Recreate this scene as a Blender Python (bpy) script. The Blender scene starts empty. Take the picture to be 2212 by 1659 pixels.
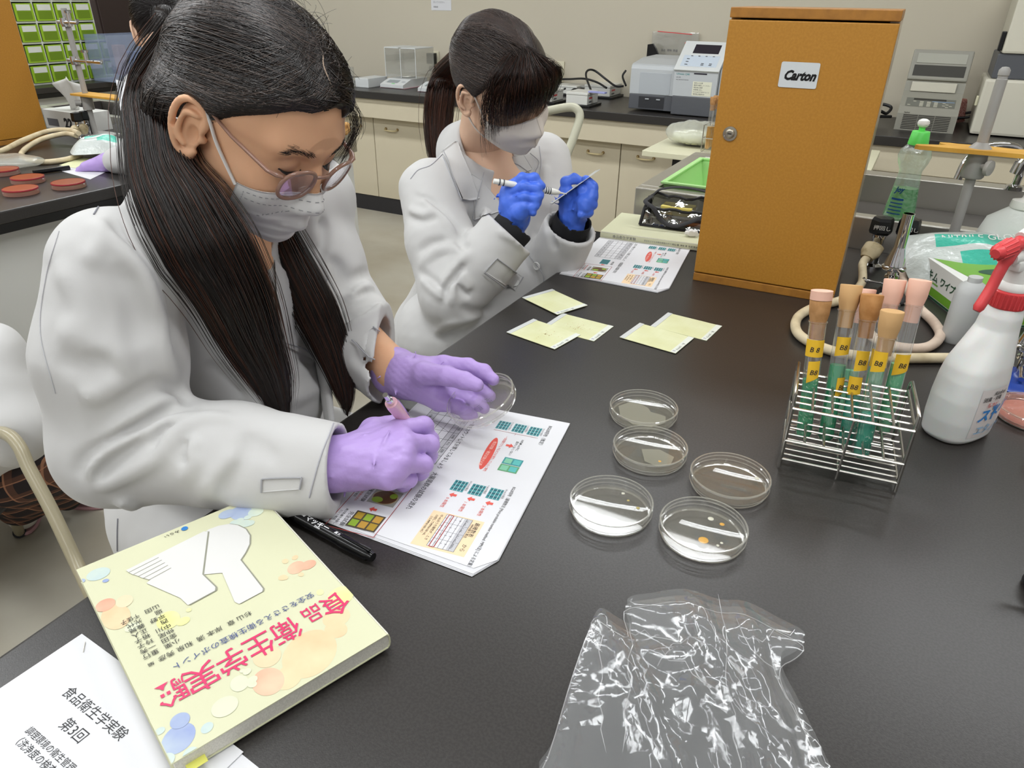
import bpy, bmesh, math, random
import numpy as np
from mathutils import Vector, Matrix, Euler
import openvdb

scene = bpy.context.scene
COL = scene.collection
rnd = random.Random(7)
nrg = np.random.default_rng(11)

# ------------------------------------------------------------------ camera
TT = 0.80                       # bench top height above the floor
CAMZ = TT + 0.5013              # the camera stands half a metre above the bench top
PITCH, ROLL, FPX, IW, IH = 0.4987, 0.0141, 1543.7, 2212.0, 1659.0
cp_, sp_ = math.cos(PITCH), math.sin(PITCH)
fw_ = np.array([0, cp_, -sp_]); r0_ = np.array([1., 0, 0]); u0_ = np.array([0, sp_, cp_])
cr_, sr_ = math.cos(ROLL), math.sin(ROLL)
rt_ = cr_*r0_ + sr_*u0_; up_ = -sr_*r0_ + cr_*u0_
cam_d = bpy.data.cameras.new('camera'); cam = bpy.data.objects.new('camera', cam_d); COL.objects.link(cam)
cam_d.sensor_fit = 'HORIZONTAL'; cam_d.sensor_width = 36.0; cam_d.lens = 36.0*FPX/IW
cam_d.clip_start = 0.02; cam_d.clip_end = 60
M = Matrix(((rt_[0], up_[0], -fw_[0], 0), (rt_[1], up_[1], -fw_[1], 0), (rt_[2], up_[2], -fw_[2], CAMZ), (0, 0, 0, 1)))
cam.matrix_world = M
scene.camera = cam
scene.view_settings.view_transform = 'Standard'; scene.view_settings.look = 'None'
scene.view_settings.gamma = 1.0; scene.view_settings.use_curve_mapping = False
scene.view_settings.exposure = -0.18
cy = scene.cycles
cy.max_bounces = 8; cy.diffuse_bounces = 3; cy.glossy_bounces = 3; cy.transmission_bounces = 4
cy.transparent_max_bounces = 14; cy.caustics_reflective = False; cy.caustics_refractive = False
cy.sample_clamp_indirect = 4.0

# ------------------------------------------------------------------ world and the large lights
wld = bpy.data.worlds.new('world'); scene.world = wld; wld.use_nodes = True
wld.node_tree.nodes['Background'].inputs[0].default_value = (1.0, 0.985, 0.96, 1)
wld.node_tree.nodes['Background'].inputs[1].default_value = 0.5

UA = math.radians(62.0)                                  # the benches run this way
U2 = np.array([math.cos(UA), math.sin(UA)]); V2 = np.array([math.sin(UA), -math.cos(UA)])
CEIL = 2.65

def ray(px, py):
    d = rt_*(px-IW/2)/FPX + up_*(IH/2-py)/FPX + fw_
    return d
def J(px, py, z):
    "the point of the room seen at a pixel of the photograph, at height z over the floor"
    d = ray(px, py); t = (z-CAMZ)/d[2]
    return np.array([0, 0, CAMZ]) + d*t
def K(px, py, depth):
    return np.array([0, 0, CAMZ]) + ray(px, py)*depth
def RM(x, y, z=0.0):
    "room coordinates: x across the benches (towards the camera's right), y along them"
    p = V2*x + U2*y
    return np.array([p[0], p[1], z])

# ------------------------------------------------------------------ materials
def lin(c):
    if isinstance(c, str):
        c = [int(c[i:i+2], 16)/255 for i in (0, 2, 4)]
    return tuple(((x/12.92) if x <= 0.04045 else ((x+0.055)/1.055)**2.4) for x in c)
MATS = {}
def mat(name, col, rough=0.5, metal=0.0, spec=0.5, trans=0.0, ior=1.45, alpha=1.0, noise=None, bump=None,
        emit=None, sss=0.0, coat=0.0, sheen=0.0):
    if name in MATS: return MATS[name]
    m = bpy.data.materials.new(name); m.use_nodes = True; MATS[name] = m
    nt = m.node_tree; b = nt.nodes['Principled BSDF']
    c = lin(col)
    b.inputs['Base Color'].default_value = (*c, 1)
    b.inputs['Roughness'].default_value = rough; b.inputs['Metallic'].default_value = metal
    b.inputs['Specular IOR Level'].default_value = spec; b.inputs['IOR'].default_value = ior
    b.inputs['Transmission Weight'].default_value = trans; b.inputs['Alpha'].default_value = alpha
    b.inputs['Coat Weight'].default_value = coat; b.inputs['Sheen Weight'].default_value = sheen
    if sss:
        b.inputs['Subsurface Weight'].default_value = sss
        b.inputs['Subsurface Radius'].default_value = (0.012, 0.005, 0.003); b.inputs['Subsurface Scale'].default_value = 0.6
    if emit:
        b.inputs['Emission Color'].default_value = (*lin(emit[0]), 1); b.inputs['Emission Strength'].default_value = emit[1]
    tc = nt.nodes.new('ShaderNodeTexCoord')
    if noise:                                             # (other colour, scale, detail, contrast low, high)
        oc, sc, dt, lo, hi = noise
        n = nt.nodes.new('ShaderNodeTexNoise'); n.inputs['Scale'].default_value = sc; n.inputs['Detail'].default_value = dt
        nt.links.new(tc.outputs['Object'], n.inputs['Vector'])
        r = nt.nodes.new('ShaderNodeValToRGB'); r.color_ramp.elements[0].position = lo; r.color_ramp.elements[1].position = hi
        r.color_ramp.elements[0].color = (*c, 1); r.color_ramp.elements[1].color = (*lin(oc), 1)
        nt.links.new(n.outputs['Fac'], r.inputs[0]); nt.links.new(r.outputs[0], b.inputs['Base Color'])
    if bump:                                              # (scale, strength, distance, detail)
        sc, st, di, dt = bump
        n = nt.nodes.new('ShaderNodeTexNoise'); n.inputs['Scale'].default_value = sc; n.inputs['Detail'].default_value = dt
        nt.links.new(tc.outputs['Object'], n.inputs['Vector'])
        bu = nt.nodes.new('ShaderNodeBump'); bu.inputs['Strength'].default_value = st; bu.inputs['Distance'].default_value = di
        nt.links.new(n.outputs['Fac'], bu.inputs['Height']); nt.links.new(bu.outputs[0], b.inputs['Normal'])
    return m
def thin(name, col, tint=(1, 1, 1), gloss=0.12, rough=0.05, haze=0.0, hazecol=(1, 1, 1), bump=None):
    "thin clear sheet: light passes straight through, with a fresnel gloss and a little milkiness"
    if name in MATS: return MATS[name]
    m = bpy.data.materials.new(name); m.use_nodes = True; MATS[name] = m; nt = m.node_tree
    for n in list(nt.nodes): nt.nodes.remove(n)
    N = nt.nodes.new; L = nt.links.new
    out = N('ShaderNodeOutputMaterial'); tr = N('ShaderNodeBsdfTransparent'); tr.inputs[0].default_value = (*tint, 1)
    gl = N('ShaderNodeBsdfGlossy'); gl.inputs['Roughness'].default_value = rough; gl.inputs[0].default_value = (1, 1, 1, 1)
    di = N('ShaderNodeBsdfDiffuse'); di.inputs[0].default_value = (*lin(col), 1)
    tl = N('ShaderNodeBsdfTranslucent'); tl.inputs[0].default_value = (*lin(col), 1)
    dm = N('ShaderNodeMixShader'); dm.inputs[0].default_value = 0.4; L(di.outputs[0], dm.inputs[1]); L(tl.outputs[0], dm.inputs[2])
    m1 = N('ShaderNodeMixShader'); m1.inputs[0].default_value = haze; L(tr.outputs[0], m1.inputs[1]); L(dm.outputs[0], m1.inputs[2])
    fr = N('ShaderNodeFresnel'); ge = N('ShaderNodeNewGeometry'); io = N('ShaderNodeMath'); io.operation = 'MULTIPLY_ADD'; io.inputs[1].default_value = 1/1.45-1.45; io.inputs[2].default_value = 1.45
    L(ge.outputs['Backfacing'], io.inputs[0]); L(io.outputs[0], fr.inputs[0])
    mu = N('ShaderNodeMath'); mu.operation = 'MULTIPLY_ADD'; mu.inputs[1].default_value = 1.0; mu.inputs[2].default_value = gloss*0.3
    L(fr.outputs[0], mu.inputs[0])
    m2 = N('ShaderNodeMixShader'); L(mu.outputs[0], m2.inputs[0]); L(m1.outputs[0], m2.inputs[1]); L(gl.outputs[0], m2.inputs[2])
    L(m2.outputs[0], out.inputs[0])
    if bump:
        tc = N('ShaderNodeTexCoord'); n = N('ShaderNodeTexNoise'); n.inputs['Scale'].default_value = bump[0]; n.inputs['Detail'].default_value = bump[3]
        L(tc.outputs['Object'], n.inputs['Vector']); bu = N('ShaderNodeBump'); bu.inputs['Strength'].default_value = bump[1]; bu.inputs['Distance'].default_value = bump[2]
        L(n.outputs['Fac'], bu.inputs['Height']); L(bu.outputs[0], gl.inputs['Normal'])
        L(bu.outputs[0], fr.inputs['Normal'])
    return m

# ------------------------------------------------------------------ objects
def tag(o, label=None, cat=None, group=None, kind=None):
    if label: o['label'] = label
    if cat: o['category'] = cat
    if group: o['group'] = group
    if kind: o['kind'] = kind
    return o
def empty(name, loc=(0, 0, 0), rz=0.0, label=None, cat=None, group=None, rot=None):
    o = bpy.data.objects.new(name, None); COL.objects.link(o); o.empty_display_size = 0.02
    o.location = Vector(loc); o.rotation_euler = Euler(rot) if rot else Euler((0, 0, rz))
    return tag(o, label, cat, group)
def link(name, me, parent=None):
    o = bpy.data.objects.new(name, me); COL.objects.link(o)
    if parent is not None: o.parent = parent
    return o
def children(o): return [c for c in bpy.data.objects if c.parent == o]
def copy_tree(o, parent=None):
    c = o.copy(); COL.objects.link(c)
    if parent is not None: c.parent = parent
    for ch in children(o): copy_tree(ch, c)
    return c
def npmesh(name, v, f, mats, smooth=True, midx=None):
    "mesh from numpy vertices and a list of equal-length face arrays"
    me = bpy.data.meshes.new(name); v = np.asarray(v, np.float32)
    if not isinstance(f, list) or isinstance(f[0], tuple): f = [f]
    f = [np.asarray(a, np.int32) for a in f if len(a)]
    me.vertices.add(len(v)); me.vertices.foreach_set('co', v.ravel())
    loops = np.concatenate([a.ravel() for a in f]); tot = np.concatenate([np.full(len(a), a.shape[1]) for a in f])
    st = np.concatenate([[0], np.cumsum(tot)[:-1]])
    me.loops.add(len(loops)); me.loops.foreach_set('vertex_index', loops)
    me.polygons.add(len(tot)); me.polygons.foreach_set('loop_start', st.astype(np.int32)); me.polygons.foreach_set('loop_total', tot.astype(np.int32))
    if midx is not None: me.polygons.foreach_set('material_index', np.asarray(midx, np.int32))
    me.polygons.foreach_set('use_smooth', np.full(len(tot), smooth))
    for m in (mats if isinstance(mats, (list, tuple)) else [mats]): me.materials.append(m)
    me.update(calc_edges=True); me.validate()
    return me

class MB:
    "collects shapes of several materials into ONE mesh"
    def __init__(s): s.v = []; s.f = []; s.m = []; s.sm = []; s.mats = []
    def mi(s, m):
        if m not in s.mats: s.mats.append(m)
        return s.mats.index(m)
    def add(s, vs, fs, m, smooth=False, mtx=None):
        b = len(s.v)
        for p in vs: s.v.append(tuple(mtx @ Vector(p)) if mtx is not None else tuple(float(c) for c in p))
        k = s.mi(m)
        for f in fs: s.f.append(tuple(i+b for i in f)); s.m.append(k); s.sm.append(smooth)
        return s
    def box(s, lo, hi, m, bev=0.0, mtx=None, seg=2):
        bm = bmesh.new(); bmesh.ops.create_cube(bm, size=1)
        for v in bm.verts: v.co = Vector([(lo[i]+hi[i])/2 + v.co[i]*(hi[i]-lo[i]) for i in range(3)])
        if bev: bmesh.ops.bevel(bm, geom=bm.edges[:], offset=bev, segments=seg, affect='EDGES', profile=0.6)
        bm.verts.index_update()
        s.add([v.co[:] for v in bm.verts], [[v.index for v in f.verts] for f in bm.faces], m, False, mtx); bm.free(); return s
    def lathe(s, prof, m, seg=32, c=(0, 0, 0), mtx=None, smooth=True, sx=1, sy=1, cap=True):
        vs = []; fs = []; n = len(prof)
        for r, z in prof:
            for k in range(seg):
                a = 2*math.pi*k/seg; vs.append((c[0]+sx*r*math.cos(a), c[1]+sy*r*math.sin(a), c[2]+z))
        for i in range(n-1):
            for k in range(seg):
                a, b2 = i*seg+k, i*seg+(k+1) % seg; fs.append((a, b2, b2+seg, a+seg))
        if cap and prof[0][0] > 1e-6: fs.append(tuple(range(seg-1, -1, -1)))
        if cap and prof[-1][0] > 1e-6: fs.append(tuple((n-1)*seg+k for k in range(seg)))
        return s.add(vs, fs, m, smooth, mtx)
    def tube(s, pts, r, m, seg=10, closed=False, smooth=True, mtx=None, flat=1.0):
        pts = [Vector(p) for p in pts]; n = len(pts); rs = r if isinstance(r, (list, tuple)) else [r]*n
        vs = []; fs = []; prev = None
        for i in range(n):
            if closed: t = (pts[(i+1) % n]-pts[i-1])
            else: t = pts[min(i+1, n-1)]-pts[max(i-1, 0)]
            t.normalize()
            if prev is None:
                a = Vector((0, 0, 1)) if abs(t.z) < 0.9 else Vector((1, 0, 0)); x = t.cross(a).normalized()
            else:
                x = (prev - t*prev.dot(t)).normalized()
            prev = x; y = t.cross(x)
            for k in range(seg):
                a = 2*math.pi*k/seg; vs.append(pts[i]+(x*math.cos(a)+y*math.sin(a)*flat)*rs[i])
        for i in range(n if closed else n-1):
            j = (i+1) % n
            for k in range(seg):
                k2 = (k+1) % seg; fs.append((i*seg+k, j*seg+k, j*seg+k2, i*seg+k2))
        if not closed: fs.append(tuple(range(seg))); fs.append(tuple((n-1)*seg+k for k in range(seg-1, -1, -1)))
        return s.add(vs, fs, m, smooth, mtx)
    def rod(s, a, b, r, m, seg=10, r2=None, mtx=None): return s.tube([a, b], [r, r2 if r2 is not None else r], m, seg, smooth=True, mtx=mtx)
    clip = None; pc = 0
    def poly(s, pts, z, m, mtx=None):
        if s.clip and mtx is None:                       # keep flat print inside its board
            x0, y0, x1, y1 = s.clip; s.pc += 1; z += 5e-6*s.pc
            for ax, lim, sg in ((0, x0, 1), (0, x1, -1), (1, y0, 1), (1, y1, -1)):
                out = []
                for i in range(len(pts)):
                    a, b = pts[i-1], pts[i]; da, db = sg*(a[ax]-lim), sg*(b[ax]-lim)
                    if (da >= 0) != (db >= 0): t = da/(da-db); out.append((a[0]+(b[0]-a[0])*t, a[1]+(b[1]-a[1])*t))
                    if db >= 0: out.append(b)
                pts = out
                if len(pts) < 3: return s
        return s.add([(p[0], p[1], z) for p in pts], [tuple(range(len(pts)))], m, False, mtx)
    def rect(s, x0, y0, x1, y1, z, m, mtx=None): return s.poly([(x0, y0), (x1, y0), (x1, y1), (x0, y1)], z, m, mtx)
    def ell(s, cx, cy_, rx, ry, z, m, ang=0, seg=28, mtx=None):
        c, n = math.cos(ang), math.sin(ang)
        return s.poly([(cx+c*rx*math.cos(t)-n*ry*math.sin(t), cy_+n*rx*math.cos(t)+c*ry*math.sin(t)) for t in [2*math.pi*k/seg for k in range(seg)]], z, m, mtx)
    def line(s, x0, y0, x1, y1, w, z, m, mtx=None):
        d = Vector((x1-x0, y1-y0)); d.normalize(); n = Vector((-d.y, d.x))*w/2
        return s.poly([(x0-n.x, y0-n.y), (x1-n.x, y1-n.y), (x1+n.x, y1+n.y), (x0+n.x, y0+n.y)], z, m, mtx)
    def text(s, body, x, y, size, z, m, ang=0, align='LEFT', sx=1.0, bold=0.0, shear=0.0, mtx=None, warp=None, fit=None):
        me = text_mesh(body, align, bold, shear)
        if fit: size = fit/max(v.co.x for v in me.vertices)
        R_ = Matrix.Translation((x, y, z)) @ Matrix.Rotation(ang, 4, 'Z') @ Matrix.Diagonal((size*sx, size, 1, 1))
        vs = [R_ @ v.co for v in me.vertices]
        if warp: vs = [warp(v) for v in vs]
        return s.add(vs, [tuple(p.vertices) for p in me.polygons], m, False, mtx)
    def build(s, name, parent=None, label=None, cat=None, group=None, kind=None, loc=None, rz=None, autos=None):
        me = bpy.data.meshes.new(name); me.from_pydata(s.v, [], s.f)
        for m in s.mats: me.materials.append(m)
        me.polygons.foreach_set('material_index', s.m); me.polygons.foreach_set('use_smooth', s.sm); me.update()
        o = link(name, me, parent)
        if loc is not None: o.location = Vector(loc)
        if rz is not None: o.rotation_euler = (0, 0, rz)
        if any(s.sm): o.data.set_sharp_from_angle(angle=math.radians(autos or 42))
        return tag(o, label, cat, group, kind)
_TX = {}
def text_mesh(body, align='LEFT', bold=0.0, shear=0.0):
    k = (body, align, bold, shear)
    if k not in _TX:
        c = bpy.data.curves.new('t', 'FONT'); c.body = body; c.align_x = align; c.offset = bold; c.shear = shear; c.resolution_u = 2
        o = bpy.data.objects.new('t', c); COL.objects.link(o)
        dg = bpy.context.evaluated_depsgraph_get()
        _TX[k] = bpy.data.meshes.new_from_object(o.evaluated_get(dg)); bpy.data.objects.remove(o); bpy.data.curves.remove(c)
    return _TX[k]
def spline(pts, n=8, closed=False):
    "Catmull-Rom through the points"
    P_ = [np.array(p, float) for p in pts]; out = []; m = len(P_)
    rng = range(m if closed else m-1)
    for i in rng:
        p1, p2 = P_[i], P_[(i+1) % m]
        p0 = P_[i-1] if (closed or i > 0) else 2*p1-p2
        p3 = P_[(i+2) % m] if (closed or i < m-2) else 2*p2-p1
        for k in range(n):
            t = k/n; out.append(0.5*((2*p1)+(-p0+p2)*t+(2*p0-5*p1+4*p2-p3)*t*t+(-p0+3*p1-3*p2+p3)*t**3))
    if not closed: out.append(P_[-1])
    return out

# ------------------------------------------------------------------ sculpting on a distance grid
class SDF:
    def __init__(s, lo, hi, h):
        s.h = h; s.lo = np.array(lo, float); n = np.ceil((np.array(hi)-s.lo)/h).astype(int)+1
        s.ax = [(s.lo[i]+np.arange(n[i])*h).astype(np.float32) for i in range(3)]
        s.D = np.full(tuple(n), 0.2, np.float32)
    def sub(s, lo, hi):
        sl = []
        for i in range(3):
            a = max(0, int((lo[i]-s.lo[i])/s.h)-1); b = min(len(s.ax[i]), int((hi[i]-s.lo[i])/s.h)+3)
            if b <= a: return None
            sl.append(slice(a, b))
        return tuple(sl)
    def pts(s, sl): return (s.ax[0][sl[0]][:, None, None], s.ax[1][sl[1]][None, :, None], s.ax[2][sl[2]][None, None, :])
    def comb(s, sl, d, k, mode):
        A = s.D[sl]
        if mode == 'add':
            r = np.minimum(A, d)
            if k > 0: hh = np.maximum(k-np.abs(A-d), 0)/k; r = r-hh*hh*k*0.25
        else:
            d = -d; r = np.maximum(A, d)
            if k > 0: hh = np.maximum(k-np.abs(A-d), 0)/k; r = r+hh*hh*k*0.25
        s.D[sl] = r
    def cone(s, a, b, r1, r2, k=0.01, mode='add', flat=None):
        "tapered capsule; flat=(dir, f) squeezes it along dir"
        a = np.array(a, float); b = np.array(b, float); mg = max(r1, r2)+k+4*s.h
        sl = s.sub(np.minimum(a, b)-mg, np.maximum(a, b)+mg)
        if sl is None: return
        X, Y, Z = s.pts(sl); ab = b-a; L = max(float(ab@ab), 1e-12)
        t = np.clip(((X-a[0])*ab[0]+(Y-a[1])*ab[1]+(Z-a[2])*ab[2])/L, 0, 1)
        dx, dy, dz = X-a[0]-t*ab[0], Y-a[1]-t*ab[1], Z-a[2]-t*ab[2]
        q = dx*dx+dy*dy+dz*dz
        if flat is not None:
            n = np.array(flat[0], float); n /= np.linalg.norm(n); w = dx*n[0]+dy*n[1]+dz*n[2]
            q = q+w*w*(1/flat[1]**2-1)
        s.comb(sl, (np.sqrt(q)-(r1+(r2-r1)*t)).astype(np.float32), k, mode)
    def chain(s, pts, rs, k=0.01, mode='add', flat=None):
        for i in range(len(pts)-1): s.cone(pts[i], pts[i+1], rs[i], rs[i+1], k, mode, flat)
    def ball(s, c, r, k=0.01, mode='add'): s.cone(c, c, r, r, k, mode)
    def ellip(s, c, rad, R=None, k=0.01, mode='add'):
        c = np.array(c, float); rad = np.array(rad, float); mg = rad.max()+k+4*s.h
        sl = s.sub(c-mg, c+mg)
        if sl is None: return
        X, Y, Z = s.pts(sl); R = np.eye(3) if R is None else np.asarray(R)
        q = [(X-c[0])*R[0, i]+(Y-c[1])*R[1, i]+(Z-c[2])*R[2, i] for i in range(3)]
        k0 = np.sqrt(sum((q[i]/rad[i])**2 for i in range(3)))+1e-9
        k1 = np.sqrt(sum((q[i]/rad[i]**2)**2 for i in range(3)))+1e-9
        s.comb(sl, (k0*(k0-1)/k1).astype(np.float32), k, mode)
    def rbox(s, c, half, R=None, r=0.005, k=0.0, mode='add'):
        c = np.array(c, float); half = np.array(half, float); mg = np.linalg.norm(half)+k+4*s.h
        sl = s.sub(c-mg, c+mg)
        if sl is None: return
        X, Y, Z = s.pts(sl); R = np.eye(3) if R is None else np.asarray(R)
        q = [np.abs((X-c[0])*R[0, i]+(Y-c[1])*R[1, i]+(Z-c[2])*R[2, i])-half[i]+r for i in range(3)]
        o_ = np.sqrt(sum(np.maximum(a, 0)**2 for a in q)); i_ = np.minimum(np.maximum(q[0], np.maximum(q[1], q[2])), 0)
        s.comb(sl, (o_+i_-r).astype(np.float32), k, mode)
    def cut(s, p, n, k=0.0):
        "remove everything on the +n side of the plane"
        n = np.array(n, float); n /= np.linalg.norm(n); sl = (slice(None),)*3; X, Y, Z = s.pts(sl)
        s.comb(sl, (-((X-p[0])*n[0]+(Y-p[1])*n[1]+(Z-p[2])*n[2])).astype(np.float32), k, 'sub')
    def warp(s, fn, band=0.02):
        "push the surface outward by fn(x, y, z)"
        i = np.nonzero(np.abs(s.D) < band); x, y, z = s.ax[0][i[0]], s.ax[1][i[1]], s.ax[2][i[2]]
        s.D[i] -= fn(x, y, z).astype(np.float32)
    def polys(s, iso=0.0, adapt=0.0):
        g = openvdb.FloatGrid(0.2); g.copyFromArray(s.D); pts, tri, quad = g.convertToPolygons(iso, adapt)
        return pts.astype(np.float64)*s.h+s.lo, tri, quad
    def build(s, name, m, parent=None, adapt=0.0, smooth=0, keep=None, xf=None):
        v, t, q = s.polys(0.0, adapt)
        if smooth: v = relax(v, t, q, smooth)
        if xf is not None: v = v @ np.asarray(xf[0]).T+np.asarray(xf[1])
        me = npmesh(name, v, [t, q], m)
        return link(name, me, parent)
def relax(v, t, q, n):
    e = []
    for f in (t, q):
        if len(f):
            for i in range(f.shape[1]): e.append(np.stack([f[:, i], f[:, (i+1) % f.shape[1]]], 1))
    e = np.concatenate(e).astype(np.int64)
    for _ in range(n):
        acc = np.zeros_like(v); cnt = np.bincount(e.ravel(), minlength=len(v))[:, None]
        for c in range(3):
            acc[:, c] = np.bincount(e[:, 0], v[e[:, 1], c], len(v))+np.bincount(e[:, 1], v[e[:, 0], c], len(v))
        v = v*0.4+0.6*acc/np.maximum(cnt, 1)
    return v
def vnoise(x, y, z, f, seed=0):
    "cheap smooth noise from sines"
    r = np.random.default_rng(seed); o = 0
    for i in range(5):
        k = r.normal(size=3)*f*(0.7+0.35*i); o = o+np.sin(x*k[0]+y*k[1]+z*k[2]+r.uniform(0, 6.28))/(1+0.5*i)
    return o/2.6
# ================================================================== the room
RZ = UA-math.pi/2
def room_obj(mb, name, **k): return mb.build(name, rz=RZ, **k)
wall_m = mat('wall_paint', 'C9C1AE', 0.75, bump=(160, 0.05, 0.002, 3))
wall_w = mat('wall_white', 'D5D1C6', 0.7)
ceil_m = mat('ceiling_board', 'E4E2DC', 0.85, noise=('CFCDC6', 60, 6, 0.45, 0.62))
floor_m = mat('vinyl_floor', 'B5B0A2', 0.32, noise=('A39A88', 2.6, 8, 0.38, 0.68), spec=0.45)
black_top = mat('black_worktop', '272422', 0.34, spec=0.62, noise=('302D2B', 420, 2, 0.4, 0.6), bump=(900, 0.12, 0.0006, 2))
black_edge = mat('black_edge', '141313', 0.33)
cream = mat('cream_laminate', 'CDC3AB', 0.45)
cream2 = mat('cream_door', 'C6BBA2', 0.45)
white_m = mat('white_laminate', 'D3D3CE', 0.4)
kick_m = mat('kickboard', '2C2B2E', 0.5)
steel = mat('stainless', 'CFCCC4', 0.34, metal=1.0, bump=(8, 0.15, 0.01, 2))
chrome = mat('chrome', 'DADADC', 0.06, metal=1.0)
brass = mat('aged_handle', 'C9B98E', 0.4)
rust = mat('rust_spots', '8A6A34', 0.7)
def wall(name, x0, y0, x1, y1, m=wall_m):
    b = MB(); b.box((x0, y0, 0), (x1, y1, CEIL), m); return room_obj(b, name, kind='structure')
wall('wall_back', -6.3, 4.40, 3.4, 4.52); wall('wall_left', -6.3, -1.2, -6.18, 4.4, wall_w)
b = MB(); b.box((-6.3, -3.0, -0.1), (3.4, 4.6, 0), floor_m); room_obj(b, 'floor', kind='structure')
b = MB(); b.box((-6.3, -3.0, CEIL), (3.4, 4.52, CEIL+0.1), ceil_m); room_obj(b, 'ceiling', kind='structure')
b = MB(); b.box((-6.18, 4.385, 0), (3.4, 4.40, 0.08), kick_m); room_obj(b, 'baseboard_back', kind='structure')
# ceiling lamps: long twin fluorescent fittings, running along the benches
lampm = mat('lamp_glow', 'FFFFFF', 0.5, emit=('F4FAFF', 9.0)); lampb = mat('lamp_body', 'E8E8E6', 0.4)
def ceiling_lamp(x, y, lb, l=1.25):
    t = empty('ceiling_lamp', RM(x, y, CEIL), RZ+math.pi/2, lb, 'ceiling light', 'fluorescent fittings on the ceiling')
    b = MB(); b.box((-0.15, -l/2, -0.05), (0.15, l/2, -0.001), lampb, 0.01); b.build('lamp_body', t)
    for s in (-0.07, 0.07):
        b = MB(); b.rod((s, -l/2+0.03, -0.07), (s, l/2-0.03, -0.07), 0.016, lampm); b.build('lamp_tube', t)
    ld = bpy.data.lights.new('lamp_light', 'AREA'); ld.shape = 'RECTANGLE'; ld.size = 0.26; ld.size_y = l; ld.energy = 14.0*LE
    ld.color = (0.97, 0.99, 1.0); lo = bpy.data.objects.new('lamp_light', ld); COL.objects.link(lo); lo.parent = t; lo.location = (0, 0, -0.10)
LE = 1.0
for ly, w1 in ((-1.6, 'behind the camera'), (0.5, 'over the seated students'), (2.55, 'nearest the back counter')):
    for lx, w2_ in ((-5.0, 'above the farthest bench'), (-3.6, 'above the second bench'), (-2.15, 'above the aisle'), (-0.72, 'above the near bench'), (0.75, 'right of the near bench')): ceiling_lamp(lx, ly, 'white fluorescent ceiling fitting %s, in the row %s' % (w2_, w1))

# ---- the near bench
def bench(name, x0, x1, y0, y1, top, label, doors, slab=0.032, body=white_m):
    t = empty(name, RM(x0, y0, 0), RZ, label, 'lab bench')
    w, l = x1-x0, y1-y0
    b = MB(); b.box((0, 0, top-slab), (w, l, top), black_top, 0.004); b.build('worktop', t)
    b = MB(); b.box((0.004, 0.004, top-slab-0.025), (w-0.004, l-0.004, top-slab-0.0005), black_edge, 0.002); b.build('edge_band', t)
    b = MB(); b.box((0.06, 0.05, 0.09), (w-0.06, l-0.02, top-slab-0.026), body, 0.003); b.build('body', t)
    b = MB(); b.box((0.09, 0.08, 0), (w-0.09, l-0.05, 0.0895), kick_m); b.build('kickboard', t)
    n = max(1, int(l/0.6))
    for i in range(n):
        ya, yb = 0.06+(l-0.1)*i/n+0.004, 0.06+(l-0.1)*(i+1)/n-0.004
        b = MB(); b.box((0.048, ya, 0.11), (0.0595, yb, top-0.10), body, 0.002); d = b.build('door', t)
        b = MB(); b.rod((0.035, yb-0.06, top-0.2), (0.035, yb-0.06, top-0.32), 0.005, steel); b.box((0.035, yb-0.065, top-0.205), (0.048, yb-0.055, top-0.195), steel); b.box((0.035, yb-0.065, top-0.325), (0.048, yb-0.055, top-0.315), steel); b.build('handle', d)
    return t
bench('lab_bench', -0.582, 0.92, -1.35, 1.775, TT, 'long black-topped lab bench in front carrying petri dishes and handouts', 4)
bench('lab_bench', -3.55, -2.00, -0.9, 2.00, TT, 'black-topped lab bench behind the seated students, with orange cabinet', 4)
bench('lab_bench', -5.9, -4.45, -0.6, 3.6, TT, 'farthest black-topped lab bench carrying the green drawer unit', 5)

# ---- sink units at the bench ends
def sink(x0, x1, y0, y1, label, z=0.873, dark=True):
    t = empty('sink_unit', RM(x0, y0, 0), RZ, label, 'sink'); w, l = x1-x0, y1-y0
    b = MB(); b.box((0.02, 0.01, 0.0), (w-0.02, l-0.01, z-0.105), white_m, 0.004); b.build('base_cabinet', t)
    b = MB()                                     # raised rim, apron and basin
    for (a, c) in (((0, 0), (w, 0.035)), ((0, l-0.06), (w, l)), ((0, 0.035), (0.05, l-0.06)), ((w-0.05, 0.035), (w, l-0.06))):
        b.box((a[0], a[1], z-0.10), (c[0], c[1], z), steel, 0.003)
    b.build('rim', t)
    b = MB(); g = mat('basin_grey', '3A3634', 0.35)
    b.box((0.05, 0.035, z-0.104), (w-0.05, l-0.06, z-0.075), g)
    b.box((0.051, 0.036, z-0.074), (0.056, l-0.061, z-0.004), g); b.box((w-0.056, 0.036, z-0.074), (w-0.051, l-0.061, z-0.004), g)
    b.build('basin', t)
    b = MB(); b.lathe([(0.03, 0), (0.03, 0.004), (0.02, 0.006), (0, 0.003)], chrome, 20, (w*0.5, l*0.55, z-0.0745)); b.build('drain', t)
    return t
sink(-0.595, 0.92, 1.777, 2.33, 'stainless sink with raised rim at the end of the near bench')
sink(-3.55, -1.985, 2.002, 2.36, 'stainless sink end of the bench behind the bespectacled student', z=0.83)

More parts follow.
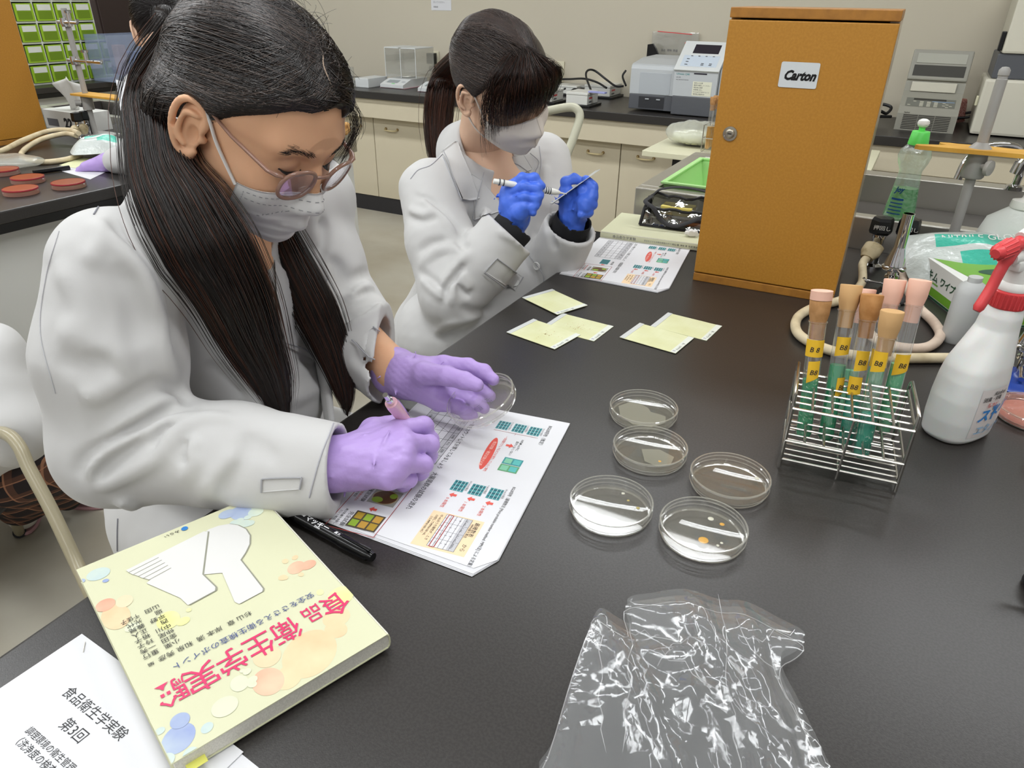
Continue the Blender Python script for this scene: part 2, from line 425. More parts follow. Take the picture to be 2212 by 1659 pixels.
# ---- the back counter
t = empty('back_counter', RM(-5.2, 3.72, 0), RZ, 'long black worktop running along the back wall', 'counter')
L = 7.4
b = MB(); b.box((0, 0, 0.728), (L, 0.665, 0.77), black_top, 0.003); b.build('worktop', t)
b = MB()
for xs in (2.55, 4.335, 6.0): b.box((xs, 0.001, 0.7285), (xs+0.003, 0.664, 0.7704), mat('seam', '3A3836', 0.5))
b.build('seam_line', t)
b = MB(); b.box((0, 0.02, 0.615), (L, 0.66, 0.7275), cream, 0.002); b.build('apron', t)
b = MB(); b.box((0, 0.12, 0.10), (L, 0.66, 0.6145), cream2); b.build('carcass', t)
b = MB(); b.box((0, 0.10, 0), (L, 0.66, 0.0995), kick_m); b.build('kickboard', t)
k = 0
xs = [-5.17+0.42*i for i in range(17)]
for i, x in enumerate(xs):
    X = x+0.01+5.2-0.0+ (-3.07+5.17-0.42*5) 
    if X+0.42 > L: break
    b = MB(); b.box((X+0.0025, 0.095, 0.102), (X+0.4175, 0.118, 0.612), cream, 0.002); d = b.build('cabinet_door', t)
    hx = X+0.36-0.085 if i % 2 == 0 else X+0.06+0.085-0.0
    b = MB(); pts = spline([(hx-0.045, 0.092, 0.545), (hx-0.042, 0.075, 0.54), (hx, 0.068, 0.538), (hx+0.042, 0.075, 0.54), (hx+0.045, 0.092, 0.545)], 4); b.tube(pts, 0.0045, brass, 6)
    b.lathe([(0.008, 0), (0.008, 0.004), (0, 0.004)], rust, 10, mtx=Matrix.Translation((hx-0.045, 0.094, 0.545)) @ Matrix.Rotation(math.pi/2, 4, 'X'))
    b.lathe([(0.008, 0), (0.008, 0.004), (0, 0.004)], rust, 10, mtx=Matrix.Translation((hx+0.045, 0.094, 0.545)) @ Matrix.Rotation(math.pi/2, 4, 'X'))
    b.build('handle', d)
# ================================================================== things on the near bench
paper_m = mat('paper', 'DCDCDF', 0.75, spec=0.25); paper_b = mat('paper_grey', 'D5D5D8', 0.65)
ink = mat('ink_black', '2A2A2C', 0.55); ink_g = mat('ink_grey', '6C6C70', 0.6); ink_l = mat('ink_pale_grey', 'BEBEC2', 0.6)
red_i = mat('ink_red', 'D9564A', 0.55); red_d = mat('ink_dark_red', 'A5403C', 0.55); org_i = mat('ink_peach', 'F0D3AC', 0.6)
teal_i = mat('ink_teal', '3E8E92', 0.55); teal_d = mat('ink_dark_teal', '235A66', 0.55); grn_i = mat('ink_green', '5F9A6C', 0.55)
brn_i = mat('ink_brown', '5A3A22', 0.55); yel_i = mat('ink_ochre', 'A98A2C', 0.55); lime_i = mat('ink_lime', '8AA832', 0.55)
mmx = 0.001
def handout_page(b, z):
    "a landscape page of four slides; x runs along the writing, y up the page, in metres"
    mm = lambda v: v*mmx
    def T(s, x, y, h, m=ink, **k): b.text(s, mm(x), mm(y), mm(h), z+0.0003, m, **k)
    def tubes(x, y, w=20, h=16):
        b.rect(mm(x), mm(y), mm(x+w), mm(y+h), z+0.0002, teal_i)
        for i in range(3):
            b.rect(mm(x+w*(0.10+0.32*i)), mm(y+1), mm(x+w*(0.24+0.32*i)), mm(y+h-1), z+0.0003, teal_d)
        for k in (3.5, 8.2, 12.5): b.rect(mm(x), mm(y+k), mm(x+w), mm(y+k+0.7), z+0.0004, mat('ink_pale_teal', 'B9D6D6', 0.6))
    def arrow(x, y, s=9, down=True):
        d = -1 if down else 1
        b.poly([(mm(x-s*0.22), mm(y-d*s*0.5)), (mm(x-s*0.22), mm(y)), (mm(x-s*0.5), mm(y)), (mm(x), mm(y+d*s*0.5)), (mm(x+s*0.5), mm(y)), (mm(x+s*0.22), mm(y)), (mm(x+s*0.22), mm(y-d*s*0.5))][::(1 if down else -1)], z+0.0003, red_i)
    def frame(x0, y0, x1, y1, w, m, zz=0.0003, r=0):
        if r: pts = []; 
        b.line(mm(x0), mm(y0), mm(x1), mm(y0), mm(w), z+zz, m); b.line(mm(x0), mm(y1), mm(x1), mm(y1), mm(w), z+zz, m)
        b.line(mm(x0), mm(y0), mm(x0), mm(y1), mm(w), z+zz, m); b.line(mm(x1), mm(y0), mm(x1), mm(y1), mm(w), z+zz, m)
    # upper left slide (reader's view): presumptive test
    T('BGLB培地（推定）', 16, 186, 6.2)
    for i, (s, yy) in enumerate((('0.1 mLの場合', 121), ('1 mLの場合', 143), ('10 mLの場合', 164))):
        tubes(26, yy, 20, 16); T(s, 25, yy+17, 3.4, ink_g)
    b.line(mm(50), mm(121), mm(50), mm(181), mm(0.5), z+0.0003, red_d); b.line(mm(50), mm(151), mm(54), mm(151), mm(0.5), z+0.0003, red_d)
    T('10本● mL中に', 60, 163, 4.2); T('菌がいる? いない?', 66, 158, 4.2); arrow(79, 153, 10, False)
    T('一次試験で少しでもガスを発生していると陽性', 60, 141, 4.3, red_i, sx=0.9)
    b.ell(mm(103), mm(134), mm(36), mm(6), z+0.0002, red_i, 0.08); T('推定試験・確定試験が必要', 76, 131, 5, mat('ink_pink', 'F6C9BE', 0.6), sx=0.93)
    b.rect(mm(104), mm(156), mm(118), mm(180), z+0.0002, teal_i); b.rect(mm(119), mm(156), mm(133), mm(180), z+0.0002, grn_i)
    for k in (106, 121): b.rect(mm(k), mm(158), mm(k+10), mm(167), z+0.0003, mat('ink_mint', '7FBF9F', 0.6)); b.rect(mm(k), mm(169), mm(k+10), mm(178), z+0.0003, mat('ink_aqua', '59B3B0', 0.6))
    # upper right slide: confirmation and the most probable number table
    T('BGLB培地（最確数法 [Most probable number method: MPN法] による定量）', 158, 185, 5, sx=0.86)
    for i, (s, yy, r) in enumerate((('0.1 mLの場合', 118, '0 本陽性'), ('1 mLの場合', 140, '1 本陽性'), ('10 mLの場合', 162, '2 本陽性'))):
        tubes(168, yy, 20, 16); T(s, 165, yy+17, 3.4, ink_g); arrow(196, yy+8, 9); T(r, 202, yy+3, 5, red_i)
    b.rect(mm(228), mm(117), mm(286), mm(177), z+0.0001, org_i)
    b.rect(mm(230), mm(134), mm(283), mm(164), z+0.0002, paper_m); b.rect(mm(230), mm(155), mm(283), mm(164), z+0.00025, ink_l)
    for i in range(6): b.line(mm(230), mm(134+6*i), mm(283), mm(134+6*i), mm(0.5), z+0.0003, ink_g)
    for i in range(5): b.line(mm(230+13.2*i), mm(134), mm(230+13.2*i), mm(164), mm(0.4), z+0.0003, ink_g)
    for i, s in enumerate(('10 mL', '1 mL', '0.1 mL', 'MPN')): T(s, 231.5+13.2*i, 157.5, 4)
    for r_ in range(4):
        for c_ in range(3): T(str((r_+c_) % 4), 235+13.2*c_, 150.5-5.6*r_, 3.6)
        T(str(3+4*r_), 274, 150.5-5.6*r_, 3.6)
    frame(230, 136.5, 283, 142, 1.0, red_d, 0.0004)
    T('最確数表', 232, 169, 6); T('から', 268, 169, 6); T('MPN値を算出', 236, 165.2, 3.8)
    T('10 mLのうち陽性が…とき', 232, 128, 3.8); T('15倍してMPN/100 mL', 234, 123, 3.8); T('（15 MPN/100 mL）', 236, 118.5, 3.8)
    # lower left: counting table
    T('コロニー数をカウントして計算してみましょう', 22, 87, 7.2, sx=0.88)
    b.rect(mm(22), mm(24), mm(148), mm(82), z+0.0001, paper_m)
    for x0, x1, y0, y1 in ((22, 148, 68, 82), (22, 148, 24, 36)): b.rect(mm(x0), mm(y0), mm(x1), mm(y1), z+0.0002, ink_l)
    for i in range(8): b.line(mm(22+18*i), mm(24), mm(22+18*i), mm(82), mm(0.5), z+0.0003, ink)
    for yy in (24, 36, 47, 58, 68, 75, 82): b.line(mm(22), mm(yy), mm(148), mm(yy), mm(0.5), z+0.0003, ink)
    for i in range(7): T(('検体名', '希釈', '10倍', '100倍', '平均', '菌数', '判定')[i], 25+18*i, 76.5, 4); T(('一般', '大腸', '生菌', '群数', 'CFU', '/mL', '備考')[i], 25+18*i, 28, 4)
    for i in range(3): b.line(mm(22+36*i), mm(36), mm(40+36*i), mm(68), mm(0.4), z+0.0003, ink_g)
    # lower right: coliform flow
    T('大腸菌群の試験の流れ', 163, 87, 8, sx=0.92)
    T('推定試験', 168, 70, 5.5); b.rect(mm(160), mm(46), mm(190), mm(64), z+0.0002, teal_i)
    for i in range(4): b.rect(mm(162+7*i), mm(47), mm(166+7*i), mm(63), z+0.0003, teal_d)
    arrow(195, 55, 8)
    pts = [(200, 20), (200, 74)]
    frame(201, 19, 291, 77, 0.8, red_d)
    b.rect(mm(213), mm(40), mm(240), mm(73), z+0.0002, mat('ink_photo_grey', '9A9A90', 0.6)); b.ell(mm(226.5), mm(56.5), mm(12.5), mm(15), z+0.0003, mat('ink_tan', 'B09A70', 0.6)); b.ell(mm(226.5), mm(56.5), mm(11.5), mm(14), z+0.0004, brn_i)
    b.ell(mm(222), mm(65), mm(4.5), mm(4.5), z+0.0005, lime_i); b.ell(mm(233), mm(50), mm(5), mm(6.5), z+0.0005, lime_i)
    T('確定試験', 217, 33, 6.2); T('EMB培地で金属光沢の', 208, 26, 3.6, red_i); T('コロニーを確認', 212, 21.5, 3.6); arrow(250, 54, 9)
    b.rect(mm(257), mm(39), mm(284), mm(74), z+0.0002, mat('ink_photo_dark', '4B4234', 0.6))
    for i in range(2):
        for j_ in range(3): b.rect(mm(259+12.5*i), mm(41+11*j_), mm(269.5+12.5*i), mm(50+11*j_), z+0.0003, (yel_i, lime_i, mat('ink_amber', 'B98F3A', 0.6))[(i+j_) % 3])
    T('完全試験', 261, 33, 6.2); T('再び乳糖を発酵し', 258, 26, 3.6); T('という確認', 262, 21.5, 3.6)
def packet(b, n=4):
    "a small pile of pages, the free corner folded"
    for i in range(n):
        z = 0.0006*i+0.0004; o = 0.0012*(n-1-i)
        pts = [(0.0+o, 0.0-o), (0.277+o, -0.011-o*0.6), (0.303+o, 0.194), (0.273+o, 0.211), (0.002, 0.210), (0.0, 0.1)]
        if i == n-1: pts = [(0.0, 0.0), (0.277, 0.0), (0.297, 0.192), (0.278, 0.210), (0.0, 0.210)]
        b.add([(p[0], p[1], z) for p in pts]+[(p[0], p[1], z+0.0003) for p in pts],
              [tuple(range(len(pts)-1, -1, -1)), tuple(range(len(pts), 2*len(pts)))]+[(k, (k+1) % len(pts), (k+1) % len(pts)+len(pts), k+len(pts)) for k in range(len(pts))], paper_m if i == n-1 else paper_b)
    return 0.0006*(n-1)+0.0007
def handout(name, o, ang, label):
    b = MB(); z = packet(b); handout_page(b, z)
    ob = b.build(name, label=label, cat='handout', group='printed lab handouts', loc=(o[0], o[1], TT+0.0002), rz=ang); return ob
h1 = handout('lab_handout', (-0.121, 0.8767), math.radians(-108.87), 'white four-slide handout under the two lilac gloved hands')
h2 = h1.copy(); COL.objects.link(h2); h2.location = (0.206, 1.650, TT+0.0002); h2.rotation_euler = (0, 0, math.radians(-110.9))
h2['label'] = 'white four-slide handout between the blue gloved student and orange cabinet'

# ---- textbook
cov = mat('book_cover', 'D2D2B2', 0.38, spec=0.35); pagesm = mat('book_pages', 'D8D5CA', 0.7, noise=('CCC9BE', 900, 1, 0.4, 0.6)); tit = mat('title_pink', 'D63568', 0.4); navy = mat('subtitle_blue', '3F5088', 0.4)
def blob(b, x, y, r, z, c, n=0, seed=0, sp=1.0, m2=None):
    rr = random.Random(seed); m = c; b.ell(x, y, r, r*0.86, z, m, rr.uniform(0, 3))
    for i in range(n):
        a = rr.uniform(0, 6.28); d = r*(1.15+rr.uniform(0, 0.5))*sp; s = r*rr.uniform(0.2, 0.55)
        b.ell(x+d*math.cos(a), y+d*math.sin(a), s, s*0.85, z+0.00004+0.00003*i, m2 or m, rr.uniform(0, 3))
def wash(name, c1, c2): return mat(name, c1, 0.35, noise=(c2, 28, 3, 0.3, 0.72), spec=0.35)
w_or = wash('wash_orange', 'E9C19A', 'E3D6B0'); w_rd = wash('wash_rose', 'DFA58C', 'E2C9AC'); w_bl = wash('wash_blue', '95A3CC', 'BCC9D2'); w_lb = wash('wash_pale_blue', 'B9CCD0', 'D3DCC8'); w_ye = wash('wash_yellow', 'E2E08A', 'E3E2B4'); w_gr = wash('wash_grey', 'D4D8BE', 'DDDFC4')
def make_textbook(full=True):
    t = empty('textbook', rot=(0, 0, 0)); Wd, Hd, Th = 0.182, 0.257, 0.0165
    b = MB(); b.box((0.001, 0.001, 0.0012), (Wd-0.002, Hd-0.001, Th-0.0008), pagesm); b.build('page_block', t)
    b = MB(); b.clip = (0.0012, 0.0008, Wd-0.0005, Hd-0.0005)
    # cover: back board, rounded spine, front board
    pr = [(Wd, 0.0), (0.003, 0.0), (0.0008, 0.0022), (0.0, 0.006), (0.0, Th-0.006), (0.0008, Th-0.002), (0.003, Th), (Wd, Th)]
    inn = [(Wd, 0.0009), (0.003, 0.0009), (0.0016, 0.003), (0.0009, 0.006), (0.0009, Th-0.006), (0.0016, Th-0.003), (0.003, Th-0.0009), (Wd, Th-0.0009)]
    n = len(pr); vs = [(x, 0, z) for x, z in pr+inn]+[(x, Hd, z) for x, z in pr+inn]; fs = []
    for i in range(n-1):
        fs += [(i, i+2*n, i+1+2*n, i+1), (n+i, n+i+1, n+i+1+2*n, n+i+2*n), (i, i+1, i+1+n, i+n), (2*n+i, 3*n+i, 3*n+i+1, 2*n+i+1)]
    fs += [(0, n, 3*n, 2*n), (n-1, 3*n-1, 4*n-1, 2*n-1)]
    b.add(vs, fs, cov); 
    z = Th+0.00012; mm = lambda v: v*mmx
    if full:
        blob(b, mm(62), mm(232), mm(25), z, w_or, 3, 3, 0.9); b.ell(mm(100), mm(236), mm(12), mm(14), z+0.0001, w_rd); b.ell(mm(90), mm(212), mm(11), mm(12), z+0.0001, wash('wash_peach', 'E5C6A2', 'E3D2AE')); b.ell(mm(26), mm(212), mm(12), mm(11), z+0.00003, w_or)
        blob(b, mm(171), mm(240), mm(13), z, w_bl, 6, 8, 1.1, w_lb); b.ell(mm(165), mm(226), mm(7), mm(7), z+0.0002, w_bl)
        blob(b, mm(11), mm(192), mm(13), z, w_ye, 1, 1); blob(b, mm(24), mm(132), mm(9), z, w_rd, 5, 21, 1.1, w_or); b.ell(mm(14), mm(136), mm(8), mm(6), z+0.0001, w_rd)
        blob(b, mm(30), mm(20), mm(13), z, w_bl, 7, 5, 1.15, w_lb); b.ell(mm(42), mm(12), mm(9), mm(7), z+0.0001, w_bl); [b.ell(mm(x_), mm(y_), mm(r_), mm(r_*0.85), z, w_lb) for x_, y_, r_ in ((17, 14, 3), (16, 20, 3.2), (19, 25, 2), (36, 30, 4), (28, 31, 4), (8, 12, 4), (6, 20, 3.5))]; b.ell(mm(18), mm(28), mm(8), mm(7), z, w_lb)
        blob(b, mm(168), mm(20), mm(10), z, w_lb, 4, 15, 1.1, w_bl)
        b.ell(mm(171), mm(86), mm(11), mm(17), z, w_or); b.ell(mm(174), mm(66), mm(8), mm(8), z+0.0001, w_rd); b.ell(mm(160), mm(72), mm(7), mm(8), z+0.00005, wash('wash_sand', 'E2CFAE', 'E2DDBE')); b.ell(mm(164), mm(108), mm(6), mm(5), z, w_gr)
        blob(b, mm(138), mm(120), mm(11), z, w_ye, 2, 9); blob(b, mm(118), mm(223), mm(8), z, w_gr, 4, 12); b.ell(mm(135), mm(236), mm(10), mm(9), z, w_gr)
        # the two white cut-out shapes with their printed shade
        wh = mat('cover_white', 'DAD9D6', 0.35); sh = mat('printed_shade', '8F8F80', 0.4)
        brush = [(147, 32), (71, 24), (68, 27), (95, 84), (92, 108), (94, 112), (119, 114), (121, 101), (138, 62), (134, 60), (137, 55), (139, 52), (141, 47), (144, 42), (146, 37)]
        ladle = [(72, 30)]+[(56+20*math.cos(a)*0.9, 52+23*math.sin(a)) for a in [math.radians(d) for d in range(-60, 95, 12)]]
        ladle = [(75, 27), (66, 24), (56, 25), (47, 29), (41, 37), (37.5, 48), (38.5, 60), (44, 72), (52, 81), (60, 88), (60, 138), (62, 141), (84, 142), (86, 137), (80, 94), (95, 84), (71, 28)]
        for sh_, off in ((ladle, (-1.3, 0.5)), (brush, (-1.4, 1.0))):
            b.poly([(mm(p[0]+off[0]), mm(p[1]+off[1])) for p in sh_], z+0.00022+(0.0001 if sh_ is brush else 0), sh)
            b.poly([(mm(p[0]), mm(p[1])) for p in sh_], z+0.00026+(0.0001 if sh_ is brush else 0), wh)
        for i in range(5): b.line(mm(146-2.6*i), mm(37+5.6*i), mm(118-1.0*i), mm(34+5.6*i), mm(0.9), z+0.0004, sh)
        y0 = 182
        for i, (ch, s) in enumerate(zip('食品衛生学実験', (28, 20, 27, 27, 27, 29, 26))):
            b.text(ch, mm(7+23.6*i), mm(187), mm(s*1.04), z+0.0006, tit, sx=0.88, bold=0.004)
        b.text('安全をささえる衛生検査のポイント', mm(28), mm(171), mm(9), z+0.0006, navy, fit=mm(124))
        for s, x, y, h_ in (('杉山 章', 80, 156, 8), ('岸本 満', 106, 156, 8), ('和泉 秀彦', 131, 156, 8), ('編', 162, 157, 6)): b.text(s, mm(x), mm(y), mm(h_*0.82), z+0.0006, ink)
        for i, (a_, c_) in enumerate((('小栗', '重行'), ('金田', '一秀'), ('仲尾', '玲子'), ('中川', '裕子'), ('西', '正人'), ('平野', '義晃'), ('堀', '光代'), ('山田', '千佳子'))):
            b.text(a_, mm(138), mm(146-7.2*i), mm(6.4), z+0.0006, ink); b.text(c_, mm(155), mm(146-7.2*i), mm(6.4), z+0.0006, ink, sx=0.8 if len(c_) == 3 else 1)
        b.ell(mm(84), mm(7), mm(3.2), mm(3.2), z+0.0003, mat('logo_blue', '2F7CC4', 0.4)); b.text('み', mm(82), mm(5.3), mm(4), z+0.0005, paper_m); b.text('みらい', mm(89), mm(5), mm(5), z+0.0004, ink)
    # spine print
    S = Matrix(((0, 0, -1, -0.0002), (-1, 0, 0, Hd-0.03), (0, 1, 0, 0.0055), (0, 0, 0, 1)))
    b.text('食品衛生学実験', 0.0, 0, 0.008, 0, tit if full else ink_g, mtx=S); b.text('安全をささえる衛生検査のポイント', 0.075, 0.0012, 0.0045, 0, ink_g, mtx=S)
    b.text('杉山 章  岸本 満  和泉 秀彦 編', 0.14, 0.001, 0.0048, 0, ink, mtx=S); b.ell(0.214, 0.0028, 0.0028, 0.0028, 0, mat('logo_blue', '2F7CC4', 0.4), mtx=S)
    b.build('cover', t)
    b = MB(); b.box((Wd-0.022, Hd-0.002, Th*0.35), (Wd-0.008, Hd+0.006, Th*0.35+0.0004), mat('sticky_note', 'D9D86A', 0.6)); b.build('sticky_tab', t, label='small yellow sticky tab')
    return t
bk = make_textbook(); tag(bk, 'pale yellow textbook with pink title lying upside down on stapled papers', 'book', 'copies of the same textbook')
bk.location = (-0.2727, 0.6266, TT+0.0036); bk.rotation_euler = (0, 0, math.radians(221.75))
bk2 = make_textbook(False); tag(bk2, 'pale yellow textbook lying under the black-trimmed pencil case', 'book', 'copies of the same textbook')
# far copy: spine towards the camera
f0 = J(1297, 500, TT+0.0165); f1 = J(1600, 540, TT+0.0165); an = math.atan2(f1[1]-f0[1], f1[0]-f0[0])
bk2.location = (f0[0]+0.257*math.cos(an), f0[1]+0.257*math.sin(an), TT+0.0005); bk2.rotation_euler = (0, 0, an+math.pi/2)

# ---- stapled papers at the near corner
def sheet(b, pts, z, m=paper_m, th=0.0004):
    n = len(pts)
    b.add([(p[0], p[1], z) for p in pts]+[(p[0], p[1], z+th) for p in pts], [tuple(range(n-1, -1, -1)), tuple(range(n, 2*n))]+[(k, (k+1) % n, (k+1) % n+n, k+n) for k in range(n)], m)
a0, a1 = J(178, 1372, TT), J(0, 1482, TT); da = (a1-a0)[:2]; da /= np.linalg.norm(da)          # top edge runs from the stapled corner to the left
# reader's frame: x along the writing (down and right in the picture), y up
ang = math.radians(-31.35)
o = a0[:2]
b = MB(); 
for i in range(3): sheet(b, [(0, 0.0), (-0.004, -0.297+0.002*i), (0.208, -0.297), (0.210, -0.012*(2-i)*0.3), (0.20, 0.0)][::1], 0.0006*i, paper_m if i == 2 else paper_b)
z = 0.0018
b.rod((0.012, -0.004, z+0.0004), (0.021, -0.011, z+0.0004), 0.0004, steel, 6)
b.text('食品衛生学実験', 0.0455, -0.0439, 0.0165, z, ink, fit=0.0786); b.text('第3回', 0.0722, -0.0612, 0.0165, z, ink, fit=0.0275)
b.text('調理環境の衛生管理', 0.0555, -0.0775, 0.0138, z, ink, fit=0.0615); b.text('（洗浄度の検査）', 0.0545, -0.0865, 0.0138, z, ink, fit=0.0555)
sp = b.build('stapled_handout', label='white stapled handout with a large black title, half under the near book', cat='handout', loc=(o[0], o[1], TT+0.0002), rz=ang-0.0)
STAPLED = sp
b = MB(); q0, q1, q2 = J(380, 1560, TT), J(500, 1610, TT), J(575, 1672, TT)
c0 = J(500, 1612, TT)[:2]; e1 = (J(570, 1668, TT)[:2]-c0); e1 /= np.linalg.norm(e1); e2 = np.array([e1[1], -e1[0]])
if e2[1] > 0: e2 = -e2
P4 = [c0-e1*0.12, c0+e1*0.17, c0+e1*0.17+e2*0.12, c0-e1*0.12+e2*0.12]
sheet(b, [tuple(p) for p in P4], TT+0.0002, paper_m)
aa = math.atan2(e2[1], e2[0])
b2c = c0+e2*0.018-e1*0.06
mt = Matrix.Translation((b2c[0], b2c[1], TT+0.0008)) @ Matrix.Rotation(math.atan2(e1[1], e1[0]), 4, 'Z')
b.rect(0, -0.05, 0.065, 0.0, 0, mat('ink_salmon', 'F0BFA4', 0.6), mtx=mt)
for i in range(5): b.text(('アルコールの作成', '消毒液の配合', '手洗いの手順', 'ふき取り検査', '培地の準備')[i], 0.004, -0.012-0.008*i, 0.006, 0.0002, ink, mtx=mt)
b.build('printed_sheet', label='white sheet with a salmon text box, peeking out below the near textbook', cat='handout')

# ---- marker pen beside the near book
def marker():
    b = MB(); bl = mat('marker_black', '121214', 0.22); wt = mat('marker_white', 'E8E8EA', 0.4)
    A = J(602, 1094, TT+0.008); B = J(806, 1204, TT+0.0075); d = Vector(B-A); L_ = 0.139; d.normalize()
    t = empty('marker_pen', Vector(B)-d*L_, label='black double-ended marker pen lying between the textbook and handout', cat='pen')
    t.rotation_euler = d.to_track_quat('X', 'Z').to_euler()
    b.tube([(0, 0, 0), (0.002, 0, 0), (0.020, 0, 0), (0.030, 0, 0), (0.031, 0, 0)], [0.0035, 0.0042, 0.0052, 0.0055, 0.0065], bl, 20)
    b.tube([(0.031, 0, 0), (0.095, 0, 0)], [0.0066, 0.0066], bl, 24); b.build('barrel', t)
    b = MB(); b.tube([(0.095, 0, 0), (0.0955, 0, 0), (0.132, 0, 0), (0.134, 0, 0), (0.139, 0, 0)], [0.0066, 0.0074, 0.0066, 0.0048, 0.0045], bl, 24)
    b.box((0.098, -0.002, 0.0065), (0.136, 0.002, 0.0085), bl, 0.0008); b.build('cap', t)
    b = MB()
    def wrap(s_, x0, sz, off):
        me = text_mesh(s_, bold=0.02)
        vs = []
        for v in me.vertices:
            a = (v.co.y*sz-off)/0.0068; vs.append((x0+v.co.x*sz, -0.0068*math.sin(-a), 0.0068*math.cos(a)))
        b.add(vs, [tuple(p.vertices) for p in me.polygons], wt)
    wrap('マッキー', 0.044, 0.0085, 0.003); wrap('極細', 0.034, 0.004, 0.001); wrap('ZEBRA', 0.060, 0.0028, 0.0055); wrap('黒', 0.086, 0.004, 0.001); wrap('太', 0.0905, 0.0035, 0.001)
    b.build('lettering', t)
marker()

# ---- petri dishes
glassd = thin('dish_plastic', 'F4F4EC', gloss=0.0, rough=0.03, haze=0.022)
rimd = thin('dish_rim', 'F8F6E6', gloss=0.5, rough=0.05, haze=0.30)
agar = thin('agar_clear', 'E8E2C2', gloss=0.0, rough=0.02, haze=0.05, bump=(30, 0.05, 0.002, 2))
agar_c = thin('agar_cloudy', 'D6D2BC', gloss=0.08, rough=0.08, haze=0.5)
handw = mat('marker_ink', '26384A', 0.5)
def ring_lid(b, R, z0, z1, m, mr, seg=72):
    b.lathe([(R, z0), (R, z1-0.0007), (R-0.0006, z1), (0.0, z1)], m, seg, cap=False)
    b.lathe([(R+0.0002, z1-0.0012), (R+0.0003, z1-0.0005), (R-0.0004, z1+0.0002), (R-0.0016, z1+0.0002), (R-0.0018, z1-0.0003)], mr, seg, cap=False)
    b.lathe([(R+0.0002, z0+0.001), (R+0.0003, z0+0.0003), (R-0.0009, z0)], mr, seg, cap=False)
def petri(loc, label, rz=0.0, text=(), colonies=(), cloud=None, m=None, am=agar, group='petri dishes on the near bench', name='petri_dish', rot=None, lidm=None, R=0.0455, writing=handw):
    t = empty(name, loc, rz, label, 'petri dish', group, rot=rot)
    b = MB(); r = R-0.0022
    b.lathe([(0, 0.0012), (r-0.002, 0.0012), (r-0.001, 0.0), (r, 0.0008), (r, 0.0135)], glassd, 72, cap=False)
    b.lathe([(r+0.0002, 0.0022), (r+0.0004, 0.0012), (r-0.0002, 0.0003), (r-0.0020, 0.0001)], rimd, 72, cap=False)
    b.lathe([(r-0.001, 0.0130), (r-0.0002, 0.0140), (r+0.0003, 0.0130)], rimd, 72, cap=False); b.build('base', t)
    b = MB(); b.lathe([(r-0.0006, 0.0018), (r-0.0006, 0.0055), (r-0.0018, 0.0050), (0, 0.0050)], am, 64)
    b.build('agar', t)
    if text or colonies or cloud:
        b = MB()
        if cloud: b.poly(cloud, 0.0056, agar_c)
        for (x, y, s, c) in colonies: b.lathe([(s, 0), (s*0.8, 0.0004), (0, 0.0007)], c, 20, (x, y, 0.0053))
        if colonies or cloud: b.build('colony', t, label='bacterial colonies and film') if len(colonies) > 1 or cloud else b.build('colony', t)
        if text:
            b = MB()
            for (s_, x, y, h_, a) in text: b.text(s_, x, y, h_, 0.0009, writing, ang=a, mtx=None)
            b.build('handwriting', t)
    b = MB(); ring_lid(b, R, 0.0062, 0.0165, lidm or glassd, rimd); b.build('lid', t)
    return t
orc = mat('colony_orange', 'D9A23C', 0.4); whc = mat('colony_white', 'D8D6C4', 0.4); dl = math.radians
cl = [(-0.034, 0.01), (-0.03, -0.015), (-0.012, -0.034), (0.012, -0.036), (0.03, -0.02), (0.03, -0.004), (0.022, 0.0), (0.010, 0.004), (0.006, 0.014), (-0.004, 0.022), (-0.02, 0.024)]
petri((0.1785, 0.8342, TT+0.0003), 'petri dish with cloudy beige film, farthest from the camera of the five', -0.2, cloud=cl, text=(('培養土', 0.008, 0.018, 0.009, dl(-80)), ('約0001', -0.008, 0.014, 0.0075, dl(-80)), ('61', 0.022, 0.0, 0.006, dl(-80))))
petri((0.1717, 0.7391, TT+0.0003), 'petri dish with one tiny orange colony, second from the wall side', -0.2, colonies=((0.013, -0.018, 0.0022, orc),), cloud=[(-0.01, 0.004), (-0.005, -0.022), (0.01, -0.03), (0.026, -0.022), (0.03, -0.005), (0.012, 0.008)], text=(('培1河沼', -0.004, 0.012, 0.009, dl(-80)), ('1000倍', 0.012, 0.010, 0.008, dl(-80)), ('61388', -0.016, 0.008, 0.006, dl(-80))))
petri((0.2548, 0.6791, TT+0.0003), 'petri dish beside the wire rack, one pale colony at its edge', -0.3, colonies=((0.031, 0.018, 0.0028, whc),), text=(('1500倍', 0.0, -0.004, 0.009, dl(-20)), ('水-沼上', -0.014, -0.014, 0.009, dl(-25)), ('DNI倍', -0.016, 0.028, 0.008, dl(-10))))
petri((0.111, 0.6283, TT+0.0003), 'petri dish mirroring a bright white lamp, nearest to the handout', 0.0, colonies=((0.021, 0.013, 0.0016, mat('colony_yellow', 'B9A860', 0.4)), (0.030, 0.0, 0.002, mat('colony_yellow', 'B9A860', 0.4)), (0.017, 0.026, 0.002, whc)), text=(('8 R', 0.01, 0.014, 0.007, dl(170)),))
petri((0.2034, 0.5905, TT+0.0003), 'petri dish with a large orange colony, nearest to the camera', 0.0, colonies=((-0.002, -0.014, 0.0052, orc), (0.024, 0.012, 0.0026, orc), (0.014, 0.021, 0.0032, whc), (0.016, -0.018, 0.0016, whc), (0.011, -0.022, 0.0016, whc)), text=(('8 R', 0.026, -0.012, 0.008, dl(100)), ('神室川', 0.012, 0.010, 0.009, dl(-80)), ('1001', -0.006, 0.008, 0.008, dl(-100)), ))
pinkd = thin('dish_pink', 'E8A090', gloss=0.14, rough=0.03, haze=0.45)
pinkr = mat('agar_pink', 'CF9A8C', 0.25)
rdl = mat('red_ink', 'A03038', 0.4)
